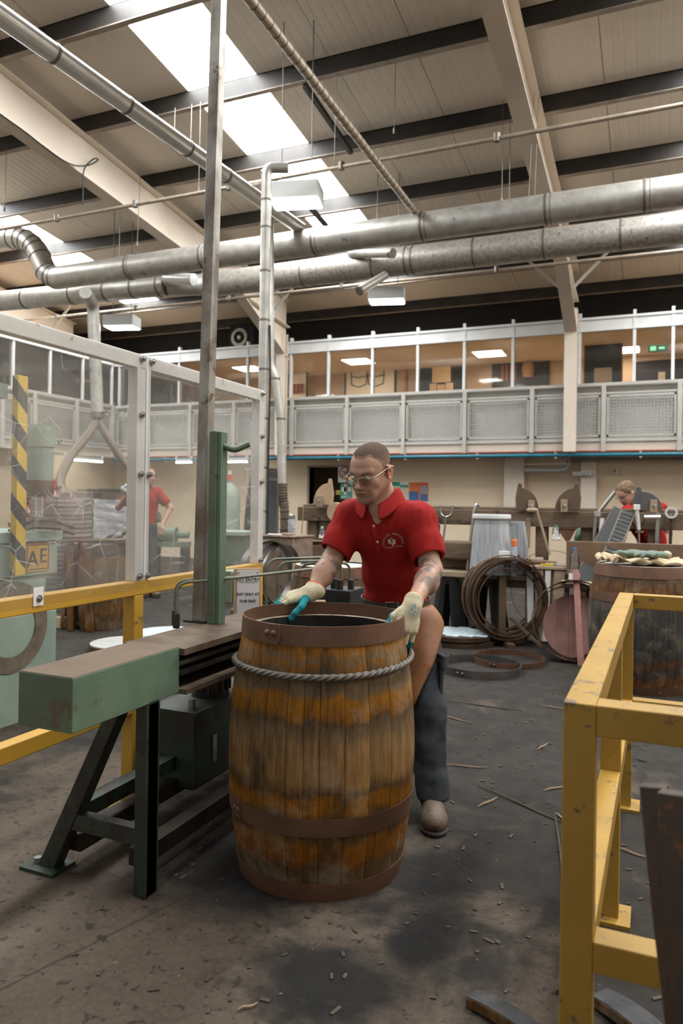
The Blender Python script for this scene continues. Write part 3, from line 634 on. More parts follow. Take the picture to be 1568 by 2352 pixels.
# ---------------------------------------------------------------- casks, hoops
def cask_mat(name,stops,grain=(6,6,.8),scale=9,white=.36,dark=.75):
    m,t,b=nt(name);tc=t.nodes.new('ShaderNodeTexCoord').outputs['Object'];sep=t.nodes.new('ShaderNodeSeparateXYZ');t.links.new(tc,sep.inputs[0])
    oi=t.nodes.new('ShaderNodeObjectInfo')
    zz=math_(t,'ADD',sep.outputs[2],math_(t,'MULTIPLY',math_(t,'SUBTRACT',noise(t,scale,7,tc,rough=.7),.5),.115))
    zz=math_(t,'ADD',zz,math_(t,'MULTIPLY',math_(t,'SUBTRACT',oi.outputs['Random'],.5),.022))
    col=ramp(t,zz,stops)
    g=ramp(t,noise(t,14,6,tc,stretch=(5,5,.45),rough=.7),[(.30,(.30,.27,.24)),(.58,(1.2,1.2,1.2))]);col=mix(t,.8,col,g,'MULTIPLY')
    p=ramp(t,noise(t,6,6,tc,rough=.7),[(.50,(0,0,0)),(.66,(1,1,1))]);col=mix(t,math_(t,'MULTIPLY',p,white),col,(.42,.35,.26))
    d=ramp(t,noise(t,4.2,5,tc,stretch=(1.6,1.6,.8),rough=.6),[(.56,(0,0,0)),(.70,(1,1,1))]);col=mix(t,math_(t,'MULTIPLY',d,dark),col,(.025,.018,.012))
    hv=N(t,'ShaderNodeHueSaturation');t.links.new(col,hv.inputs['Color']);mr=N(t,'ShaderNodeMapRange');t.links.new(oi.outputs['Random'],mr.inputs[0]);mr.inputs[3].default_value=.70;mr.inputs[4].default_value=.90;hv.inputs['Saturation'].default_value=1.18;t.links.new(mr.outputs[0],hv.inputs['Value'])
    t.links.new(hv.outputs[0],b.inputs['Base Color']);b.inputs['Roughness'].default_value=.68;b.inputs['Specular IOR Level'].default_value=.3
    bump(t,b,noise(t,30,6,tc,stretch=(4,4,.5),rough=.7),.35,.006);MAT[name]=m
O1=(.31,.145,.042);O2=(.235,.108,.034);B1=(.10,.060,.030);G1=(.16,.11,.064);TN=(.29,.178,.085)
cask_mat('cask_amber',[(0,B1),(.10,B1),(.135,(.2,.08,.025)),(.185,O2),(.215,B1),(.27,B1),(.305,O1),(.335,(.26,.11,.03)),(.36,B1),(.40,TN),(.50,(.27,.17,.09)),(.55,G1),(.585,B1),(.60,O2),(.655,O1),(.675,G1),(.74,(.11,.075,.042)),(.765,O2),(.775,G1),(.805,(.26,.125,.04)),(.83,O1)])
cask_mat('cask_grey',[(0,(.10,.045,.02)),(.1,(.14,.06,.025)),(.14,(.05,.045,.042)),(.22,(.12,.06,.03)),(.26,(.05,.046,.043)),(.62,(.07,.062,.055)),(.66,(.12,.055,.025)),(.72,(.16,.08,.035)),(.8,(.09,.06,.04))],white=.35)
cask_mat('cask_brown',[(0,(.1,.05,.02)),(.2,(.17,.09,.04)),(.3,(.09,.055,.03)),(.55,(.13,.085,.05)),(.66,(.17,.09,.04)),(.8,(.11,.07,.04))])
mk('hoop_rust',(.090,.043,.022),(.145,.070,.038),.6,.25,sc=7,spots=(.30,.24,.20),ssc=9,sth=.66,bp=.12,bsc=50)
mk('hoop_dark',(.038,.026,.018),(.095,.055,.03),.5,.5,sc=8,spots=(.25,.12,.05),ssc=14,sth=.6)
mk('hoop_steel',(.10,.10,.10),(.17,.16,.15),.4,.7,sc=6,spots=(.2,.1,.05),ssc=9,sth=.62)
mk('stave_end',(.33,.26,.19),(.44,.36,.27),.75,sc=30,spots=(.06,.045,.035),ssc=7,sth=.56,rnd=.25)
mk('char',(.012,.010,.009),(.03,.025,.02),.8,sc=20)
mk('rope',(.095,.082,.065),(.155,.135,.11),.6,.2,sc=40)
mk('head_pale',(.30,.29,.27),(.42,.42,.40),.6,sc=6,stretch=(1,8,1))
mk('head_blue',(.38,.47,.50),(.50,.58,.6),.5,sc=5,stretch=(8,1,1))
mk('head_red',(.17,.075,.06),(.26,.13,.11),.7,sc=5,rnd=.15)
mk('red_paint_wood',(.22,.085,.07),(.28,.12,.10),.6,sc=6,stretch=(6,6,1))
def prof(z,H,rt_,rb):
    q=(z-H/2)/(H/2);return rb-(rb-rt_)*q*q
def stave_mesh(a0,a1,H,rt_,rb,K=10,th=.027,z0=0):
    vs=[];g=.0007
    for k in range(K+1):
        z=z0+(H-z0)*k/K;r=prof(z,H,rt_,rb);ga=g/r;be=min(.004/r,(a1-a0)*.2)
        for a,dr in((a0+ga,-.0014),(a0+ga+be,0),((a0+a1)/2,.0004),(a1-ga-be,0),(a1-ga,-.0014)):
            vs.append(((r+dr)*math.cos(a),(r+dr)*math.sin(a),z))
        for a in(a1-ga,a0+ga):vs.append(((r-th)*math.cos(a),(r-th)*math.sin(a),z))
    n=7;fs=[]
    for k in range(K):
        for i in range(n):fs.append((k*n+i,k*n+(i+1)%n,(k+1)*n+(i+1)%n,(k+1)*n+i))
    fs.append(tuple(reversed(range(n))));top=tuple(K*n+i for i in range(n));fs.append(top)
    me=bpy.data.meshes.new('stave');me.from_pydata(vs,[],fs);me.polygons.foreach_set('use_smooth',[True]*len(me.polygons));me.set_sharp_from_angle(angle=math.radians(30))
    return me,len(fs)-1
def hoop_part(t,z0,z1,H,rt_,rb,mat,n=56,lap=None,th=.003,tilt=0):
    r0=prof(z0,H,rt_,rb)+.001;r1=prof(z1,H,rt_,rb)+.001
    k=5;out=[(r0+(r1-r0)*i/k+(prof(z0+(z1-z0)*i/k,H,rt_,rb)+.001-(r0+(r1-r0)*i/k)),z0+(z1-z0)*i/k) for i in range(k+1)]
    b=MB().lathe([(r+th,z) for r,z in out]+[(r,z) for r,z in reversed(out)],n,closed=True)
    h=b.build('hoop',mat,t,50)
    if tilt:h.rotation_euler=(tilt,tilt*.6,0)
    if lap is not None:
        rm=(r0+r1)/2+th
        poly=[];aw=.16;
        b=MB();vs=[];nn=8
        for i in range(nn+1):
            a=lap+aw*(i/nn-.5)*2*.5;e=1 if 0<i<nn else .72
            for z,r in(((z0+z1)/2-(z1-z0)/2*e,r0+th),((z0+z1)/2+(z1-z0)/2*e,r1+th)):
                for dr in(0,.003):vs.append(((r+dr)*math.cos(a),(r+dr)*math.sin(a),z))
        fs=[]
        for i in range(nn):
            q=i*4;fs+=[(q+1,q+5,q+7,q+3),(q,q+2,q+6,q+4),(q,q+4,q+5,q+1),(q+2,q+3,q+7,q+6)]
        fs+=[(0,1,3,2),(nn*4,nn*4+2,nn*4+3,nn*4+1)]
        b.add(vs,fs).build('lap',mat,h,40)
        for da in(-.035,.035):
            a=lap+da;zc=(z0+z1)/2;rr=rm+.002
            MB().sph((rr*math.cos(a),rr*math.sin(a),zc),(.009,.009,.009),10,6).build('rivet',mat,h,60)
    return h
def cask(name,label,loc,H=.845,rt_=.288,rb=.335,n=26,mat='cask_amber',hoops=(),top=None,rz_=0,K=10,seed=1,group=None,gaps=()):
    R=random.Random(seed);t=T(name,label,'cask',loc,rz_,group)
    ws=[R.uniform(.7,1.35) for _ in range(n)];s=sum(ws);a=0
    for i,w_ in enumerate(ws):
        a1=a+2*PI*w_/s
        if i not in gaps:
            me,ti=stave_mesh(a,a1,H,rt_,rb,K);me.materials.append(MAT[mat]);me.materials.append(MAT['stave_end']);me.materials.append(MAT['char'])
            me.polygons[ti].material_index=1
            for p in me.polygons:
                if p.index<ti-1 and p.index%7==5:p.material_index=2
            link('stave',me,t)
        a=a1
    for h in hoops:hoop_part(t,h[0],h[1],H,rt_,rb,h[2],lap=h[3] if len(h)>3 else None)
    if top:
        z=H-.03;r=rt_-.026
        ys=[-r+2*r*k/6 for k in range(7)]
        for y0,y1 in zip(ys,ys[1:]):
            pts=[]
            for i in range(9):
                y=y0+.0008+(y1-y0-.0016)*i/8;pts.append((math.sqrt(max(0,r*r-y*y)),y))
            poly=pts+[(-x,y) for x,y in reversed(pts)];clean=[]
            for p in poly:
                if not clean or abs(p[0]-clean[-1][0])+abs(p[1]-clean[-1][1])>1e-5:clean.append(p)
            MB().prism(clean,z,z+.02).build('head_board',top,t)
    r=rt_-.026;MB().lathe([(0,.03),(r,.03),(r,.05),(0,.05)],32).build('bottom_head','char',t)
    return t
BC=at(735,1972,Z=0);BC=Vector((BC.x,BC.y,0))
bk=cask('cask','tall amber oak cask gripped by the man, open at the top','%s'%'' or BC,hoops=((0.0,.062,'hoop_rust'),(.225,.285,'hoop_rust',-1.0)),n=27,rz_=YAW-PI/2-.0,K=14,seed=5)
# loose wide hoop standing proud of the stave ends
b=MB().ring(.2925,.2965,.828,.893,72,dr=-.0045);h=b.build('hoop','hoop_rust',bk,50)
lap=-PI/2+.0;lap=-.62
nn=10;vs=[];fs=[]
for i in range(nn+1):
    a=lap+.30*(i/nn-.5);e=1 if 0<i<nn else .6
    for z,r in((.8605-.0325*e,.2965),(.8605+.0325*e,.2925)):
        for dr in(0,.0035):vs.append(((r+dr)*math.cos(a),(r+dr)*math.sin(a),z))
for i in range(nn):
    q=i*4;fs+=[(q+1,q+5,q+7,q+3),(q,q+2,q+6,q+4),(q,q+4,q+5,q+1),(q+2,q+3,q+7,q+6)]
fs+=[(0,1,3,2),(nn*4,nn*4+2,nn*4+3,nn*4+1)]
MB().add(vs,fs).build('lap','hoop_rust',h,40)
for da in(-.03,.06):MB().sph((.2965*math.cos(lap+da),.2965*math.sin(lap+da),.863),(.011,.011,.011),12,8).build('rivet','hoop_rust',h,60)
# black inside of the cask: a char lining
MB().lathe([(.255,.05),(.306,.42),(.258,.80)],40).build('char_lining','char',bk,60)
# wire rope round the cask
t=T('wire_rope','twisted wire rope looped round the amber cask below its top hoop','rope',BC+Vector((0,0,.738)))
n1,n2=760,20;vs=[];fs=[]
for i in range(n1):
    a=2*PI*i/n1;R0=.3185;zt=.036*(.32*math.cos(a-YAW)) +.006*math.sin(2*a)
    for j in range(n2):
        bt=2*PI*j/n2;rr=.0098*(1+.24*math.cos(4*(bt)-a*72))
        vs.append(((R0+rr*math.cos(bt))*math.cos(a),(R0+rr*math.cos(bt))*math.sin(a),zt+rr*math.sin(bt)))
for i in range(n1):
    for j in range(n2):fs.append((i*n2+j,((i+1)%n1)*n2+j,((i+1)%n1)*n2+(j+1)%n2,i*n2+(j+1)%n2))
MB().add(vs,fs).build('rope_loop','rope',t,180)
MB().cyl(( -.3185,.02,.0),(-.3185,.07,.01),.016,n=12).build('ferrule','steel',t,40)
# ---------------------------------------------------------------- green hooping machine
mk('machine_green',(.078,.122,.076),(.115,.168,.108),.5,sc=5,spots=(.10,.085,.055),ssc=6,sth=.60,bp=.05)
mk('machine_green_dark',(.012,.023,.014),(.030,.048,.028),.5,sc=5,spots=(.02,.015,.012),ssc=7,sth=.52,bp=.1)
mk('press_green',(.20,.26,.205),(.27,.33,.265),.5,sc=4,spots=(.13,.11,.09),ssc=8,sth=.63)
mk('pipe_olive',(.11,.125,.085),(.17,.18,.13),.45,.2,sc=12)
mk('greasy',(.012,.011,.010),(.045,.032,.022),.38,.3,sc=9,bp=.2)
mk('rail_rust',(.10,.068,.045),(.19,.135,.095),.5,.4,sc=9)
mk('dust_top',(.13,.088,.057),(.17,.118,.08),.8,sc=5,spots=(.09,.065,.04),ssc=10,sth=.66)
mk('yellow_paint',(.44,.235,.022),(.50,.275,.03),.5,sc=4,spots=(.16,.10,.045),ssc=11,sth=.635,bp=.05)
mk('yellow_worn',(.30,.168,.016),(.36,.205,.025),.55,sc=5,spots=(.13,.085,.04),ssc=17,sth=.585,bp=.05)
MX=-1.50
t=T('hooping_machine','green cask-hooping machine with box arm, A-frame legs and greasy rail','machine',(MX,2.0,0))
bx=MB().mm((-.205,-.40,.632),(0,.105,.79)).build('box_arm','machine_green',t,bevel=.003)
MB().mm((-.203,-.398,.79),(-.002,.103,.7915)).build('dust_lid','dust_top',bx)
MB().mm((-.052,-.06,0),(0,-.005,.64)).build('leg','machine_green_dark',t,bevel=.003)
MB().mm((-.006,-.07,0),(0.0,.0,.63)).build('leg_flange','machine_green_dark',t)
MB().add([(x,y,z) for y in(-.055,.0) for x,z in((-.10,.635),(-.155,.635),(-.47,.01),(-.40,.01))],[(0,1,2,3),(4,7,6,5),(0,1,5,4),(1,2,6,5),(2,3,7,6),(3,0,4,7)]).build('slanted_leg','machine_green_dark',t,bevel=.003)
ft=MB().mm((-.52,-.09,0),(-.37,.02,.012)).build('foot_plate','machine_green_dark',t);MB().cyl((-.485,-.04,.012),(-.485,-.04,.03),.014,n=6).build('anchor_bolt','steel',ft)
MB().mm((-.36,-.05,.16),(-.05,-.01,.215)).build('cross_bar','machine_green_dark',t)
MB().mm((-.40,.0,.06),(-.33,1.3,.12)).build('floor_beam','greasy',t);MB().mm((-.12,0,.06),(-.06,1.3,.12)).build('floor_beam','greasy',t)
MB().mm((-.40,.0,.16),(-.34,.8,.215)).build('side_bar','machine_green_dark',t)
# rail: top flange, web, bottom flange, rope
MB().mm((-.24,.105,.762),(.02,1.6,.785)).build('top_flange','rail_rust',t)
MB().mm((-.17,.105,.645),(-.155,1.6,.762)).build('web','greasy',t)
MB().mm((-.24,.105,.628),(.03,1.6,.645)).build('bottom_flange','rail_rust',t)
MB().mm((-.13,.105,.69),(.005,1.6,.705)).build('guide_strip','greasy',t)
MB().cyl((-.03,.1,.722),(-.03,1.3,.722),.011,n=10).build('wire_rope','rope',t,40)
tk=MB().mm((-.47,.57,.08),(-.25,1.15,.40)).build('oil_tank','machine_green_dark',t,bevel=.01);MB().mm((-.48,.56,.395),(-.24,1.16,.41)).build('tank_lid','machine_green_dark',tk);MB().mm((-.248,.7,.16),(-.243,.73,.28)).build('level_gauge','steel',tk);MB().cyl((-.3,.62,.41),(-.3,.62,.45),.016,n=12).build('filler_cap','steel',tk,40)
b=MB().cyl((-.36,.85,.41),(-.36,.85,.62),.085,n=24)
for k in range(18):
    a=2*PI*k/18;b.mm((-.36+.09*math.cos(a)-.004,.85+.09*math.sin(a)-.004,.44),(-.36+.09*math.cos(a)+.004,.85+.09*math.sin(a)+.004,.6))
b.build('motor','greasy',t)
# green post with hook
ps=MB().mm((-.20,.57,.785),(-.163,.63,1.585)).build('post','machine_green',t,bevel=.004)
MB().mm((-.163,.575,.785),(-.145,.625,1.582)).build('post_flange','machine_green',ps,bevel=.002)
MB().tube(fillet([(-.15,.60,1.525),(-.11,.62,1.505),(-.055,.65,1.535)],.03,4),.013,n=12).build('hook','machine_green',ps,40)
b=MB()
for k in range(2):b.tube(fillet([(-.33-.05*k+.03,.5+.06*k,.78),(-.33-.05*k+.03,.5+.06*k,.955),(-.1,.65+.05*k,.975),(.05,1.1+.05*k,.985)],.05,6),.0062,n=8).build('hydraulic_pipe','pipe_olive',t,50);b=MB()
for q,(x0,y0,x1,y1,zt) in enumerate(((-.13,.95,.06,1.25,1.03),(-.10,1.0,.10,1.28,1.015),(-.05,1.12,.13,1.32,1.0))):
    MB().tube(fillet([(x0,y0,.78),(x0,y0,zt),(x1,y1,zt),(x1,y1,.90)],.06,6),.0062,n=8).build('hydraulic_pipe','pipe_olive',t,50)
for k in range(2):MB().cyl((-.30-.05*k,.5+.06*k,.77),(-.30-.05*k,.5+.06*k,.83),.014,n=8).build('pipe_union','greasy',t)
v=MB().mm((-.0,1.18,.80),(.19,1.36,.88)).build('valve_block','black',t,bevel=.004)
for k in range(4):
    x=.02+k*.045;MB().cyl((x+.01,1.22+.03*(k%2),.88),(x+.01,1.22+.03*(k%2),.925),.016,n=10).build('fitting','black',v,40)
MB().bar((.20,1.2,.9),(.27,1.22,.985),.006,.006).build('lever','chrome',v);MB().cyl((.255,1.216,.968),(.285,1.225,1.005),.0085,n=10).build('lever_grip','black',v,40)
MB().bar((-.02,1.2,.83),(-.07,1.15,.87),.02,.025).build('spool_end','black',v)
# square steel pole
A=at(459,1440,X=MX-.26);B=at(503,0,X=MX-.26)
A2=A.z
t=T('steel_pole','weathered square steel pole rising from the machine to the roof','pole',(A.x,A.y,.785))
d_=B-A;d_.z=B.z-.785;top=d_*(4.0/d_.z)
mk('pole_steel',(.16,.13,.10),(.34,.32,.28),.45,.6,sc=7,lo=.4,hi=.6,stretch=(1,1,.5),spots=(.13,.08,.045),ssc=9,sth=.58)
MB().bar((0,0,0),top,.05,.05,(0,1,0)).build('tube','pole_steel',t,bevel=.003)
MB().box((0,0,.004),(.10,.1,.008)).build('base_plate','greasy',t)
# ---------------------------------------------------------------- clear safety screen on a yellow barrier
SX=-2.02
t=T('safety_barrier','yellow square-tube barrier with lower rail carrying the clear screen','barrier',(SX,2.5,0))
MB().mm((-.03,-1.6,.893),(.03,1.06,.953)).build('top_rail','yellow_paint',t,bevel=.004)
MB().mm((-.03,-1.6,.40),(.03,-.03,.46)).build('low_rail','yellow_paint',t,bevel=.004)
for y in(0,1.03,-1.5):
    p=MB().mm((-.03,y-.03,0),(.03,y+.03,.893)).build('post','yellow_paint',t,bevel=.004);MB().mm((-.07,y-.07,0),(.07,y+.07,.012)).build('foot_plate','yellow_paint',p)
mk('screen_frame',(.70,.67,.64),(.78,.75,.72),.5,sc=5,spots=(.33,.25,.19),ssc=9,sth=.64)
clear('polycarbonate',(.97,.97,.96),.06,(.80,.78,.75),.02,.45,.12)
t=T('clear_screen','scratched clear plastic screen in a pale frame above the yellow rail','screen',(SX,2.5,.953))
for y0,y1 in((-1.5,.03),(.035,1.06)):
    f=MB().mm((-.025,y0,.90),(.025,y1,.955)).mm((-.025,y1-.055,0),(.025,y1,.90));
    if y0<-1:f.mm((-.025,y0,0),(.025,y0+.05,.90))
    else:f.mm((-.025,y0,0),(.025,y0+.03,.90))
    fo=f.build('frame','screen_frame',t,bevel=.003)
    p=MB().mm((.027,y0+.01,-.035),(.031,y1-.005,.952)).build('pane','polycarbonate',t)
    for y,z in((y1-.03,.935),(y0+.03,.935),(y1-.03,.45),(y1-.03,.02),(y1-.028,.7),(-.75,.93) if y0<-1 else (y0+.02,.45),(-.55,-.01) if y0<-1 else (y0+.02,.02)):
        MB().cyl((.03,y,z),(.037,y,z),.013,n=14).cyl((.037,y,z),(.045,y,z),.007,n=6).build('bolt','steel',p)
MB().mm((.031,-.575,-.035),(.034,-.53,.03)).build('patch_plate','screen_frame',t)
t=T('control_box','small grey control box with red button on the yellow barrier','control box',(SX+.05,at(518,1355,X=SX+.05).y,.79))
MB().mm((0,-.05,0),(.06,.09,.16)).build('case','press_green',t,bevel=.005);MB().mm((.06,-.03,.08),(.064,.03,.15)).mm((.06,-.03,.01),(.064,.03,.07)).build('yellow_plate','yellow_paint',t);MB().cyl((.064,0,.115),(.08,0,.115),.017,n=14).build('red_button','sign_red',t);MB().cyl((.064,0,.04),(.075,0,.04),.012,n=12).build('black_button','black',t)
MB().mm((-.05,-.02,.02),(0,.02,.06)).build('bracket','steel',t)
# no entry notice
p=at(541,1432,D=3.58);t=T('notice_board','paper notice reading NO ENTRY on a narrow wooden board beside the screen','notice',(p.x,p.y,.695),YAW+.2)
mk('raw_wood',(.46,.33,.2),(.52,.38,.24),.7,sc=5,stretch=(8,8,1))
MB().mm((-.012,0,-.2),(.12,.02,.27)).build('board','raw_wood',t);MB().mm((.004,-.003,-.05),(.112,.0,.262)).build('paper','paper',t)
text('NO ENTRY','ink',t,.023,(.058,-.004,.215));MB().mm((.015,-.004,.201),(.101,-.003,.2025)).build('underline','ink',t)
text('EXIT ONLY AT','ink',t,.0185,(.057,-.004,.144),fontsp=.9);text('THIS END','ink',t,.0185,(.057,-.004,.110))
for x,z in((.012,.25),(.104,.25)):MB().sph((x,-.004,z),.004,8,5).build('pin','steel',t)
# ---------------------------------------------------------------- press behind the screen
px=-3.34
mk('tin_plate',(.42,.22,.03),(.46,.26,.05),.55,sc=6)
def hazard():
    m,t,b=nt('hazard');tc=t.nodes.new('ShaderNodeTexCoord').outputs['Object'];s=t.nodes.new('ShaderNodeSeparateXYZ');t.links.new(tc,s.inputs[0])
    q=math_(t,'FRACT',math_(t,'MULTIPLY',math_(t,'ADD',s.outputs[2],math_(t,'MULTIPLY',math_(t,'ADD',s.outputs[0],s.outputs[1]),1.0)),4.6))
    col=mix(t,math_(t,'GREATER_THAN',q,.5),(.025,.025,.027),(.58,.38,.03));w_=ramp(t,noise(t,22,6,tc,rough=.75),[(.6,(0,0,0)),(.64,(1,1,1))]);col=mix(t,w_,col,(.2,.17,.14));t.links.new(col,b.inputs['Base Color']);b.inputs['Roughness'].default_value=.5;MAT['hazard']=m
hazard()
t=T('press_machine','pale green press with hazard-striped guard behind the clear screen','machine',(px,3.2,0))
MB().mm((-.5,-.9,0),(0,.22,.62)).build('plinth','press_green',t,bevel=.006)
MB().ring(.17,.26,0,.004,40,(.002,-.12,.56),Matrix.Rotation(PI/2,3,'Y')).build('scrape_ring','hose',t)
MB().mm((-.42,-.7,.62),(-.02,.16,.86)).build('neck','press_green',t,bevel=.02)
bd=MB().mm((-.46,-.55,.84),(.0,.22,1.06)).build('head_box','press_green',t,bevel=.006)
MB().mm((-.47,-.56,1.04),(.02,.24,1.10)).build('cap_plate','press_green',bd,bevel=.004)
pl=MB().mm((.001,-.03,.86),(.006,.15,1.03)).build('maker_plate','tin_plate',bd,bevel=.002)
# slanted initials on the plate
text('A','ink',pl,.13,(.0075,.02,.935),(PI/2,0,PI/2),'plate_letter',ext=.001);text('E','ink',pl,.12,(.0075,.10,.95),(PI/2,0,PI/2),'plate_letter',ext=.001)
MB().mm((.006,.0,.875),(.008,.13,.88)).mm((.006,-.022,.868),(.008,-.018,1.022)).mm((.006,.138,.868),(.008,.142,1.022)).mm((.006,-.022,1.018),(.008,.142,1.022)).build('plate_border','ink',pl)
gx=at(25,1100,Y=3.03).x-px;g=MB().mm((gx,-.17,.86),(gx+.045,-.155,1.98)).mm((gx+.033,-.17,.86),(gx+.045,-.10,1.98)).build('striped_guard','hazard',t,bevel=.003)
MB().mm((-.05,-.9,1.85),(.0,-.17,1.93)).build('guard_arm','press_green',t)
c=MB().cyl((-.05,.12,1.36),(-.05,.12,1.66),.075,n=28).build('ram_cylinder','press_green',t,40)
MB().cyl((-.05,.12,1.60),(-.05,.12,1.70),.084,n=28).build('collar','press_green',c,40);MB().cyl((-.05,.12,1.70),(-.05,.12,1.73),.06,n=24).build('cap','press_green',c,40);MB().cyl((-.05,.12,1.30),(-.05,.12,1.40),.081,n=28).build('collar','dark_rust',c,40)
for z in(1.64,1.36):MB().ring(.008,.016,0,.012,16,(.02,.2,z),Matrix.Rotation(PI/2,3,'Y')).build('lug',  'press_green',c)
b=MB();
for k in range(12):
    a=2*PI*k/12;b.cyl((-.05+.10*math.cos(a),.12+.10*math.sin(a),1.10),(-.05+.10*math.cos(a),.12+.10*math.sin(a),1.30),.0018,n=4)
for k in range(9):b.ring(.099,.102,1.10+k*.025,1.103+k*.025,20,(-.05,.12,0))
tag(b.build('wire_basket','steel',t),kind='stuff')
MB().cyl((-.05,.12,1.16),(-.05,.12,1.30),.035,n=16).build('ram','chrome',t,40)
for k,(a,z) in enumerate(((.15,1.10),(-.12,1.14))):
    MB().tube([(-.05,-.1,z),(-.02,.05,z+.03),(.0,.2,z+.02),(.02,.33,z-.02)],.016,n=6).build('bent_plate','hose',t)
# ---- things behind the screen
mk('film',(.42,.39,.36),(.62,.6,.58),.22,.0,sc=5,stretch=(1,1,7),bp=.6,bsc=14)
mk('head_wood',(.58,.52,.44),(.70,.63,.54),.6,sc=6,rnd=.2)
p=at(140,1392,D=7.7);t=T('head_stack','tall stack of round cask heads wrapped in clear film beside the press','stack',(p.x,p.y,0))
for k in range(26):
    r=.30+random.uniform(-.006,.006);MB().lathe([(0,k*.047+.1),(r,k*.047+.1),(r,k*.047+.128),(0,k*.047+.128)],28).build('cask_head','head_wood',t)
MB().mm((-.32,-.32,0),(.32,.32,.1)).build('pallet','raw_wood',t)
clear('wrap_film',(.97,.97,.97),.16,(.92,.88,.86),.10,.0,.15)
b=MB();b.lathe([(.312+.006*math.sin(i*2.3),.1+i*.041) for i in range(32)],32);b.build('wrapping','wrap_film',t,60)
p=at(242,1330,Z=0);p=at(240,1250,D=10.5);t=T('wrapped_casks','pair of casks wrapped in silvery film under planks behind the screen','stack',(p.x,p.y,0))
b=MB().mm((-.5,-.45,0),(.5,.45,.12)).build('pallet','raw_wood',t)
for x in(-.25,.28):MB().lathe([(.25,.12),(.32,.4),(.34,.7),(.31,1.0),(.26,1.38)],24,(x,0,0)).build('cask_body','cask_grey',t,50)
mk('silver_film',(.42,.42,.43),(.80,.81,.83),.2,.15,sc=4,stretch=(1,1,5),bp=.8,bsc=9)
b=MB();vs=[];fs=[];n1,n2=40,16
for i in range(n2+1):
    z=.72+.56*i/n2
    for j in range(n1):
        a=2*PI*j/n1;r=1+.02*math.sin(j*3.7+i*2.1)+.015*math.sin(i*1.9+j);vs.append((.58*r*math.copysign(abs(math.cos(a))**.7,math.cos(a)),.36*r*math.copysign(abs(math.sin(a))**.7,math.sin(a)),z))
for i in range(n2):
    for j in range(n1):fs.append((i*n1+j,i*n1+(j+1)%n1,(i+1)*n1+(j+1)%n1,(i+1)*n1+j))
b.add(vs,fs).build('film_band','silver_film',t,70)
for k in range(3):MB().box((-.1+k*.22,.0,1.40+.012*k),(.75,.12,.02),(0,.02,.1*k)).build('plank','hose',t)
t=cask('cask','half-stripped cask with spread staves behind the yellow rail','' or at(228,1440,Z=0),mat='cask_brown',H=.85,rt_=.25,rb=.285,n=18,hoops=((.74,.79,'hoop_dark'),),K=6,seed=9,gaps=(3,8,12))
MB().box((0,0,.87),(.62,.2,.03),(.06,-.04,.2)).build('lid_board','cask_brown',t);
for a,l in((-2.3,.05),(-1.9,.03),(-1.2,.02),(-2.8,.05)):
    MB().box(((.29+l)*math.cos(a),(.29+l)*math.sin(a),.42),(.03,.07,.82),(-.05*math.sin(a),.05*math.cos(a),a)).build('loose_stave','cask_brown',t)
# lids on the floor behind the machine
for lab,u,v,r,m,z in(('round pale cask head lying inside a hoop on the floor',290,1476,.30,'head_pale',0),('round blue-painted cask head lying on the floor by the pole',385,1452,.30,'head_blue',0)):
    p=at(u,v,Z=.05);t=T('pale_cask_head' if m=='head_pale' else 'blue_cask_head',lab,'cask head',(p.x,p.y,0))
    for k in range(5):
        y0=-r+2*r*k/5;y1=y0+2*r/5;pts=[]
        for i in range(9):
            y=y0+.001+(y1-y0-.002)*i/8;pts.append((math.sqrt(max(1e-6,r*r-y*y)),y))
        MB().prism(pts+[(-x,y) for x,y in reversed(pts)],.03,.055).build('head_board',m,t)
    MB().ring(r+.01,r+.015,0,.05,48).build('hoop','hoop_rust',t,40)
# far green motor, cylinder, coat
p=at(392,1228,D=12.5);t=T('pump_motor','green pump motor on a stand near the far wall behind the screen','pump',(p.x,p.y,0),.3)
MB().cyl((-.3,0,p.z),(.1,0,p.z),.13,n=20).build('motor_body','machine_green',t,40);MB().cyl((.1,0,p.z),(.32,0,p.z),.06,n=16).build('shaft_housing','machine_green',t,40);MB().cyl((-.45,0,p.z+.25),(-.2,0,p.z+.3),.09,n=16).build('pump_head','machine_green',t,40);MB().mm((-.35,-.2,p.z-.2),(.3,.2,p.z-.12)).build('bed_plate','machine_green',t)
for x in(-.3,.22):MB().mm((x,-.15,0),(x+.08,.15,p.z-.2)).build('leg','machine_green_dark',t)
p=at(525,1240,D=12.0);t=T('gas_cylinder','tall pale green gas cylinder with red valve near the far wall','gas cylinder',(p.x,p.y,0))
MB().lathe([(.17,0),(.18,.05),(.18,1.35),(.13,1.5),(.05,1.58),(.05,1.62)],24).build('bottle','press_green',t,40);MB().cyl((0,0,1.62),(0,0,1.72),.04,n=12).build('valve','sign_red',t,40);MB().cyl((0,0,1.72),(0,0,1.78),.03,n=10).build('valve_cap','white_paint',t)
t=T('hanging_coat','dark coat hanging beside the pale gas cylinder','coat',(p.x+.32,p.y+.25,.55));mk('dark_cloth',(.02,.021,.025),(.04,.04,.045),.9,sc=12,bp=.3)
vs=[];fs=[]
for i in range(9):
    z=1.15*i/8;wd=.2-.012*i if i<7 else .2-.05*(i-5)
    for j in range(12):
        a=2*PI*j/12;vs.append((wd*math.cos(a)*(1+.1*math.sin(3*a+i)),.08*math.sin(a),z))
for i in range(8):
    for j in range(12):fs.append((i*12+j,i*12+(j+1)%12,(i+1)*12+(j+1)%12,(i+1)*12+j))
fs+=[tuple(range(12))[::-1],tuple(96+j for j in range(12))]
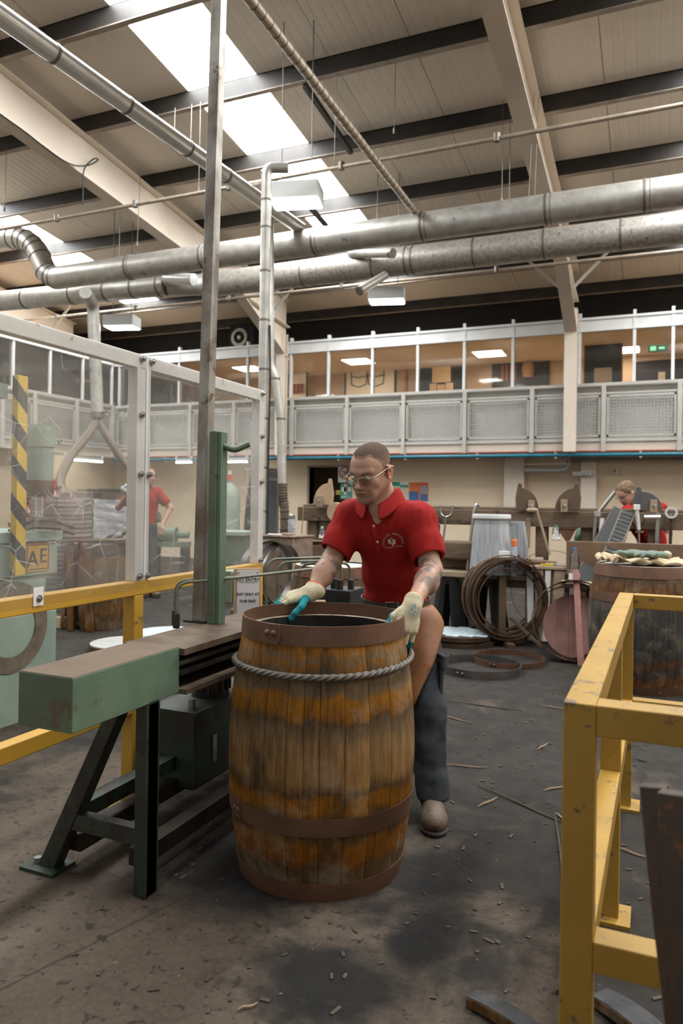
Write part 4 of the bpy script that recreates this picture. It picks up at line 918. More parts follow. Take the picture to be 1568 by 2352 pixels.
MB().add(vs,fs).build('coat_body','dark_cloth',t,70);MB().mm((-.02,.0,1.1),(.02,.9,1.14)).build('hook_arm','steel',t);MB().cyl((0,.0,-.55),(0,.0,1.12),.02,n=8).mm((-.15,-.15,-.55),(.15,.15,-.53)).build('stand_pole','steel',t)
p=at(530,1290,D=9.5);t=T('bench_saw','green machine table with cast base beyond the screen end','machine',(p.x,p.y,0),.2)
MB().mm((-.3,-.3,.85),(.3,.3,.9)).build('table_plate','press_green',t,bevel=.004);MB().box((0,0,.66),(.5,.45,.38)).build('body','machine_green',t,bevel=.02);MB().box((0,0,.24),(.4,.4,.48),taper=1.2).build('base','machine_green_dark',t)
# ---------------------------------------------------------------- yellow guard frame at the right
t=T('guard_frame','yellow square-tube guard frame standing at the right edge','guard frame',(-.127,1.50,0))
h_=.92;w_=.06
def tb(a,c,name,mat='yellow_worn'):return MB().bar(a,c,w_,w_).build(name,mat,t,bevel=.003)
for x,y in((0,0),(.01,.97),(.02,1.9),(1.3,0),(1.3,1.9)):
    p=tb((x,y,0.0),(x,y,h_-.03),'post');MB().box((x,y,.006),(.13,.13,.012)).build('foot_plate','yellow_worn',p)
tb((0,-.03,h_-.03),(.02,1.93,h_-.03),'top_rail');tb((.03,0,h_-.03),(1.33,0,h_-.03),'top_rail');tb((.05,1.9,h_-.03),(1.33,1.9,h_-.03),'top_rail')
tb((.03,0,.44),(1.27,0,.44),'low_rail');tb((0,.03,.44),(.02,1.87,.44),'low_rail');tb((.05,1.9,.44),(1.27,1.9,.44),'low_rail')
# staves leaning on the frame
mk('stave_rust',(.03,.022,.017),(.075,.045,.024),.6,sc=5,stretch=(2,2,.6),spots=(.17,.065,.018),ssc=4,sth=.56,rnd=.2,bp=.2)
mk('stave_charred',(.012,.012,.013),(.045,.043,.042),.7,sc=14,bp=.5)
mk('stave_pale',(.35,.26,.17),(.42,.32,.22),.7,sc=10)
def stave(lab,p,q,wd,th=.026,mat='stave_rust',up=(0,0,1),bend=.02,face=None,cat='stave',group=None):
    p,q=Vector(p),Vector(q);d=(q-p);L=d.length;d.normalize();x=d.cross(Vector(up)).normalized();u=x.cross(d)
    t=T('oak_stave',lab,cat,p,group=group);vs=[];K=8
    for k in range(K+1):
        f=k/K;c=d*(L*f)+u*(bend*4*f*(1-f));w2=wd/2*(.86+.14*4*f*(1-f))
        for a,b in((-1,0),(1,0),(1,1),(-1,1)):vs.append(c+x*(a*w2)+u*(th*b))
    fs=[(0,3,2,1),(K*4,K*4+1,K*4+2,K*4+3)]
    side=[];top=[]
    for k in range(K):
        for i in range(4):
            fs.append((k*4+i,k*4+(i+1)%4,k*4+4+(i+1)%4,k*4+4+i))
    MB().add(vs,fs).build('plank',mat,t,20,bevel=.002)
    if face:
        tv=[];
        for k in range(K+1):
            f=k/K;c=d*(L*f)+u*(bend*4*f*(1-f)+th+.0008);w2=wd/2*(.86+.14*4*f*(1-f))*.94
            for a in(-1,1):
                for e in(0,.0016):tv.append(c+x*(a*w2)+u*e)
        tf=[]
        for k in range(K):
            o=k*4;tf+=[(o+1,o+3,o+7,o+5),(o,o+4,o+6,o+2),(o,o+1,o+5,o+4),(o+2,o+6,o+7,o+3)]
        tf+=[(0,2,3,1),(K*4,K*4+1,K*4+3,K*4+2)]
        MB().add(tv,tf).build('charred_face',face,t,20)
    return t
p1=at(1505,1797,D=1.25);p2=at(1578,2352,D=1.22);dd=(p2-p1);p2=p1+dd*(p1.z/(-dd.z))
stave('dark rusty oak stave leaning before the yellow frame, outer one',p2,p1,.050,up=(-.2,-1,.1))
p1=at(1560,1815,D=1.16);p2=at(1618,2352,D=1.13);dd=(p2-p1);p2=p1+dd*(p1.z/(-dd.z))
stave('brown oak stave leaning at the right edge of the picture',p2,p1,.062,up=(-.35,-1,.1))
a=at(1083,2278,Z=.03);c=at(1300,2420,Z=.03);stave('charred oak stave lying on the floor left of the yellow post',(c.x,c.y,.0),(a.x,a.y,0),.055,mat='cask_brown',face='stave_charred',bend=.015)
a=at(1375,2275,Z=.03);c=at(1560,2420,Z=.03);stave('charred oak stave lying on the floor behind the yellow post',(c.x,c.y,0),(a.x,a.y,0),.075,mat='cask_brown',face='stave_charred',bend=.015)
# slivers of wood on the floor
mk('sliver_wood',(.20,.13,.075),(.27,.18,.105),.7,sc=10);mk('sliver_dark',(.04,.03,.02),(.08,.055,.035),.7,sc=10)
SL=[((1016,1608),(1199,1631),'sliver_dark','long dark strip on the wet floor behind the man'),((1005,1640),(1088,1660),'sliver_wood','pale straight sliver behind the man'),((1240,1620),(1310,1628),'sliver_wood','pale sliver just left of the yellow frame top'),((1097,1803),(1310,1895),'sliver_dark','long dark sliver running to the yellow post'),((1097,1852),(1142,1830),'sliver_wood','short pale sliver resting by the long dark one'),((1273,1868),(1302,2070),'sliver_dark','long upright-looking sliver beside the yellow post'),((1274,1866),(1305,1888),'sliver_wood','short pale sliver at the head of the long one'),((1247,1815),(1306,1802),'sliver_wood','pinkish sliver touching the yellow post'),((1016,1755),(1122,1762),'sliver_wood','thin pale strip at the edge of the puddle'),((1235,1720),(1258,1706),'sliver_wood','tiny pale sliver on the wet floor'),((1457,1742),(1485,1747),'sliver_dark','small dark chip inside the yellow frame'),((1415,1945),(1485,1968),'sliver_wood','thin twig inside the yellow frame'),((545,2318),(592,2302),'sliver_wood','pale chip at the bottom of the picture'),((1270,1330+950),(1290,2262),'sliver_dark','dark chip left of the yellow post foot'),((480,1895),(487,1888),'sliver_wood','brown chip under the machine')]
for a,c,m_,lab in SL:
    A=at(*a,Z=.008);C=at(*c,Z=.008);t=T('wood_sliver',lab,'wood sliver',(A.x,A.y,0));d=C-A;L=d.length
    pts=[d*f+Vector((0,0,.006+.003*math.sin(7*f)))+Vector((-d.y,d.x,0)).normalized()*(.004*L*math.sin(5*f)) for f in(0,.25,.5,.75,1)]
    b=MB().tube(pts,[.002,.004,.0045,.004,.0015],n=5).build('splinter',m_,t)
R=random.Random(21)
for nm,lab,m_,cnt,s0,s1 in(('wood_debris','pale wood chips and grit scattered over the floor','sliver_wood',130,.002,.006),('soot_debris','dark crumbs and bark scraps scattered over the floor','sliver_dark',520,.004,.015)):
    b=MB()
    for k in range(cnt):
        y=R.uniform(1.5,6.6);x=R.uniform(-1.0-y*.32,.05+y*.06)
        if (x-BC.x)**2+(y-BC.y)**2<.12:continue
        l=R.uniform(s0,s1);b.box((x,y,.002),(l*R.uniform(1,2.6),l*.7,.004),(0,0,R.uniform(0,3)))
    tag(b.build(nm,m_),lab,'debris',kind='stuff')
# ---------------------------------------------------------------- grey cask at the right with gloves on it
p=at(1472,1573,Z=0);t=cask('cask','dark grey cask standing behind the yellow frame with gloves on its lid','' or Vector((p.x,p.y,0)),H=.88,rt_=.318,rb=.375,n=26,mat='cask_grey',hoops=((.80,.876,'hoop_rust'),(.625,.69,'hoop_rust',YAW-PI/2+.15),(0,.06,'hoop_rust')),top='head_pale',K=10,seed=3)
GC=Vector((p.x,p.y,.872))
mk('apron_cloth',(.40,.29,.17),(.48,.36,.22),.8,sc=8,bp=.3);mk('glove_green',(.09,.135,.105),(.15,.2,.155),.7,sc=9,bp=.3);mk('glove_cuff',(.42,.36,.25),rough=.8)
t=T('folded_cloth','crumpled tan leather cloth lying on the grey cask','cloth',GC,YAW)
vs=[];fs=[];nx,ny=26,14
for lay in(0,1):
    for i in range(nx+1):
        for j in range(ny+1):
            x=-.30+.58*i/nx;y=-.2+.34*j/ny+.03*math.sin(i*.5);z=.012+.022*abs(math.sin(i*.55+j*.3))+.012*math.sin(j*.9+i*.2)+.03*math.exp(-((x+.26)/.05)**2)
            vs.append((x,y,max(.004,z)+(.012 if lay else 0)))
for lay in(0,1):
    o=lay*(nx+1)*(ny+1)
    for i in range(nx):
        for j in range(ny):
            q=(o+i*(ny+1)+j,o+(i+1)*(ny+1)+j,o+(i+1)*(ny+1)+j+1,o+i*(ny+1)+j+1);fs.append(q if lay else q[::-1])
o=(nx+1)*(ny+1)
for i in range(nx):
    for j in(0,ny):fs.append((i*(ny+1)+j,(i+1)*(ny+1)+j,o+(i+1)*(ny+1)+j,o+i*(ny+1)+j))
for j in range(ny):
    for i in(0,nx):fs.append((i*(ny+1)+j,i*(ny+1)+j+1,o+i*(ny+1)+j+1,o+i*(ny+1)+j))
MB().add(vs,fs).build('cloth_sheet','apron_cloth',t,80)
MB().cyl((-.27,-.17,.05),(-.24,.12,.055),.028,n=14).build('rolled_edge','apron_cloth',t,60)
# ---------------------------------------------------------------- SDF modelling for soft bodies
class SDF:
    def __init__(s):s.p=[]
    def cap(s,a,b,ra,rb=None,k=.02,op=0):
        s.p.append(('c',np.array(a,float),np.array(b,float),ra,ra if rb is None else rb,k,op));return s
    def ell(s,c,r,R=None,k=.02,op=0):
        r=np.array(r if hasattr(r,'__len__') else (r,r,r),float);s.p.append(('e',np.array(c,float),r,np.array(R if R is not None else np.eye(3),float),k,op));return s
    def chain(s,pts,rs,k=.02):
        for i in range(len(pts)-1):s.cap(pts[i],pts[i+1],rs[i],rs[i+1],k)
        return s
    def plane(s,c,n,reg,k=.004):   # cut away the side n points to, inside a ball reg
        n=np.array(n,float);s.p.append(('p',np.array(c,float),n/np.linalg.norm(n),reg,k,2));return s
    def box(s,c,h,R=None,rd=.004,k=.006,op=0):
        s.p.append(('b',np.array(c,float),np.array(h,float),np.array(R if R is not None else np.eye(3),float),rd,k,op));return s
    def bounds(s,q):
        if q[0]=='c':
            lo=np.minimum(q[1]-q[3],q[2]-q[4]);hi=np.maximum(q[1]+q[3],q[2]+q[4])
            lo=np.minimum(lo,np.minimum(q[1]-q[3],q[2]-q[4]));hi=np.maximum(hi,q[1]+q[3])
        elif q[0]=='e':
            e=np.abs(q[3])@q[2];lo=q[1]-e;hi=q[1]+e
        elif q[0]=='b':
            e=np.abs(q[3])@(q[2]+q[4]);lo=q[1]-e;hi=q[1]+e
        else:lo=q[1]-q[3];hi=q[1]+q[3]
        return lo,hi
    def mesh(s,res,smooth=2,warp=None):
        bs=[s.bounds(q) for q in s.p if q[-1]==0]
        lo=np.min([b[0] for b in bs],0)-res*4;hi=np.max([b[1] for b in bs],0)+res*4
        n=np.ceil((hi-lo)/res).astype(int)+1
        D=np.full(n,1.0,np.float32)
        ax=[lo[i]+res*np.arange(n[i]) for i in range(3)]
        for q in s.p:
            k=q[-2];op=q[-1];l,h=s.bounds(q);mg=max(k,0)*1.2+res*4
            i0=np.clip(np.floor((l-mg-lo)/res).astype(int),0,n-1);i1=np.clip(np.ceil((h+mg-lo)/res).astype(int)+1,0,n)
            if (i1<=i0).any():continue
            sl=tuple(slice(i0[i],i1[i]) for i in range(3))
            X,Y,Z=np.meshgrid(*[ax[i][sl[i]].astype(np.float32) for i in range(3)],indexing='ij')
            if q[0]=='c':
                a,b,ra,rb=q[1],q[2],q[3],q[4];ba=b-a;L2=max(ba@ba,1e-9)
                tt=np.clip(((X-a[0])*ba[0]+(Y-a[1])*ba[1]+(Z-a[2])*ba[2])/L2,0,1)
                d=np.sqrt((X-a[0]-tt*ba[0])**2+(Y-a[1]-tt*ba[1])**2+(Z-a[2]-tt*ba[2])**2)-(ra+(rb-ra)*tt)
            elif q[0]=='e':
                c,r,R=q[1],q[2],q[3];x,y,z=X-c[0],Y-c[1],Z-c[2]
                u=(R[0,0]*x+R[1,0]*y+R[2,0]*z);v=(R[0,1]*x+R[1,1]*y+R[2,1]*z);w=(R[0,2]*x+R[1,2]*y+R[2,2]*z)
                k0=np.sqrt((u/r[0])**2+(v/r[1])**2+(w/r[2])**2);k1=np.sqrt((u/r[0]**2)**2+(v/r[1]**2)**2+(w/r[2]**2)**2)+1e-9
                d=k0*(k0-1)/k1
            elif q[0]=='b':
                c,hh,R,rd=q[1],q[2],q[3],q[4];x,y,z=X-c[0],Y-c[1],Z-c[2]
                u=np.abs(R[0,0]*x+R[1,0]*y+R[2,0]*z)-hh[0];v=np.abs(R[0,1]*x+R[1,1]*y+R[2,1]*z)-hh[1];w=np.abs(R[0,2]*x+R[1,2]*y+R[2,2]*z)-hh[2]
                d=np.sqrt(np.maximum(u,0)**2+np.maximum(v,0)**2+np.maximum(w,0)**2)+np.minimum(np.maximum(u,np.maximum(v,w)),0)-rd
            else:
                c,nn,rg=q[1],q[2],q[3];d=-((X-c[0])*nn[0]+(Y-c[1])*nn[1]+(Z-c[2])*nn[2])
                out=np.sqrt((X-c[0])**2+(Y-c[1])**2+(Z-c[2])**2)-rg;d=np.maximum(d,out)
            A=D[sl]
            if op==0:
                if k<=0:D[sl]=np.minimum(A,d)
                else:
                    hh=np.clip(.5+.5*(A-d)/k,0,1);D[sl]=A*(1-hh)+d*hh-k*hh*(1-hh)
            else:
                d=-d
                hh=np.clip(.5-.5*(A-d)/max(k,1e-6),0,1);D[sl]=A*(1-hh)+d*hh+k*hh*(1-hh)
        s.lo,s.res=lo,res
        return nets(D,lo,res,smooth)
def nets(D,lo,res,smooth=1):
    S_=D<0;n=D.shape
    c=np.zeros(np.array(n)-1,np.int8)
    for i in(0,1):
        for j in(0,1):
            for k in(0,1):c+=S_[i:n[0]-1+i,j:n[1]-1+j,k:n[2]-1+k]
    act=(c>0)&(c<8);idx=-np.ones(act.shape,np.int64);I=np.argwhere(act);idx[act]=np.arange(len(I))
    acc=np.zeros((len(I),3));cnt=np.zeros(len(I))
    for ax in range(3):
        for o1 in(0,1):
            for o2 in(0,1):
                o=[0,0,0];oth=[a for a in range(3) if a!=ax];o[oth[0]]=o1;o[oth[1]]=o2
                p=I+np.array(o);q=p.copy();q[:,ax]+=1
                da=D[p[:,0],p[:,1],p[:,2]];db=D[q[:,0],q[:,1],q[:,2]];m=(da<0)!=(db<0)
                t=np.where(m,da/(da-db+1e-12),0);pt=p.astype(float);pt[:,ax]+=t
                acc[m]+=pt[m];cnt[m]+=1
    V=acc/cnt[:,None]
    F_=[]
    for ax in range(3):
        a=[slice(None)]*3;b=[slice(None)]*3;a[ax]=slice(0,n[ax]-1);b[ax]=slice(1,n[ax])
        sa=S_[tuple(a)];sb=S_[tuple(b)];ch=np.argwhere(sa!=sb)
        oth=[q for q in range(3) if q!=ax]
        ok=(ch[:,oth[0]]>0)&(ch[:,oth[1]]>0)&(ch[:,oth[0]]<n[oth[0]]-1)&(ch[:,oth[1]]<n[oth[1]]-1);ch=ch[ok]
        fl=sa[ch[:,0],ch[:,1],ch[:,2]]
        qs=[]
        for d1,d2 in((1,1),(0,1),(0,0),(1,0)):
            p=ch.copy();p[:,oth[0]]-=d1;p[:,oth[1]]-=d2;qs.append(idx[p[:,0],p[:,1],p[:,2]])
        Q=np.stack(qs,1);flip=fl if ax!=1 else ~fl;Q[~flip]=Q[~flip][:,::-1];F_.append(Q)
    Fq=np.concatenate(F_)
    # laplacian smoothing keeps the surface soft
    for _ in range(smooth):
        s=np.zeros_like(V);c2=np.zeros(len(V))
        for a,b in((0,1),(1,2),(2,3),(3,0)):
            np.add.at(s,Fq[:,a],V[Fq[:,b]]);np.add.at(c2,Fq[:,a],1);np.add.at(s,Fq[:,b],V[Fq[:,a]]);np.add.at(c2,Fq[:,b],1)
        V=V*.5+.5*s/np.maximum(c2,1)[:,None]
    return V*res+lo,Fq
def npmesh(name,V,Fq,mats,parent,colour=None,shade=True):
    me=bpy.data.meshes.new(name);me.vertices.add(len(V));me.vertices.foreach_set('co',V.astype(np.float32).ravel())
    me.loops.add(len(Fq)*4);me.loops.foreach_set('vertex_index',Fq.astype(np.int32).ravel())
    me.polygons.add(len(Fq));me.polygons.foreach_set('loop_start',np.arange(0,len(Fq)*4,4,dtype=np.int32))
    if shade:me.polygons.foreach_set('use_smooth',[True]*len(Fq))
    me.update(calc_edges=True);me.validate()
    for m_ in(mats if isinstance(mats,(list,tuple)) else [mats]):me.materials.append(MAT[m_])
    if colour is not None:
        at_=me.color_attributes.new('tone','FLOAT_COLOR','POINT');at_.data.foreach_set('color',np.concatenate([colour,np.ones((len(V),1))],1).astype(np.float32).ravel())
    return link(name,me,parent)
def tone_mat(name,rough,bp=.1,bsc=90,spec=.35,sss=0,nz=.12,nsc=30):
    m,t,b=nt(name);a=t.nodes.new('ShaderNodeVertexColor');a.layer_name='tone'
    col=mix(t,1.0,a.outputs[0],ramp(t,noise(t,nsc,5),[(.3,(1-nz,)*3),(.7,(1+nz,)*3)]),'MULTIPLY');t.links.new(col,b.inputs['Base Color'])
    b.inputs['Roughness'].default_value=rough;b.inputs['Specular IOR Level'].default_value=spec
    if sss:b.inputs['Subsurface Weight'].default_value=sss;b.inputs['Subsurface Radius'].default_value=(.012,.005,.003);b.inputs['Subsurface Scale'].default_value=.5
    bump(t,b,noise(t,bsc,4),bp,.003);MAT[name]=m
tone_mat('skin',.5,.12,160,.35);tone_mat('buzz_hair',.95,.8,500,.08,nz=.4,nsc=350);tone_mat('glove',.75,.3,220,.25)
# work gloves left on the grey cask
def loose_glove(lab,c,rz_,flip=1):
    t=T('work_glove',lab,'glove',GC+Vector((0,0,.055))+RT*c[0]+FW*c[1],YAW+rz_)
    g=SDF().ell((0,0,.022),(.068,.05,.03),k=.01).ell((.075,0,.02),(.042,.042,.026),k=.012)
    for k,(y,l) in enumerate(((-.040,.065),(-.014,.08),(.013,.075),(.036,.058))):g.chain([(-.05,y,.022),(-.09,y*1.12,.028),(-.055-l,y*1.1,.014+.008*(k%2))],[.0145,.0135,.012],k=.004)
    g.chain([(.0,-.042*flip,.022),(-.025,-.074*flip,.028),(-.06,-.082*flip,.022)],[.017,.015,.013],k=.006)
    V,Q=g.mesh(.0035);npmesh('glove_body',V,Q,'glove_green',t)
    V,Q=SDF().ell((.12,0,.022),(.026,.045,.027),k=.005).mesh(.004);npmesh('cuff',V,Q,'glove_cuff',t)
loose_glove('dark green work glove lying flat on the folded cloth',(.06,-.02),.25)
loose_glove('dark green work glove tucked under the other on the cask',(-.04,.08),-.35,-1)
# ---------------------------------------------------------------- hoops on the floor and standing
def hoop_thing(lab,c,r,h,mat,M=None,loc=None,group=None,th=.004):
    t=T('cask_hoop',lab,'hoop',c,group=group);MB().ring(r-th,r,0,h,56,M=M).build('band',mat,t,40)
    q=Vector((r*math.cos(1.1),r*math.sin(1.1),h/2))
    for da in(0,.12):
        p=Vector(((r)*math.cos(-1.9+da),(r)*math.sin(-1.9+da),h/2));p=M@p if M is not None else p
        MB().sph(p,.011,8,6).build('rivet',mat,t)
    return t
p=at(1102,1540,Z=0);hp=hoop_thing('wide dark steel hoop lying flat on the floor behind the man',(p.x,p.y,0),.315,.062,'hoop_steel')
q=RT*-.19+FW*.25;MB().mm((q.x-.012,q.y-.004,.0),(q.x+.012,q.y+.004,.075)).build('steel_clip','chrome',hp)
p2=at(1150,1528,Z=0);hoop_thing('rusty hoop lying flat half inside the wide dark hoop',(p2.x+.03,p2.y+.16,.0),.29,.045,'hoop_rust')
# big coil of hoops standing on a post stand
HC=at(1152,1368,D=6.85)
yaw=YAW+.1;MH=Matrix.Rotation(yaw,3,'Z')@Matrix.Rotation(PI/2,3,'X')
t=T('hoop_stand','wooden post stand carrying the upright coil of dark hoops','stand',(HC.x,HC.y,0),yaw)
mk('post_brown',(.09,.06,.03),(.13,.085,.045),.6,sc=6)
MB().mm((-.035,-.03,.02),(.035,.03,.82)).build('post','post_brown',t,bevel=.004);MB().mm((-.05,-.05,.80),(.06,.06,.86)).build('post_cap','pale_board',t,bevel=.004)
MB().mm((-.3,-.035,0),(.3,.035,.04)).mm((-.035,-.3,0),(.035,.3,.041)).build('cross_foot','dark_rust',t)
MB().bar((.05,-.1,.25),(.3,-.28,.0),.025,.025).build('strut','post_brown',t)
R=random.Random(4)
for k in range(24):
    r=.395-R.random()*.105;y=-.17+k*.0155;zc=HC.z+R.uniform(-.012,.012)+(.385-r)*-.4
    dx=R.uniform(-.02,.03)+(.0 if k<12 else .05)
    c=Vector((HC.x,HC.y,0))+Matrix.Rotation(yaw,3,'Z')@Vector((dx,y,0))
    o=hoop_thing('dark rusted hoop in the upright coil beside the bench',(c.x,c.y,max(zc,r)),r,.026,['hoop_dark','hoop_rust','hoop_dark','dark_rust'][k%4],M=Matrix.Rotation(yaw+R.uniform(-.08,.08),3,'Z')@Matrix.Rotation(PI/2+R.uniform(-.05,.05),3,'X'),group='hoops of the upright coil',th=.009)
# red cask head leaning within hoops
HC2=at(1318,1432,D=6.1);yaw2=YAW-.25;M2=Matrix.Rotation(yaw2,3,'Z')@Matrix.Rotation(PI/2-.22,3,'X')
for k in range(3):
    c=HC2+Matrix.Rotation(yaw2,3,'Z')@Vector((-.02*k,.06*k,0));r=(.335,.325,.30)[k]
    hoop_thing(['outermost rusty hoop propped around the red cask head','middle rusty hoop propped around the red cask head','inner dark hoop propped behind the red cask head'][k],(c.x,c.y,r*.985+.005),r,.06,['hoop_rust','dark_rust','hoop_dark'][k],M=M2)
t=T('red_cask_head','round red-stained cask head propped inside the hoops','cask head',(HC2.x,HC2.y+.09,.275))
r=.265
for k in range(5):
    y0=-r+2*r*k/5;y1=y0+2*r/5;pts=[]
    for i in range(9):
        y=y0+.001+(y1-y0-.002)*i/8;pts.append((math.sqrt(max(1e-6,r*r-y*y)),y))
    MB().prism([(y,x) for x,y in pts+[(-x,y) for x,y in reversed(pts)]],0,.022,M2).build('head_board','head_red',t)
a=at(1335,1505,D=5.85);c=at(1322,1310,D=6.2);t=T('red_batten','red-stained square batten leaning across the red cask head','batten',(a.x,a.y,0))
MB().bar((0,0,.0),(c-Vector((a.x,a.y,0))),.05,.04,(0,1,0)).build('bar','red_paint_wood',t,bevel=.003);MB().box((0,0,.012),(.055,.045,.02)).build('metal_shoe','steel',t)
# flat stack of two dark heads under the bench
p=at(1052,1465,Z=.04)
for k in range(2):
    t=T('grey_cask_head',['grey-blue cask head on top of the flat pair under the bench','lower dark cask head of the flat pair under the bench'][k],'cask head',(p.x+.02*k,p.y,.055*(1-k)))
    MB().lathe([(0,0),(.33,0),(.33,.04),(0,.04)],40).build('disc','hoop_dark',t)
    for j in range(5):MB().mm((-.30+j*.12+.001,-.26+.05*abs(j-2),.04),(-.18+j*.12-.001,.26-.05*abs(j-2),.046)).build('head_board','head_blue' if k==0 else 'hoop_dark',t)
# hoops propped near the screen end
HC3=at(606,1318,D=5.9);R=random.Random(8)
for k in range(6):
    r=.275-.004*k;yw=YAW+.85;c=HC3+RT*(.018*k)+FW*(.045*k)
    hoop_thing('pale steel hoop in the row propped by the screen end',(c.x,c.y,r+.43),r,.065,['hoop_steel','rail_rust','steel'][k%3],M=Matrix.Rotation(yw+.03*k,3,'Z')@Matrix.Rotation(PI/2,3,'X'),group='hoops propped by the screen end')
t=T('hoop_trestle','low dark trestle under the row of propped hoops','trestle',(HC3.x,HC3.y+.12,0),YAW);MB().mm((-.3,-.2,.35),(.36,.35,.43)).build('top_board','post_brown',t,bevel=.004)
for x in(-.26,.28):
    for y in(-.15,.27):MB().mm((x,y,0),(x+.05,y+.05,.35)).build('leg','post_brown',t)
# ---------------------------------------------------------------- the long work bench and what lies on it
mk('bench_wood',(.085,.055,.03),(.16,.105,.062),.65,sc=4,stretch=(.6,4,4),spots=(.035,.024,.016),ssc=5,sth=.57,bp=.3,bsc=30)
mk('bench_brown',(.13,.075,.04),(.19,.115,.065),.65,sc=4,bp=.25)
mk('timber_pale',(.26,.19,.12),(.35,.26,.17),.7,sc=6,stretch=(.6,5,5),bp=.2)
mk('template_brown',(.075,.045,.025),(.11,.07,.04),.55,sc=6)
mk('template_pale',(.36,.24,.14),(.44,.31,.19),.65,sc=7)
mk('box_rust',(.15,.10,.07),(.23,.16,.115),.7,sc=20,spots=(.08,.05,.03),ssc=6,sth=.6)
mk('bag_white',(.27,.28,.29),(.40,.41,.42),.4,sc=8,stretch=(5,5,.5),bp=.5,bsc=9)
clear('pet',(.96,.98,1),.06,(.8,.85,.9),.12,0,.05)
YBN=7.38
xL=at(683,1165,Y=YBN).x;xR=4.6
t=T('work_bench','long heavy timber work bench on posts crossing the middle of the hall','work bench',(xL,YBN,0))
W_=xR-xL
MB().mm((0,0,1.08),(W_,.13,1.235)).build('front_beam','bench_wood',t,bevel=.006)
MB().mm((.05,.22,1.13),(W_,.34,1.27)).build('rear_beam','bench_wood',t,bevel=.006)
MB().mm((.02,.10,1.235),(W_,.30,1.262)).build('top_board','bench_wood',t,bevel=.004)
for u in(712,905,1240,1345,1500):
    x=at(u,1200,Y=YBN).x-xL;MB().mm((x-.05,.04,0),(x+.06,.2,1.09)).build('post','bench_wood',t,bevel=.005)
MB().mm((.1,.1,.98),(1.6,.2,1.07)).build('left_rail','timber_pale',t,bevel=.005)
x0=at(1300,1250,Y=6.95).x-xL
MB().mm((x0,-.42,.66),(W_,-.38,.97)).build('trough_board','bench_brown',t,bevel=.004);MB().mm((x0,-.38,.62),(W_,.1,.66)).build('trough_floor','bench_brown',t);MB().mm((x0+1.1,.1,.66),(W_,.14,.99)).build('trough_back','timber_pale',t)
for u in(1320,1420,1560):
    x=at(u,1300,Y=7.0).x-xL;MB().mm((x,-.36,0),(x+.09,-.25,.66)).build('trough_leg','bench_wood',t)
# low bench left of the coil
x0=at(985,1320,Y=7.0).x;x1=at(1258,1320,Y=7.0).x
t=T('low_bench','low dark plank bench with splayed black legs behind the hoop coil','bench',(x0,7.02,0))
L=x1-x0
for k in range(2):MB().mm((0,-.02+.2*k,.58),(L,.17+.2*k,.63)).build('plank','timber_pale',t,bevel=.004)
MB().mm((0,.05,.5),(L,.33,.58)).build('apron_board','bench_wood',t)
MB().mm((.02,.12,.74),(L*.42,.32,.92)).mm((0,.3,.63),(L*.5,.36,.75)).build('log','bench_wood',t,bevel=.02)
for x,s in((.12,-.06),(.24,.05),(L*.42,-.05),(L*.55,.06),(L*.9,.05)):
    for y in(.02,.28):MB().bar((x,y,.55),(x+s,y+(.06 if y>.1 else -.05),0),.09,.045).build('leg','black',t)
# curved cooper's templates clamped on the bench
def template(lab,u,v0,v1,wpx,flip,mat,Y=YBN-.02,shape='leaf'):
    p=at(u,v1,Y=Y);D=(p-Vector((0,0,CAMH))).dot(FW);s=D/F;h=(v1-v0)*s;w=wpx*s
    t=T('curved_template',lab,'template',(p.x,p.y,p.z),YAW*.6)
    pts=[(0,0),(w*.16,h*.02),(w*.2,h*.45),(w*.08,h*1.0),(-w*.06,h*1.0),(-w*.1,h*.86)]
    for i in range(9):
        f=i/8;pts.append((-w*.1-w*.74*math.sin(f*PI/2),h*.82-h*.8*(1-math.cos(f*PI/2))))
    pts+=[(-w*.84,0)]
    pts=[(x*flip,y) for x,y in pts]
    MB().prism(pts,-.02,.02,RX).build('board',mat,t,bevel=.004)
    MB().mm((-w*.5*flip-.03,-.06,-.02),(-w*.5*flip+.03,.03,.10)).build('clamp_block','timber_pale',t,bevel=.004);MB().cyl((-w*.5*flip,-.09,.05),(-w*.5*flip,-.03,.05),.012,n=10).build('clamp_screw','chrome',t,40)
    return t
template('pale wooden curved template clamped at the left end of the bench',757,1100,1160,45,1,'template_pale')
template('dark curved template on the bench, its point up at the left',1193,1110,1172,50,-1,'template_brown')
template('dark curved template on the bench, its point up at the right',1322,1110,1172,55,1,'template_brown')
template('grey metal curved template in front of the bent worker',1465,1118,1172,62,-1,'hoop_steel',YBN+.1)
p=at(1300,1195,Y=YBN);t=T('iron_bracket','rusty triangular iron bracket hanging under the bench','bracket',(p.x,p.y-.02,1.08));MB().prism([(-.09,0),(.1,0),(.02,-.16)],-.01,.01,RX).build('plate','hoop_rust',t);MB().mm((-.1,-.02,-.01),(.11,.02,.0)).build('flange','hoop_rust',t)
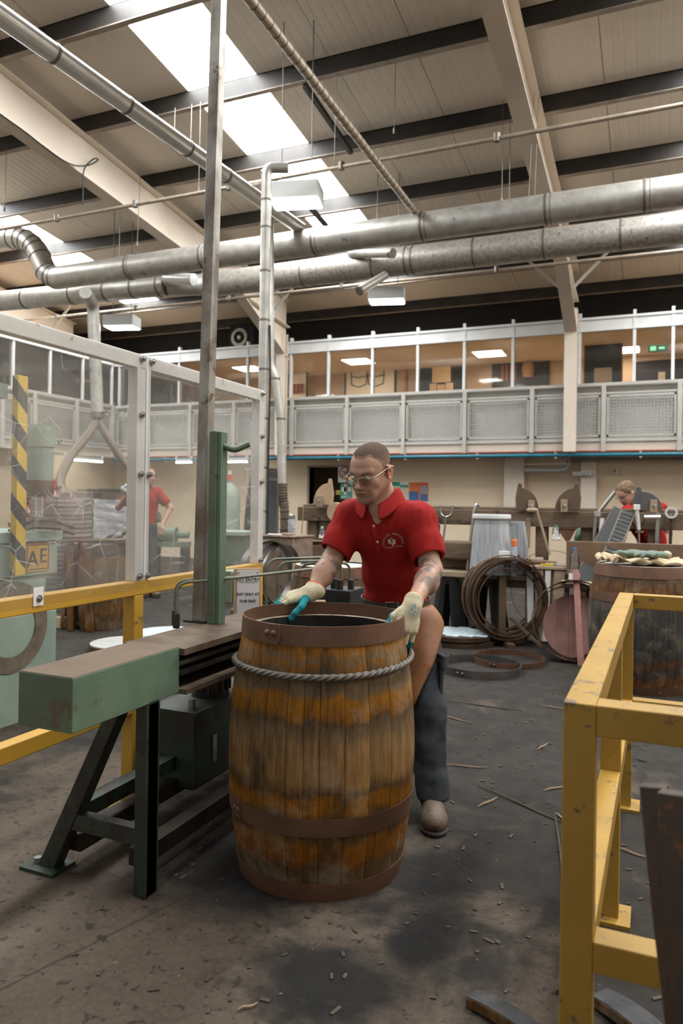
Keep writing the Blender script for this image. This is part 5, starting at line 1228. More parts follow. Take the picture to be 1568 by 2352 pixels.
# tools hanging on the bench front
def hang(name,lab,cat,pts,r,mat,n=8,Y=YBN-.06,extra=None):
    P=[at(u,v,Y=Y) for u,v in pts];o=T(name,lab,cat,P[0]);Q=[p-P[0] for p in P]
    MB().tube(fillet(Q,.05,4) if len(Q)>2 else Q,r,n=n).build('rod',mat,o,50)
    if extra:extra(o,Q)
    return o
def fork(o,Q):
    a=Q[-1];MB().tube(fillet([a+Vector((-.06,0,.13)),a+Vector((-.065,0,.04)),a,a+Vector((.065,0,.04)),a+Vector((.07,0,.13))],.04,4),.012,n=8).build('prongs','steel',o,50)
hang('forked_tool','steel two-pronged fork hanging on the bench behind his shoulder','tool',[(1012,1285),(1024,1190)],.010,'steel',extra=fork)
hang('steel_cane','bright steel tube with a hooked top leaning on the bench','steel tube',[(1070,1330),(1076,1280),(1088,1172),(1094,1158),(1102,1162)],.016,'chrome',10,YBN-.12,extra=lambda o,Q:MB().cyl(Q[0],Q[0]+Vector((0,0,.03)),.02,n=10).build('tip','black',o))
hang('bent_pipe','long bent steel pipe rising from the bench to the worker','pipe',[(1340,1318),(1363,1270),(1366,1200),(1372,1180),(1412,1130)],.017,'steel',10,YBN-.15,extra=lambda o,Q:(MB().box(Q[3],(.06,.06,.05)).build('joint_block','chrome',o,bevel=.004),MB().cyl(Q[3]+Vector((.04,0,-.04)),Q[3]+Vector((.03,0,-.2)),.02,n=10).build('grip','pale_board',o,40)))
hang('brace_tool','steel brace with square head standing on the bench front','tool',[(1466,1290),(1467,1225),(1462,1170)],.010,'steel',8,YBN-.16,extra=lambda o,Q:(MB().box(Q[2]+Vector((0,0,.02)),(.055,.05,.05)).build('square_head','pale_board',o,bevel=.004),MB().cyl(Q[2],Q[2]+(Q[1]-Q[2])*.85,.018,n=10).build('sleeve','galv_bright',o,40),MB().cyl(Q[1]+Vector((-.03,0,.01)),Q[1]+Vector((.04,0,.01)),.012,n=8).build('collar','hoop_rust',o)))
def flatbar(lab,u0,v0,u1,v1,wd,mat,Y=YBN-.05,ring=False):
    a=at(u0,v0,Y=Y);c=at(u1,v1,Y=Y);o=T('hanging_bar',lab,'tool',c);MB().bar((0,0,0),a-c,wd,.008,(0,1,0)).build('blade',mat,o)
    MB().cyl(a-c+Vector((0,-.02,0)),a-c+Vector((0,.06,0)),.012,n=8).build('peg','steel',o)
    if ring:MB().ring(.035,.055,0,.02,20,a-c+Vector((0,-.01,.02)),RX).build('ring','galv_bright',o,40)
flatbar('flat steel bar hanging on the bench beside the worker',1511,1178,1507,1268,.032,'steel');flatbar('rusty notched bar with a ring hanging at the right of the bench',1541,1182,1538,1268,.028,'hoop_dark',ring=True)
o=hang('hand_screw','grey screw clamp ring on the bench front below the grey template','clamp',[(1452,1195),(1458,1212),(1476,1205),(1480,1185)],.010,'hoop_dark',8);MB().cyl((.1,0,.03),(.24,0,.035),.02,n=10).build('handle','galv_bright',o,40)
hang('bent_strip','thin bent wooden strip hanging beside the second template','strip',[(1232,1172),(1245,1215),(1262,1275)],.013,'timber_pale',6,YBN-.14,extra=lambda o,Q:MB().sph(Q[0]+Vector((-.04,0,0)),(.06,.025,.025),10,6).build('wooden_knob','timber_pale',o,60))
flatbar('short upright batten below the second template',1213,1192,1211,1258,.045,'timber_pale',YBN-.05)
hang('thin_cane','thin pale cane hanging at the left end of the bench','cane',[(692,1232),(697,1165)],.006,'timber_pale',6,YBN-.05,extra=lambda o,Q:MB().sph(Q[1],.009,6,4).build('tip','timber_pale',o))
# dark ladder belts
def belt(lab,a,c,wd,Y0,Y1_,rungs):
    A=at(*a,Y=Y0);C=at(*c,Y=Y1_);o=T('ribbed_belt',lab,'belt',C);d=A-C;L=d.length;d.normalize();x=d.cross(Vector((0,1,0))).normalized();n_=x.cross(d)
    MB().bar((0,0,0),A-C,wd,.02,(0,1,0)).build('strap','black',o)
    for k in range(rungs):
        p=d*(L*(k+.5)/rungs);MB().bar(p-x*wd*.42,p+x*wd*.42,.03,.03,n_).build('rung','stave_charred',o)
    for s in(-1,1):MB().bar(x*(s*wd*.5),x*(s*wd*.5)+d*L,.012,.03,n_).build('edge_strip','post_brown',o)
belt('plain black rubber belt leaning from the bench, the upper one',(1428,1172),(1338,1335),.16,YBN-.05,YBN-.5,0)
belt('black belt with raised rungs leaning from the bench',(1441,1178),(1390,1302),.12,YBN-.1,YBN-.55,14)
p=at(1385,1255,Y=7.9);t=T('blue_bin','blue plastic bin behind the bench','bin',(p.x,p.y,0));mk('blue_plastic',(.03,.12,.25),rough=.45);MB().lathe([(.14,0),(.17,1.12),(.18,1.14),(.16,1.14)],24).build('bin_body','blue_plastic',t,40);MB().ring(.165,.185,1.12,1.14,24).build('rim','blue_plastic',t)
p=at(1335,1250,Y=8.0);t=T('green_bottle','dark green gas bottle behind the bench','gas bottle',(p.x,p.y,0));mk('bottle_green',(.02,.06,.025),rough=.4);MB().lathe([(.07,0),(.075,.1),(.075,.95),(.05,1.04),(.02,1.07),(.02,1.12)],18).build('bottle','bottle_green',t,40);MB().box((0,0,1.13),(.05,.04,.05)).build('valve','steel',t)
p=at(1268,1262,Y=7.75);hoop_thing('thin large hoop standing behind the bench posts',(p.x,p.y,.42),.41,.02,'hoop_dark',M=Matrix.Rotation(.1,3,'Z')@Matrix.Rotation(PI/2,3,'X'))
# refuse bag on a ring, second sack
p=at(1127,1300,Y=6.98);t=T('bag_holder','white refuse bag hung from a pale ring stand at the bench','bag',(p.x,p.y,.63))
zt_=at(1127,1186,Y=6.98).z-.63
b=MB();vs=[];fs=[];n1,n2=36,14
for i in range(n2+1):
    f=i/n2
    for j in range(n1):
        a=2*PI*j/n1;r=.15+.012*math.sin(j*1.9)*(1-f)+.035*(1-f)**.7;vs.append((r*math.cos(a)*(1.0+.10*(1-f)),r*math.sin(a),.005+(zt_-.01)*f))
for i in range(n2):
    for j in range(n1):fs.append((i*n1+j,i*n1+(j+1)%n1,(i+1)*n1+(j+1)%n1,(i+1)*n1+j))
fs.append(tuple(reversed(range(n1))))
b.add(vs,fs).build('bag','bag_white',t,70);MB().lathe([(.15,zt_-.02),(.178,zt_-.02),(.182,zt_),(.178,zt_+.02),(.15,zt_+.02)],36,closed=True).build('ring','white_paint',t,40)
MB().lathe([(.152,zt_-.1),(.163,zt_-.05),(.158,zt_-.02)],36).build('bag_cuff','bag_white',t,60)
p=at(1182,1300,Y=7.08);t=T('paper_sack','pale folded sack standing behind the refuse bag','sack',(p.x,p.y,.63));hh=at(1182,1200,Y=7.08).z-.63
MB().add([(-.15,-.05,0),(.1,-.05,0),(.1,.05,0),(-.15,.05,0),(-.15,-.02,hh),(.085,-.03,hh),(.085,.03,hh),(-.15,.02,hh),(.115,-.05,hh*.55),(.115,.05,hh*.55)],[(0,3,2,1),(0,1,8,5,4),(1,2,9,8),(8,9,6,5),(2,3,7,6,9),(3,0,4,7),(4,5,6,7)]).build('sack_body','bag_white',t,bevel=.008);MB().mm((-.15,-.03,hh-.02),(.085,.03,hh+.012)).build('folded_top','bag_white',t)
p=at(1180,1270,Y=6.9);t=T('spray_can','spray can with an orange cap beside the white bag','spray can',(p.x,p.y,.63));q=p.z-.63+.0
mk('can_label',(.2,.24,.28),(.45,.45,.45),.4,sc=30)
MB().lathe([(.03,0),(.032,.005),(.032,q+.05),(.026,q+.065)],18).build('can','can_label',t,40);MB().lathe([(.029,q+.065),(.029,q+.12),(.024,q+.125),(0,q+.125)],18).build('cap','sign_orange',t,40)
# crate with tools
p=at(1262,1402,Z=0);p=at(1262,1395,Y=7.12);t=T('tool_crate','rough plank crate with tools on its lid beside the hoop coil','crate',(p.x,p.y,0),.1)
for k,(x0_,x1_) in enumerate(((-.2,-.14),(-.13,-.06),(-.05,.0),(.02,.12))):MB().box(((x0_+x1_)/2,-.13,.36),(x1_-x0_,.02,.66),(0,.03*(k-1),0)).build('slat','timber_pale' if k%2 else 'pale_board',t,bevel=.003)
MB().mm((-.22,-.12,0),(.15,.2,.70)).build('crate_body','bench_wood',t);MB().mm((-.24,-.15,.70),(.18,.22,.725)).build('lid','timber_pale',t,bevel=.003)
zt_=.725
def small(name,lab,cat,x,y,parts,rz_=0):
    o=T(name,lab,cat,Vector((p.x,p.y,zt_))+Vector((x,y,0)),rz_)
    for nm,b,m_ in parts:b.build(nm,m_,o,40)
small('knife','yellow-handled knife lying on the crate lid','knife',-.02,-.08,[('handle',MB().box((0,0,.012),(.11,.024,.02)),'sign_yellow'),('blade',MB().box((.12,0,.008),(.13,.02,.003)),'chrome')],.1)
small('chisel','steel-bladed chisel lying on the crate lid edge','chisel',.1,-.03,[('blade',MB().box((.03,0,.01),(.14,.03,.012)),'galv_bright'),('handle',MB().cyl((-.14,0,.014),(-.04,0,.014),.014,n=10),'timber_pale')],-.05)
small('wooden_mallet','worn wooden mallet lying behind the knife','mallet',-.14,.08,[('head',MB().cyl((-.06,0,.035),(.06,0,.035),.034,n=14),'timber_pale'),('handle',MB().cyl((0,0,.035),(.2,.06,.02),.012,n=8),'timber_pale')],.3)
p=at(1340,1345,Y=6.55);t=T('side_shelf','small pale timber shelf beside the crate holding bottles','shelf',(p.x,p.y,0));hz_=at(1340,1340,Y=6.55).z
MB().mm((-.2,-.05,hz_-.04),(.2,.2,hz_)).build('board','timber_pale',t,bevel=.004)
for x in(-.17,.14):MB().mm((x,.1,0),(x+.04,.14,hz_-.04)).build('leg','bench_wood',t)
def bottle(lab,u,v,Y,h,r,capm,z=None):
    q=at(u,v,Y=Y);o=T('plastic_bottle',lab,'bottle',(q.x,q.y,q.z if z is None else z))
    MB().lathe([(0,0),(r,.003),(r,h*.30),(r*.82,h*.36),(r,h*.44),(r,h*.55),(r*.8,h*.6),(r*.98,h*.68),(r*.9,h*.78),(r*.35,h*.91),(r*.35,h*.96)],20).build('bottle_body','pet',o,60)
    MB().cyl((0,0,h*.94),(0,0,h),r*.42,n=14).build('cap',capm,o,40);MB().lathe([(r*1.01,h*.08),(r*1.01,h*.26)],20).build('label_band','paper',o)
bottle('large clear water bottle with a blue cap on the side shelf',1318,1332,6.6,.30,.045,'sign_blue',hz_)
bottle('small clear bottle with a green cap on the trough',1276,1262,6.97,.14,.035,'sign_green',.97)
for k,(dx,dy) in enumerate(((-.1,-.02),(-.05,.03))):
    o=T('steel_spanner',['bright steel spanner on the side shelf, front one','bright steel spanner on the side shelf, rear one'][k],'spanner',(p.x+dx,p.y+dy,hz_),.4-k);MB().box((0,0,.008),(.13,.018,.01)).build('shank','chrome',o);MB().ring(.008,.02,0,.014,14,(.07,0,.001)).ring(.007,.017,0,.014,14,(-.07,0,.001)).build('jaw','chrome',o)
# rusty metal box, flask, bottle, cask and staves behind the man
p=at(657,1300,D=6.5);t=T('metal_chest','rust-brown metal chest left of the man','chest',(p.x,p.y,0),YAW-.55);zc=at(657,1229,D=6.5).z
MB().mm((-.17,-.15,0),(.17,.17,zc-.015)).build('chest_body','box_rust',t,bevel=.006);MB().mm((-.18,-.16,zc-.015),(.18,.18,zc)).build('lid','box_rust',t,bevel=.004)
o=T('vacuum_flask','white and steel flask standing on the rusty chest','flask',(p.x+.04,p.y+.02,zc));MB().lathe([(.032,0),(.034,.01),(.034,.13),(.028,.145)],18).build('flask_body','can_label',o,40);MB().lathe([(.03,.145),(.031,.175),(.015,.19),(0,.19)],18).build('cup','steel',o,40)
o=T('paper_scrap','crumpled paper and rag on the rusty chest','paper',(p.x-.07,p.y-.08,zc));MB().box((0,0,.006),(.13,.07,.01),(0,.03,.3)).build('sheet','paper',o,bevel=.003);MB().box((.1,.02,.011),(.1,.06,.02),(0,0,-.2)).build('rag','timber_pale',o,bevel=.006)
bottle('small clear bottle left of the man',739,1238,6.4,.12,.03,'paper',None)
q=at(739,1238,Y=6.4);o=T('stave_offcuts','heap of thin wooden offcuts under the small bottle','offcuts',(q.x,q.y,0),YAW);zz=at(739,1238,Y=6.4).z
MB().mm((-.15,-.12,0),(.2,.15,zz-.05)).build('block','bench_wood',o)
for k in range(5):MB().box((.0,-.02*k,zz-.049+.009*k),(.34,.05,.008),(0,0,.12*k-.2)).build('offcut','timber_pale',o)
q=at(770,1405,D=4.9);ck=cask('cask','amber cask standing behind the man, lid under wrap','' or Vector((q.x,q.y,0)),mat='cask_brown',H=.88,rt_=.27,rb=.325,n=20,hoops=((.81,.87,'hoop_rust'),(.6,.655,'hoop_rust')),top='head_pale',K=8,seed=12)
q=at(688,1420,D=5.4)
for k in range(3):
    a=at(676+k*11,1400,D=5.3);c=at(680+k*11,1288,D=5.5);stave(['pale split stave propped against the rusty chest, left','dark split stave propped against the rusty chest, middle','grey stave propped against the rusty chest, right'][k],(a.x,a.y,.0),(c.x,c.y,c.z),.05,.02,['timber_pale','bench_wood','pale_board'][k],up=(.2,-1,0))
# pale block on the cask rim behind
p=at(731,1388,D=3.3);t=T('wooden_block','pale wooden block on the machine rail behind the cask','block',(p.x,p.y,p.z-.01),YAW);MB().box((0,0,.014),(.065,.05,.028)).build('block','template_pale',t,bevel=.006);MB().cyl((.03,0,.01),(.11,.0,.004),.007,n=8).build('handle','timber_pale',t)
MB().mm((-.06,-.05,-p.z+.01),(.06,.05,-.0)).build('stool','bench_wood',t)
# round wooden head hung on the bench front
p=at(770,1176,Y=YBN-.05);t=T('wooden_disc','round pale wooden disc fixed to the bench front behind his shoulder','disc',(p.x,YBN-.035,p.z));MB().lathe([(0,-.02),(.10,-.02),(.105,-.012),(.105,.012),(.10,.02),(0,.02)],32,M=RX).build('disc','template_pale',t,40);MB().sph((0,-.025,0),.012,8,6).build('screw','steel',t)
# ---------------------------------------------------------------- people
mk('shirt_red',(.27,.011,.009),(.35,.016,.012),.85,sc=9,bp=.35,bsc=320,spec=.2)
mk('trouser_grey',(.030,.034,.038),(.052,.057,.062),.85,sc=8,bp=.3,bsc=250,spec=.2)
mk('jean_dark',(.05,.052,.055),(.08,.08,.08),.85,sc=8,bp=.2,bsc=120,spec=.2)
mk('leather_apron',(.185,.066,.017),(.26,.108,.034),.6,sc=6,spots=(.10,.045,.02),ssc=4,sth=.57,bp=.2,bsc=50)
mk('leather_belt',(.035,.024,.017),(.06,.04,.028),.5,sc=12)
mk('boot_leather',(.085,.055,.032),(.135,.092,.058),.6,sc=9,spots=(.06,.04,.025),ssc=10,sth=.56,bp=.25)
mk('boot_sole',(.025,.02,.016),rough=.7)
mk('hair_grey',(.085,.07,.058),(.13,.105,.085),.8,sc=60,bp=.6,bsc=420)
mk('hair_brown',(.12,.07,.035),(.19,.115,.06),.7,sc=30,bp=.6,bsc=200)
mk('ear_plug',(.75,.18,.04),rough=.6);mk('eye_white',(.7,.66,.6),rough=.3);mk('iris',(.06,.05,.04),rough=.2)
clear('lens',(.74,.66,.57),.03,(.7,.65,.6),.07,0,.03);clear('shield',(.97,.97,.97),.10,(.8,.8,.8),.12,0,.1)
mk('frame_metal',(.30,.27,.22),rough=.3,metal=.8);mk('thread_cream',(.50,.44,.30),rough=.8);mk('thread_green',(.10,.25,.15),rough=.8);mk('thread_pale',(.38,.42,.30),rough=.8)
def Rz(a):return np.array([[math.cos(a),-math.sin(a),0],[math.sin(a),math.cos(a),0],[0,0,1]])
def Rx_(a):return np.array([[1,0,0],[0,math.cos(a),-math.sin(a)],[0,math.sin(a),math.cos(a)]])
def Ry(a):return np.array([[math.cos(a),0,math.sin(a)],[0,1,0],[-math.sin(a),0,math.cos(a)]])
class Fig:
    """a person: local axes are camera right, depth, up; base is a point on the floor"""
    def __init__(s,name,label,u,v,D):
        b=at(u,v,D=D);s.base=Vector((b.x,b.y,0));s.t=T(name,label,'person',s.base,YAW)
    def P(s,u,v,D):
        w=at(u,v,D=D)-s.base;return np.array((w.dot(RT),w.dot(FW),w.z))
def head_sdf(g,C,R,sc=1.,detail=True):
    def w(p):return C+R@(np.array(p)*sc)
    def E(c,r,Q=None,k=.02,op=0):g.ell(w(c),np.array(r)*sc,R if Q is None else R@Q,k*sc,op)
    def K(a,b,ra,rb,k=.015,op=0):g.cap(w(a),w(b),ra*sc,rb*sc,k*sc,op)
    E((0,.018,.038),(.073,.095,.073));E((0,-.015,.02),(.066,.078,.075),k=.03)
    E((0,-.032,-.035),(.062,.058,.072),k=.03)
    for sx in(-1,1):
        K((sx*.056,.004,-.052),(sx*.022,-.068,-.102),.025,.020,.03)
        E((sx*.043,-.062,-.032),(.022,.022,.018),k=.02)          # cheek bone
        K((sx*.030,-.082,-.05),(sx*.034,-.066,-.085),.014,.012,.02) # cheek fold
        K((sx*.012,-.088,.018),(sx*.045,-.070,.020),.012,.009,.015)  # brow
        E((sx*.0325,-.092,-.004),(.018,.014,.011),k=.012,op=1)        # socket
        if detail:E((sx*.032,-.079,-.005),(.014,.012,.012),k=.004)
        # ear
        E((sx*.077,.020,-.019),(.010,.025,.037),Ry(sx*.15)@Rz(sx*.35),k=.006)
        if detail:
            E((sx*.086,.012,-.016),(.008,.011,.019),Rz(sx*.35),k=.004,op=1)
            K((sx*.085,.040,.004),(sx*.079,.012,.015),.006,.0055,.004);K((sx*.085,.042,.0),(sx*.078,.024,-.048),.0055,.0065,.004);E((sx*.075,.006,-.046),(.007,.008,.010),k=.006)
    E((0,-.081,-.108),(.020,.017,.017),k=.018)                     # chin
    K((0,-.088,.004),(0,-.110,-.034),.0085,.0115,.010)
    E((0,-.114,-.039),(.0145,.0135,.012),k=.008)
    for sx in(-1,1):
        E((sx*.012,-.101,-.043),(.0085,.011,.008),k=.006)
        if detail:E((sx*.007,-.108,-.0495),(.0035,.005,.003),k=.002,op=1)
    E((0,-.085,-.070),(.030,.018,.022),k=.012)                     # muzzle
    if detail:
        K((-.020,-.094,-.070),(0,-.101,-.0675),.0042,.0052,.004);K((.020,-.094,-.070),(0,-.101,-.0675),.0042,.0052,.004)
        K((-.019,-.093,-.078),(.019,-.093,-.078),.0052,.0052,.004);E((0,-.098,-.079),(.014,.006,.005),k=.004)
        K((-.020,-.103,-.0735),(.020,-.103,-.0735),.0030,.0030,.002,1)
    return w
def hair_sdf(C,R,sc=1.,thick=.0025,short=True,low=.0):
    g=SDF()
    def w(p):return C+R@(np.array(p)*sc)
    t_=thick
    g.ell(w((0,.018,.038)),np.array((.073+t_,.095+t_,.073+t_))*sc,R,.01);g.ell(w((0,-.013,.022)),np.array((.066+t_*.6,.074,.075+t_))*sc,R,.03)
    # clear the face, forehead and the nape
    g.plane(w((0,-.052,.05)),R@np.array((0,-1,-.36 if short else -.55)),.16*sc,.004)
    g.plane(w((0,.03,-.012+low)),R@np.array((0,-.42,-1)),.17*sc,.004)
    return g
def hand_sdf(W_,f,n,s,curl,thumb,sc=1.,glove=.0):
    """W_ wrist, f finger direction, n back-of-hand normal, s thumb side"""
    f,n,s=[np.array(q,float)/np.linalg.norm(q) for q in(f,n,s)]
    n=n-f*(f@n);n/=np.linalg.norm(n);s0=np.cross(f,n);s=s0 if s0@s>0 else -s0
    g=SDF();gl=glove;segs=[]
    Rm=np.stack([s,f,n],1)
    g.cap(W_-f*.03*sc,W_+f*.02*sc,(.029+gl)*sc,(.029+gl)*sc,.02)
    g.ell(W_+f*.055*sc,np.array((.041+gl,.052,.018+gl))*sc,Rm,.02)
    g.ell(W_+f*.035*sc+s*.022*sc-n*.006*sc,np.array((.022,.035,.018+gl))*sc,Rm,.015)
    for i,(o,l,r) in enumerate(((.033,(.046,.027,.022),.0092),(.011,(.05,.031,.023),.0094),(-.011,(.047,.029,.022),.0090),(-.032,(.038,.023,.02),.0082))):
        p=W_+f*(.094-.006*abs(i-1.2))*sc+s*o*sc;g.cap(W_+f*.05*sc+s*o*.85*sc,p,(.014+gl)*sc,(.0125+gl)*sc,.008)
        a=0;c=curl[i] if hasattr(curl[0],'__len__') else curl
        spread=.30*(o/.03)
        for j in range(3):
            a+=c[j];d=f*math.cos(a)-n*math.sin(a)+s*spread*.5*math.cos(a);d/=np.linalg.norm(d)
            q=p+d*l[j]*sc;ra=(r+gl)*sc*(1-.06*j);g.cap(p,q,ra,ra*.93,.0015);segs.append((p,q,i,j,ra));p=q
    p=W_+f*.028*sc+s*.036*sc-n*.008*sc
    for j,(d,l) in enumerate(thumb):
        d=f*d[0]+s*d[1]+n*d[2];d=d/np.linalg.norm(d);q=p+d*l*sc;r=(.0135-.0012*j+gl)*sc;g.cap(p,q,r,r*.92,.006);segs.append((p,q,4,j,r));p=q
    return g,segs,(f,n,s)
def boot(fig,ankle,toe,parent,nm='boot',sc=1.):
    a=np.array(ankle,float);q=np.array(toe,float);d=q-a;d[2]=0;L=np.linalg.norm(d);d/=L;side=np.array((-d[1],d[0],0));heel=a-d*.045*sc;heel[2]=0
    g=SDF();Rm=np.stack([side,d,np.array((0,0,1.))],1)
    fl=lambda p,z:np.array((p[0],p[1],z))
    g.cap(fl(a,.10*sc),fl(a,.17*sc),.047*sc,.052*sc,.02)
    g.cap(fl(heel,.045*sc),fl(a,.11*sc),.036*sc,.044*sc,.03)
    tp=fl(q,0)-d*.05*sc
    g.ell(fl(tp,.045*sc),np.array((.052,.062,.043))*sc,Rm,.03);g.cap(fl(heel+d*.02,.04*sc),fl(tp,.04*sc),.034*sc,.04*sc,.03);g.cap(fl(a,.10*sc),fl(tp,.05*sc),.040*sc,.034*sc,.03)
    g.plane(fl(a,.012),(0,0,-1),.4,.004)
    V,Q=g.mesh(.006*sc);b=npmesh(nm,V,Q,'boot_leather',parent)
    g=SDF();g.ell(fl(tp,.012),np.array((.055,.066,.03))*sc,Rm,.02);g.cap(fl(heel,.012),fl(tp,.012),.038*sc,.042*sc,.02);g.plane(fl(a,.022),(0,0,1),.5,.002);g.plane(fl(a,.0),(0,0,-1),.5,.002)
    V,Q=g.mesh(.006*sc);npmesh('sole',V,Q,'boot_sole',b)
    p=fl(a,0)+d*.05*sc
    for k in range(3):
        c=p+d*(.012*k)+np.array((0,0,.128-.018*k))*sc;MB().cyl(c-side*.022*sc,c+side*.022*sc,.003*sc,n=6).build('lace','boot_sole',b)
    return b
def jitter(V,amp,freq,Fq):
    from mathutils import noise as mn
    nrm=np.zeros_like(V);a=V[Fq[:,1]]-V[Fq[:,0]];b=V[Fq[:,3]]-V[Fq[:,0]];c=np.cross(a,b)
    for i in range(4):np.add.at(nrm,Fq[:,i],c)
    nrm/=np.linalg.norm(nrm,axis=1)[:,None]+1e-9
    d=np.array([mn.noise((p[0]*freq[0],p[1]*freq[1],p[2]*freq[2])) for p in V]);return V+nrm*(d*amp)[:,None]
SKIN=np.array((.43,.25,.175))
def skin_tone(V,w,C,R,sc,hot=(.46,.20,.14)):
    """flush on nose, cheeks and ears, stubble on the jaw, darker lips"""
    H=((V-C)@R)/sc;col=np.tile(SKIN,(len(V),1))
    def blend(m,c):
        m=np.clip(m,0,1)[:,None];return col*(1-m)+np.array(c)*m
    def blob(c,r):return np.exp(-(((H-np.array(c))/np.array(r))**2).sum(1))
    inh=(np.abs(H[:,0])<.1)&(H[:,2]>-.14)&(H[:,1]<.13)
    col=blend(.40*(blob((0,-.112,-.036),(.018,.02,.016))+blob((.045,-.07,-.035),(.025,.03,.02))+blob((-.045,-.07,-.035),(.025,.03,.02)))*inh,hot)
    col=blend(.6*(blob((.08,.018,-.02),(.012,.03,.04))+blob((-.08,.018,-.02),(.012,.03,.04)))*inh,(.52,.2,.14))
    st=np.clip((-.062-H[:,2])*40,0,1)*np.clip((.01-H[:,1])*30,0,1)*np.clip((H[:,2]+.135)*60,0,1)*inh;col=blend(.30*st,(.15,.11,.09))
    lip=blob((0,-.1,-.073),(.019,.016,.0065))*inh;col=blend(.9*lip,(.30,.10,.085))
    m=blob((0,-.102,-.0735),(.021,.014,.0026))*inh;col=blend(1.2*m,(.08,.025,.02))
    return col
# ---- the cooper at the cask
SC_=.97
fg=Fig('person','cooper in a red polo shirt and leather apron bending over the amber cask',930,1700,3.08)
P=fg.P;M=fg.t
hC=P(851,1079,3.03);hR=Rz(math.radians(-36))@Rx_(math.radians(23))@Ry(math.radians(3))
nk=P(872,1158,3.10);shR=P(806,1186,3.16);shL=P(964,1192,3.05);elR=P(759,1292,3.10);wrR=P(717,1358,2.975);elL=P(990,1312,2.97);wrL=P(953,1377,2.73)
chest=P(888,1232,3.14);belly=P(903,1318,3.21);waist=P(908,1380,3.26);hipL=P(962,1440,3.22);hipR=P(885,1440,3.32);knL=P(982,1625,3.08);anL=P(992,1850,3.0);knR=P(880,1600,3.36);anR=P(876,1790,3.42)
tR=Rz(math.radians(-24))@Rx_(math.radians(20))
# body: torso, arms and legs as one skin, with the finely modelled head grown from its neck
g=SDF();g.chain([shR,elR,wrR],[.050,.043,.029],.02);g.chain([shL,elL,wrL],[.052,.045,.030],.02)
g.ell(elR*.55+wrR*.45+np.array((.004,.0,.006)),(.041,.041,.05),k=.04);g.ell(elL*.6+wrL*.4+np.array((.012,0,.004)),(.043,.043,.052),k=.04)
g.cap(shR,shL,.06,.06,.04);g.ell(chest,(.13,.09,.12),tR,.04);g.ell(belly,(.125,.095,.1),tR,.04);g.ell(waist,(.12,.09,.08),None,.04)
g.cap(nk,(shR+shL)/2,.055,.07,.04);g.chain([hipL,knL,anL],[.075,.052,.038],.04);g.chain([hipR,knR,anR],[.075,.052,.038],.04);g.cap(wrL,wrL+(wrL-elL)*.15,.028,.026,.01);g.cap(wrR,wrR+(wrR-elR)*.15,.027,.026,.01)
V1,Q1=g.mesh(.009)
g=SDF();w_=head_sdf(g,hC,hR,SC_);g.chain([hC+hR@np.array((0,.022,-.06)),(hC+hR@np.array((0,.03,-.115))),nk+np.array((0,.0,-.02))],[.058,.058,.068],.03);g.cap(hC+hR@np.array((.0,-.03,-.10)),nk+np.array((-.012,-.045,-.01)),.016,.02,.03)
V2,Q2=g.mesh(.0030)
col=np.concatenate([np.tile(SKIN*.94,(len(V1),1)),skin_tone(V2,w_,hC,hR,SC_)])
# faded tattoo shapes on both forearms
from mathutils import noise as mn
for i in range(len(V1)):
    p=V1[i]
    for a,b,f0,f1,thr in((elL,wrL,.05,.72,-.10),(elR,wrR,.05,.5,.0)):
        ab=b-a;f=(p-a)@ab/(ab@ab)
        if f0<f<f1 and np.linalg.norm(p-a-ab*f)<.07:
            v_=mn.noise((p[0]*28,p[1]*28,p[2]*28+3));side=(p-a-ab*f)@np.array((.1,-1,.2))
            if v_>thr and side>.0:col[i]=col[i]*.38+np.array((.075,.08,.08))*.62
npmesh('body',np.concatenate([V1,V2]),np.concatenate([Q1,Q2+len(V1)]),'skin',M,col)

def buzz(V,C,R,sc=1.):
    H=((V-C)@R)/sc;x,y,z=np.abs(H[:,0]),H[:,1],H[:,2];s_=lambda q:np.clip(q,0,1)**2*(3-2*np.clip(q,0,1))
    yb=np.interp(z,[-.05,.015,.045,.062,.078,.12],[.012,-.008,-.022,-.042,-.078,-.095])+.026*np.exp(-((x-.044)/.017)**2)*(z>.05)
    m=s_((y-yb)/.016)*s_((z+.052+.25*np.maximum(y-.02,0))/.018)
    col=np.tile(SKIN*.97,(len(V),1));d=.50+.36*s_((z-.02)/.06)
    rng=np.random.default_rng(3).normal(1,.10,len(V))[:,None]
    return col*(1-(m*d)[:,None])+np.array((.06,.048,.04))*(m*d)[:,None]*rng,m
gh=SDF();gh.ell(hC+hR@(np.array((0,.018,.038))*SC_),np.array((.0737,.0957,.0737))*SC_,hR,.0208);gh.ell(hC+hR@(np.array((0,-.015,.02))*SC_),np.array((.0667,.0787,.0757))*SC_,hR,.0312)
gh.plane(hC+hR@np.array((0,-.062,.03)),hR@np.array((0,-1,-.55)),.2,.002);gh.plane(hC+hR@np.array((0,.03,-.035)),hR@np.array((0,-.35,-1)),.2,.002)
V,Q=gh.mesh(.0030);hc,hm=buzz(V,hC,hR,SC_);Q=Q[hm[Q].mean(1)>.10];used=np.unique(Q);re_=np.zeros(len(V),int);re_[used]=np.arange(len(used));npmesh('hair',V[used],re_[Q],'buzz_hair',M,hc[used])
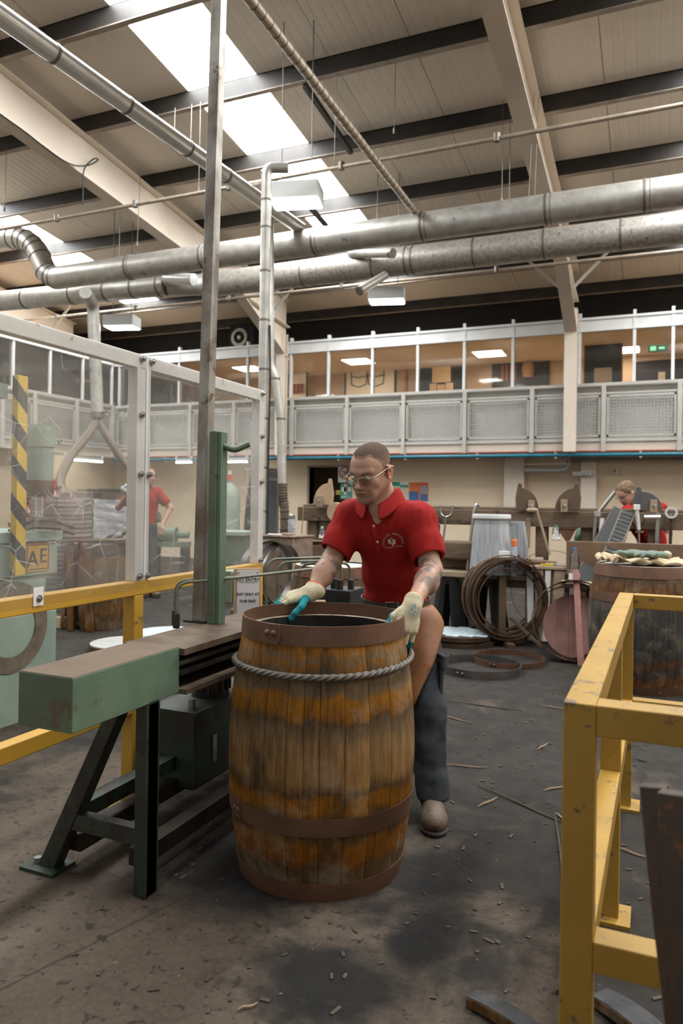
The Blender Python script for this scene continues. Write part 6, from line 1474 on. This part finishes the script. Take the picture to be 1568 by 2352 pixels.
for sx in(-1,1):
    e=MB().sph(hC+hR@(np.array((sx*.032,-.0815,-.006))*SC_),.0115,14,10).build('eyeball','eye_white',M,60);MB().sph(hC+hR@(np.array((sx*.032+.001,-.0905,-.010))*SC_),.0045,10,8).build('iris','iris',e,60)
    MB().sph(hC+hR@(np.array((sx*.081,.010,-.018))*SC_),(.007,.006,.006),10,8).build('ear_plug','ear_plug',M,60)
    pts=[hC+hR@(np.array((sx*x,y,z))*SC_) for x,y,z in((.014,-.0975,.014),(.03,-.0945,.020),(.046,-.082,.016))];MB().tube(spline(pts,3),[.0028]*7,n=6).build('eyebrow','hair_grey',M,60)
# safety glasses
def hv(p):return Vector(hC+hR@(np.array(p)*SC_))
gl=T('safety_glasses','wire-framed safety glasses','glasses');gl.parent=M
del gl['label'],gl['category']
for sx in(-1,1):
    ring=[hv((sx*(.033+.0265*math.cos(a)),-.1075+.010*(math.cos(a)*.5+.5)**2*1.2,-.012+.0185*math.sin(a)+.0022*math.cos(2*a))) for a in[2*PI*k/28 for k in range(28)]]
    MB().tube(ring,.0016,n=8,closed=True).build('rim','frame_metal',gl,60)
    c=sum(ring,Vector())/28;MB().add([c]+ring,[(0,k+1,(k+1)%28+1) for k in range(28)]).build('lens','lens',gl,60)
    tm=[hv((sx*.058,-.098,-.004)),hv((sx*.069,-.080,.0)),hv((sx*.078,-.03,.004)),hv((sx*.0815,.012,.008)),hv((sx*.082,.03,-.006))];MB().tube(spline(tm,4),.0021,n=8).build('temple','frame_metal',gl,60)
    sh=[hv((sx*.0585,-.098,.004)),hv((sx*.073,-.062,.004)),hv((sx*.073,-.064,-.020)),hv((sx*.058,-.098,-.027))];MB().add(sh,[(0,1,2,3)]).build('side_shield','shield',gl)
MB().tube([hv((-.008,-.1075,-.008)),hv((0,-.1105,-.004)),hv((.008,-.1075,-.008))],.0016,n=8).build('bridge','frame_metal',gl,60)
# shirt
g=SDF()
g.cap(shR+np.array((.03,-.005,-.012)),shL+np.array((-.03,0,-.008)),.074,.070,.05);g.ell(chest,(.156,.112,.135),tR,.05);g.ell(belly+np.array((.012,0,.01)),(.160,.122,.13),tR,.06);g.ell(waist+np.array((0,-.012,.012)),(.142,.112,.075),None,.05)
g.cap(nk+np.array((-.01,.02,-.03)),shR,.068,.066,.04);g.cap(nk+np.array((.01,.02,-.03)),shL,.066,.062,.04)
sR=shR+(elR-shR)*.80;sL=shL+(elL-shL)*.78
g.chain([shR,shR+(elR-shR)*.5,sR+(elR-shR)*.1],[.070,.068,.069],.03);g.chain([shL,shL+(elL-shL)*.5,sL+(elL-shL)*.1],[.066,.067,.069],.03)
g.plane(sR,(elR-shR)+np.array((-.03,-.02,.0)),.095,.003);g.plane(sL,(elL-shL)+np.array((.02,-.05,.0)),.095,.003)
g.cap(sR-(elR-shR)*.22,sR+(elR-shR)*.3,.054,.060,.004,1);g.cap(sL-(elL-shL)*.22,sL+(elL-shL)*.3,.056,.061,.004,1)
g.plane(waist+np.array((0,0,-.012)),(0,.12,-1),.3,.006)
# neck opening: round with a front V that follows the placket
g.cap(nk+np.array((0,.005,-.075)),nk+np.array((-.006,-.0,.12)),.056,.066,.01,1);vf=P(862,1215,3.02);g.cap(nk+np.array((-.014,-.06,-.02)),vf,.034,.006,.01,1)
V,Q=g.mesh(.0055,3);V=jitter(V,.006,(16,16,5),Q);V=jitter(V,.0025,(40,40,16),Q);sh=npmesh('polo_shirt',V,Q,'shirt_red',M)
bvh=BVHTree.FromPolygons([tuple(v) for v in V],[tuple(q) for q in Q])
inv=Matrix.Rotation(-YAW,3,'Z')
def snap(u,v,off=.002):
    o=inv@(Vector((0,0,CAMH))-fg.base);d=(inv@ray(u,v)).normalized();h=bvh.ray_cast(o,d)
    return (h[0]+h[1]*(off if h[1].dot(d)<0 else -off)) if h[0] is not None else None
# collar: two flaps folded out round the neck
ncx=P(869,1152,2.875)
def collar(a0,a1,n=16):
    rows=[];
    for i in range(n+1):
        f=i/n;a=a0+(a1-a0)*f
        front=max(0,math.cos(a+PI/2+.42))          # 1 at the front of the throat
        jn=hC+hR@(np.array((0,.03,-.115))*SC_);c=Vector(nk*.42+jn*.58)+Vector((.004,.006,.0));ix=.069;iy=.068
        z=.010-.050*front**1.4+.020*(1-front)
        inn=c+Vector((ix*math.cos(a),iy*math.sin(a),z))
        mid=c+Vector(((ix+.012)*math.cos(a),(iy+.012)*math.sin(a),z+.020))
        out=c+Vector(((ix+.040)*math.cos(a),(iy+.044)*math.sin(a),z-.044-.026*front))
        rows.append([inn+Vector((0,0,-.015)),inn,mid,out])
    vs=[p for r in rows for p in r];fs=[]
    for i in range(n):
        for j in range(3):fs.append((i*4+j,i*4+4+j,i*4+5+j,i*4+1+j))
    o=MB().add(vs,fs).build('collar_flap','shirt_red',sh,80);m_=o.modifiers.new('cloth','SOLIDIFY');m_.thickness=.004;m_.offset=0;s_=o.modifiers.new('soft','SUBSURF');s_.levels=1;s_.render_levels=1
fa=-PI/2-.42
collar(fa+.30,fa+PI+.05);collar(fa-.30,fa-PI-.05)
# placket with buttons
pl=[snap(u,v,.0025) for u,v in((858,1208),(861,1220),(864,1232),(867,1244),(869,1256),(870,1268))]
pl=[p for p in pl if p]
if len(pl)>3:
    vs=[]
    for p in pl:
        for dx in(-.011,.011):
            for dn in(0,.003):vs.append(p+Vector((dx,-dn,0)))
    fs=[]
    for i in range(len(pl)-1):
        o=i*4;fs+=[(o+1,o+3,o+7,o+5),(o,o+4,o+6,o+2),(o,o+1,o+5,o+4),(o+2,o+6,o+7,o+3)]
    MB().add(vs,fs+[(0,2,3,1)]).build('placket','shirt_red',sh,60)
    for k in(0,3):MB().cyl(pl[k]+Vector((0,-.002,0)),pl[k]+Vector((0,-.007,0)),.0052,n=14).build('button','thread_cream',sh,40)
# chest embroidery: lettering on an arc, two casks and a thistle, line below
def stitched(name,mat,polys,off=.0028):
    b=MB()
    for pts in polys:
        q=[snap(u,v,off) for u,v in pts]
        if all(q) and len(q)>2:b.add(q,[tuple(range(len(q)))])
    if b.v:
        o=b.build(name,mat,sh);m_=o.modifiers.new('thread','SOLIDIFY');m_.thickness=.0012;m_.offset=0
def glyph(ch,size):
    c=bpy.data.curves.new('g','FONT');c.body=ch;c.size=size;c.align_x='CENTER';c.resolution_u=2;o=bpy.data.objects.new('g',c);COL.objects.link(o)
    me=bpy.data.meshes.new_from_object(o.evaluated_get(bpy.context.evaluated_depsgraph_get()));r=[[(me.vertices[i].co.x,me.vertices[i].co.y) for i in p.vertices] for p in me.polygons];bpy.data.objects.remove(o);return r
cu,cv=903,1248;R_=20.5;word='SPEYSIDE COOPERAGE';polys=[]
for i,ch in enumerate(word):
    if ch==' ':continue
    th=math.radians(205-(i+.0)*228/(len(word)-1)) ;th=math.radians(192-i*(192-4)/(len(word)-1))
    for pg in glyph(ch,6.4):
        polys.append([(cu+(R_+y)*math.cos(th)+x*math.sin(th),cv-(R_+y)*math.sin(th)+x*math.cos(th)) for x,y in pg])
stitched('logo_lettering','thread_pale',polys)
def oval(c,rx,ry,tilt,n=14):return [(c[0]+rx*math.cos(a)*math.cos(tilt)-ry*math.sin(a)*math.sin(tilt),c[1]+rx*math.cos(a)*math.sin(tilt)+ry*math.sin(a)*math.cos(tilt)) for a in[2*PI*k/n for k in range(n)]]
stitched('logo_cask','thread_cream',[oval((894.5,1243.5),3.6,5.8,-.3),oval((905,1244),3.6,6.4,-.15)]);stitched('logo_thistle','thread_green',[oval((899.5,1237),2.2,4.5,-.35)],.0034);stitched('logo_mallet','thread_pale',[[(898,1246),(901,1245),(904.5,1254),(902,1255.5)]],.004)
polys=[];
for wd,u0,v0,sl in(('SPEYSIDE',892,1258.5,.0),('SCOTLAND',916,1255.0,-.12)):
    for i,ch in enumerate(wd):
        for pg in glyph(ch,3.6):polys.append([(u0+(i-3.5)*2.15+x,v0+(i-3.5)*2.15*sl-y) for x,y in pg])
stitched('logo_subline','thread_pale',polys)
# trousers
g=SDF();g.ell(waist+np.array((0,0,-.055)),(.138,.112,.09),None,.04);g.chain([hipL,knL,anL+np.array((0,0,.03))],[.092,.072,.062],.05);g.chain([hipR,knR,anR+np.array((0,0,.03))],[.092,.072,.062],.05)
g.cap(anL+np.array((.0,0,.10)),anL+np.array((0,-.006,.035)),.060,.064,.02);g.cap(knL+np.array((.0,.0,-.05)),knL+np.array((0,.015,-.25)),.062,.060,.03)
g.plane(anL+np.array((0,0,.028)),(0,-.1,-1),.12,.003);g.plane(anR+np.array((0,0,.028)),(0,0,-1),.12,.003);g.plane(waist+np.array((0,0,.02)),(0,0,1),.3,.004)
V,Q=g.mesh(.008,3);V=jitter(V,.009,(13,13,9),Q);V=jitter(V,.004,(30,30,24),Q);tr=npmesh('trousers',V,Q,'trouser_grey',M)
# cargo pocket
c=P(1004,1560,3.10);MB().box(c,(.018,.10,.18),(0,.05,.25)).build('cargo_pocket','trouser_grey',tr,bevel=.006);MB().box(c+np.array((.008,0,.08)),(.02,.108,.06),(0,.12,.25)).build('pocket_flap','trouser_grey',tr,bevel=.006)
# leather apron over the front of the hips and thigh
g=SDF();g.ell(waist+np.array((0,-.012,-.06)),(.156,.122,.11),None,.04);g.cap(hipL+np.array((.006,-.012,.0)),knL+np.array((.0,-.03,.02)),.104,.10,.05);g.cap(hipR+np.array((0,-.015,0)),knR+np.array((0,-.03,.0)),.104,.095,.05);g.cap((hipL+hipR)/2+np.array((0,-.02,0)),(knL+knR)/2+np.array((0,-.03,.0)),.10,.09,.06)
a=P(1006,1475,3.15);b_=P(943,1612,3.08);dr=b_-a;nn_=np.cross(dr,np.array((0,1.,0)));nn_=nn_ if nn_[0]>0 else -nn_
g.plane(a,nn_,.6,.01);g.plane(waist+np.array((0,0,-.012)),(0,0,1),.3,.004);g.plane(waist+np.array((0,.06,-.2)),(0,1,0),.6,.01)
V,Q=g.mesh(.007,3);V=jitter(V,.006,(10,10,7),Q);ap=npmesh('leather_apron',V,Q,'leather_apron',M)
# belt and buckle
bl=[];
for k in range(48):
    a=2*PI*k/48;bl.append(Vector(waist)+Vector((.150*math.cos(a),-.006+.120*math.sin(a),-.004+.012*math.sin(a))))
vs=[];fs=[]
for k in range(48):
    d=(bl[k]-Vector(waist));d.z=0;d.normalize()
    for dz in(-.022,.022):
        for dn in(0,.005):vs.append(bl[k]+d*dn+Vector((0,0,dz)))
for k in range(48):
    o=k*4;q=((k+1)%48)*4;fs+=[(o+1,o+3,q+3,q+1),(o,q,q+2,o+2),(o,o+1,q+1,q),(o+2,q+2,q+3,o+3)]
be=MB().add(vs,fs).build('belt','leather_belt',M,60)
k=min(range(48),key=lambda i:abs(math.atan2(bl[i].y-waist[1],bl[i].x-waist[0])-(-PI/2-.18)));c=bl[k]+Vector((-.006,-.008,0));MB().tube([c+Vector((x,0,z)) for x,z in((-.026,-.027),(.026,-.027),(.026,.027),(-.026,.027))],.0032,n=8,closed=True).build('buckle','chrome',be,40)
MB().tube([c+Vector((-.02,-.003,0)),c+Vector((.022,-.003,0))],.002,n=6).build('buckle_pin','chrome',be)
boot(fg,anL,P(999,1918,2.845),M);boot(fg,anR,anR+np.array((-.04,-.14,0)),M)
# gloves
TEAL=np.array((.02,.24,.26));CREAM=np.array((.50,.435,.29));REDC=np.array((.60,.07,.03))
def glove(name,W_,f,n,s,curl,thumb,cuff_dir,tealrule):
    g,segs,(f,n,s)=hand_sdf(W_,f,n,s,curl,thumb,1.0,.0018)
    cd_=np.array(cuff_dir)/np.linalg.norm(cuff_dir)
    g.cap(W_+f*.0,W_+cd_*.035,.034,.037,.012)
    g.plane(W_+cd_*.036,cd_,.07,.002)
    V,Q=g.mesh(.0026,1);col=np.tile(CREAM,(len(V),1))
    best=np.full(len(V),9.);tt=np.zeros(len(V));fi=np.full(len(V),-1);seg=np.zeros(len(V));pn=np.zeros(len(V))
    for p,q,i,j,r in segs:
        d=q-p;t_=np.clip((V-p)@d/(d@d),0,1);x=V-p-t_[:,None]*d;ds=np.linalg.norm(x,axis=1);m=ds<best;best[m]=ds[m];fi[m]=i;seg[m]=j+t_[m]
    pal=(V-W_)@n;near=best<.022
    side=(V-W_)@s
    m=(near&(seg>tealrule[0])&(fi<4))|(near&(fi==4)&((seg>tealrule[1])|(pal<tealrule[2])))|((pal<-.008)&((V-W_)@f>.01))
    col[m]=TEAL
    if tealrule[3]:
        m=near&(fi==0)&(seg>.3);col[m]=TEAL;q_=(V-W_);e1=(q_@f-.02)/.022;e2=(q_@s)/.024;bl_=(e1**2+e2**2<1)&(pal>.008);hh_=np.array([mn.noise((p[0]*150,p[1]*150,p[2]*150)) for p in V]);col[bl_&(hh_>.0)]=np.array((.20,.30,.30))
    e=(V-W_)@cd_;col[(e>.0285)]=REDC
    npmesh(name,V,Q,'glove',M,col)
wl=P(946,1393,2.685)
glove('glove',wl,(-.30,-.42,-1),(.35,-.75,.40),(-1,-.3,.0),[(.2,.3,.25),(.2,.35,.25),(.25,.45,.3),(.32,.5,.35)],[((.80,.55,-.2),.036),((1,.10,-.25),.030),((1,-.08,-.3),.024)],wrL-wl+(wrL-elL)*-.2+np.array((.0,.02,.03)),(1.0,2.6,-.08,True))
wr=P(713,1362,2.955)
glove('glove',wr,(-1,-.10,-.22),(-.12,-.30,1),(-.1,-1,-.2),[(.15,.5,.5),(.2,.55,.5),(.25,.6,.5),(.3,.6,.5)],[((.45,.75,-.25),.042),((.9,.35,-.45),.034),((.85,.1,-.8),.028)],wrR-wr+(elR-wrR)*.3,(.7,-.1,-.0,False))
# ---- generic smaller figures
def figure(name,label,J,headrot,shirt='shirt_red',legs=True,hair='hair_brown',res=.012,hand_r=None,sc=.98,short=False,trouser='jean_dark'):
    f_=Fig(name,label,*J['base']);P=f_.P;q={k:P(*v) for k,v in J.items() if k!='base'};t=f_.t
    hC,hR=q['head'],headrot
    g=SDF();head_sdf(g,hC,hR,sc,False);g.cap(hC+hR@np.array((0,.02,-.06)),q['neck'],.052,.055,.03)
    for a in'RL':
        if 'sh'+a in q:
            g.chain([q['sh'+a],q['el'+a],q['wr'+a]],[.05,.042,.028],.02)
            d=q['wr'+a]-q['el'+a];d=d/np.linalg.norm(d);h=q.get('ha'+a,q['wr'+a]+d*.09);dh=(h-q['wr'+a])/np.linalg.norm(h-q['wr'+a])
            sd=np.cross(dh,(0,1.,0));sd=sd/(np.linalg.norm(sd)+1e-6)
            g.ell(q['wr'+a]+dh*.05,(.036,.03,.045),k=.02)
            for k in range(4):o=q['wr'+a]+dh*.085+sd*(.026-.0175*k);g.chain([q['wr'+a]+dh*.06+sd*(.022-.015*k),o,o+dh*.03+np.array((0,.01,-.012)),o+dh*.048+np.array((0,.025,-.03))],[.011,.0105,.0095,.009],.005)
            g.chain([q['wr'+a]+dh*.025,q['wr'+a]+dh*.05+sd*.045,q['wr'+a]+dh*.085+sd*.05],[.014,.012,.0105],.008)
    mid=(q['shR']+q['shL'])/2;g.cap(q['shR'],q['shL'],.06,.06,.03);g.cap(mid,q['waist'],.11,.10,.05)
    if legs:
        for a in'RL':g.chain([q['hip'+a],q['kn'+a],q['an'+a]],[.075,.052,.04],.03)
    V,Q=g.mesh(res);col=skin_tone(V,None,hC,hR,sc);npmesh('body',V,Q,'skin',t,col)
    V,Q=hair_sdf(hC,hR,sc,.007 if not short else .002,short).mesh(res*.6)
    V=jitter(V,.006 if not short else .001,(55,55,55),Q);npmesh('hair',V,Q,hair,t)
    g=SDF();g.cap(q['shR'],q['shL'],.078,.078,.04);g.cap(mid+np.array((0,0,-.06)),q['waist'],.135,.125,.06);g.cap(mid*.5+q['shR']*.5+np.array((0,0,-.1)),q['waist']+np.array((-.03,0,0)),.09,.09,.06);g.cap(mid*.5+q['shL']*.5+np.array((0,0,-.1)),q['waist']+np.array((.03,0,0)),.09,.09,.06)
    for a in'RL':
        e=q['sh'+a]+(q['el'+a]-q['sh'+a])*.72;g.cap(q['sh'+a],e+(q['el'+a]-q['sh'+a])*.1,.068,.066,.03);g.plane(e,q['el'+a]-q['sh'+a],.09,.004)
    g.cap(q['neck']+np.array((0,0,-.02)),mid,.064,.08,.03);g.plane(q['waist']+np.array((0,0,-.06)),(0,0,-1),.3,.005)
    V,Q=g.mesh(res,3);V=jitter(V,.008,(14,14,9),Q);s_=npmesh('shirt',V,Q,shirt,t)
    if legs:
        g=SDF();g.ell(q['waist']+np.array((0,0,-.06)),(.14,.11,.1),k=.03)
        for a in'RL':g.chain([q['hip'+a],q['kn'+a],q['an'+a]],[.09,.07,.06],.04)
        g.plane(q['waist']+np.array((0,0,-.02)),(0,0,1),.3,.004)
        V,Q=g.mesh(res,3);V=jitter(V,.008,(12,12,9),Q);npmesh('trousers',V,Q,trouser,t)
        for a in'RL':boot(f_,q['an'+a],q['to'+a],t)
    return f_,q
# young worker bent behind the bench
fw_,q=figure('person','young worker in a red shirt bent low behind the work bench',dict(base=(1480,1380,7.55),head=(1437,1132,7.45),neck=(1458,1166,7.55),shR=(1440,1178,7.38),shL=(1515,1170,7.85),elR=(1428,1232,7.30),wrR=(1424,1262,7.42),elL=(1535,1225,7.9),wrL=(1535,1262,7.75),waist=(1500,1252,7.85),hipR=(1490,1275,7.85),hipL=(1515,1275,7.95),knR=(1485,1370,7.75),knL=(1520,1370,7.85),anR=(1490,1450,7.85),anL=(1522,1450,7.95),toR=(1475,1458,7.70),toL=(1505,1458,7.80)),Rz(math.radians(-75))@Rx_(math.radians(38)),sc=.97)
hC=q['head'];hR=Rz(math.radians(-75))@Rx_(math.radians(38))
for sx in(-1,1):MB().tube([Vector(hC+hR@np.array((sx*x,y,z))) for x,y,z in((.012,-.105,-.004),(.05,-.09,-.002),(.078,.0,.005))],.0022,n=6).build('glasses_temple','black',fw_.t)
# man standing behind the clear screen with one hand on his hip
fm,q=figure('person','man in a red T-shirt standing behind the clear screen, hand on hip',dict(base=(350,1365,9.7),head=(341,1093,9.65),neck=(338,1117,9.68),shR=(308,1132,9.72),shL=(362,1132,9.70),elR=(272,1165,9.6),wrR=(292,1138,9.5),elL=(391,1167,9.75),wrL=(372,1205,9.6),haL=(368,1224,9.55),waist=(336,1194,9.72),hipR=(326,1214,9.72),hipL=(346,1214,9.72),knR=(328,1290,9.68),knL=(349,1290,9.72),anR=(326,1352,9.75),anL=(352,1352,9.75),toR=(334,1362,9.6),toL=(362,1362,9.6)),Rz(math.radians(55)),hair='hair_grey',short=True)
hC=q['head'];hR=Rz(math.radians(55))
for sx in(-1,1):MB().tube([Vector(hC+hR@np.array((sx*x,y,z))) for x,y,z in((.008,-.11,-.006),(.05,-.098,-.006),(.08,.0,.0))],.006,n=6).build('dark_glasses','black',fm.t)
b=at(290,1126,D=9.4);tw=T('white_cloth_bag','crumpled white bag held up by the man behind the screen','bag',b,YAW);V,Q=SDF().ell((0,0,.0),(.075,.06,.065),k=.03).ell((.05,.02,-.10),(.05,.05,.07),k=.03).ell((.03,0,.05),(.05,.05,.04),k=.03).mesh(.01);V=jitter(V,.015,(22,22,22),Q);npmesh('bag_body',V,Q,'bag_white',tw)
MB().cyl((.02,0,-.04),(.03,0,-.07),.02,n=10).build('twisted_neck','bag_white',tw)
# worker half hidden by the press
fp_,q=figure('person','worker in red mostly hidden by the press behind the screen',dict(base=(85,1370,8.6),head=(96,1072,8.6),neck=(95,1100,8.62),shR=(62,1112,8.62),shL=(112,1110,8.62),elR=(50,1160,8.5),wrR=(75,1185,8.4),elL=(122,1140,8.5),wrL=(100,1150,8.3),waist=(88,1195,8.65),hipR=(78,1220,8.65),hipL=(100,1220,8.65),knR=(78,1300,8.6),knL=(100,1300,8.6),anR=(78,1372,8.65),anL=(102,1372,8.65),toR=(74,1380,8.5),toL=(98,1380,8.5)),Rz(math.radians(-30))@Rx_(.3))
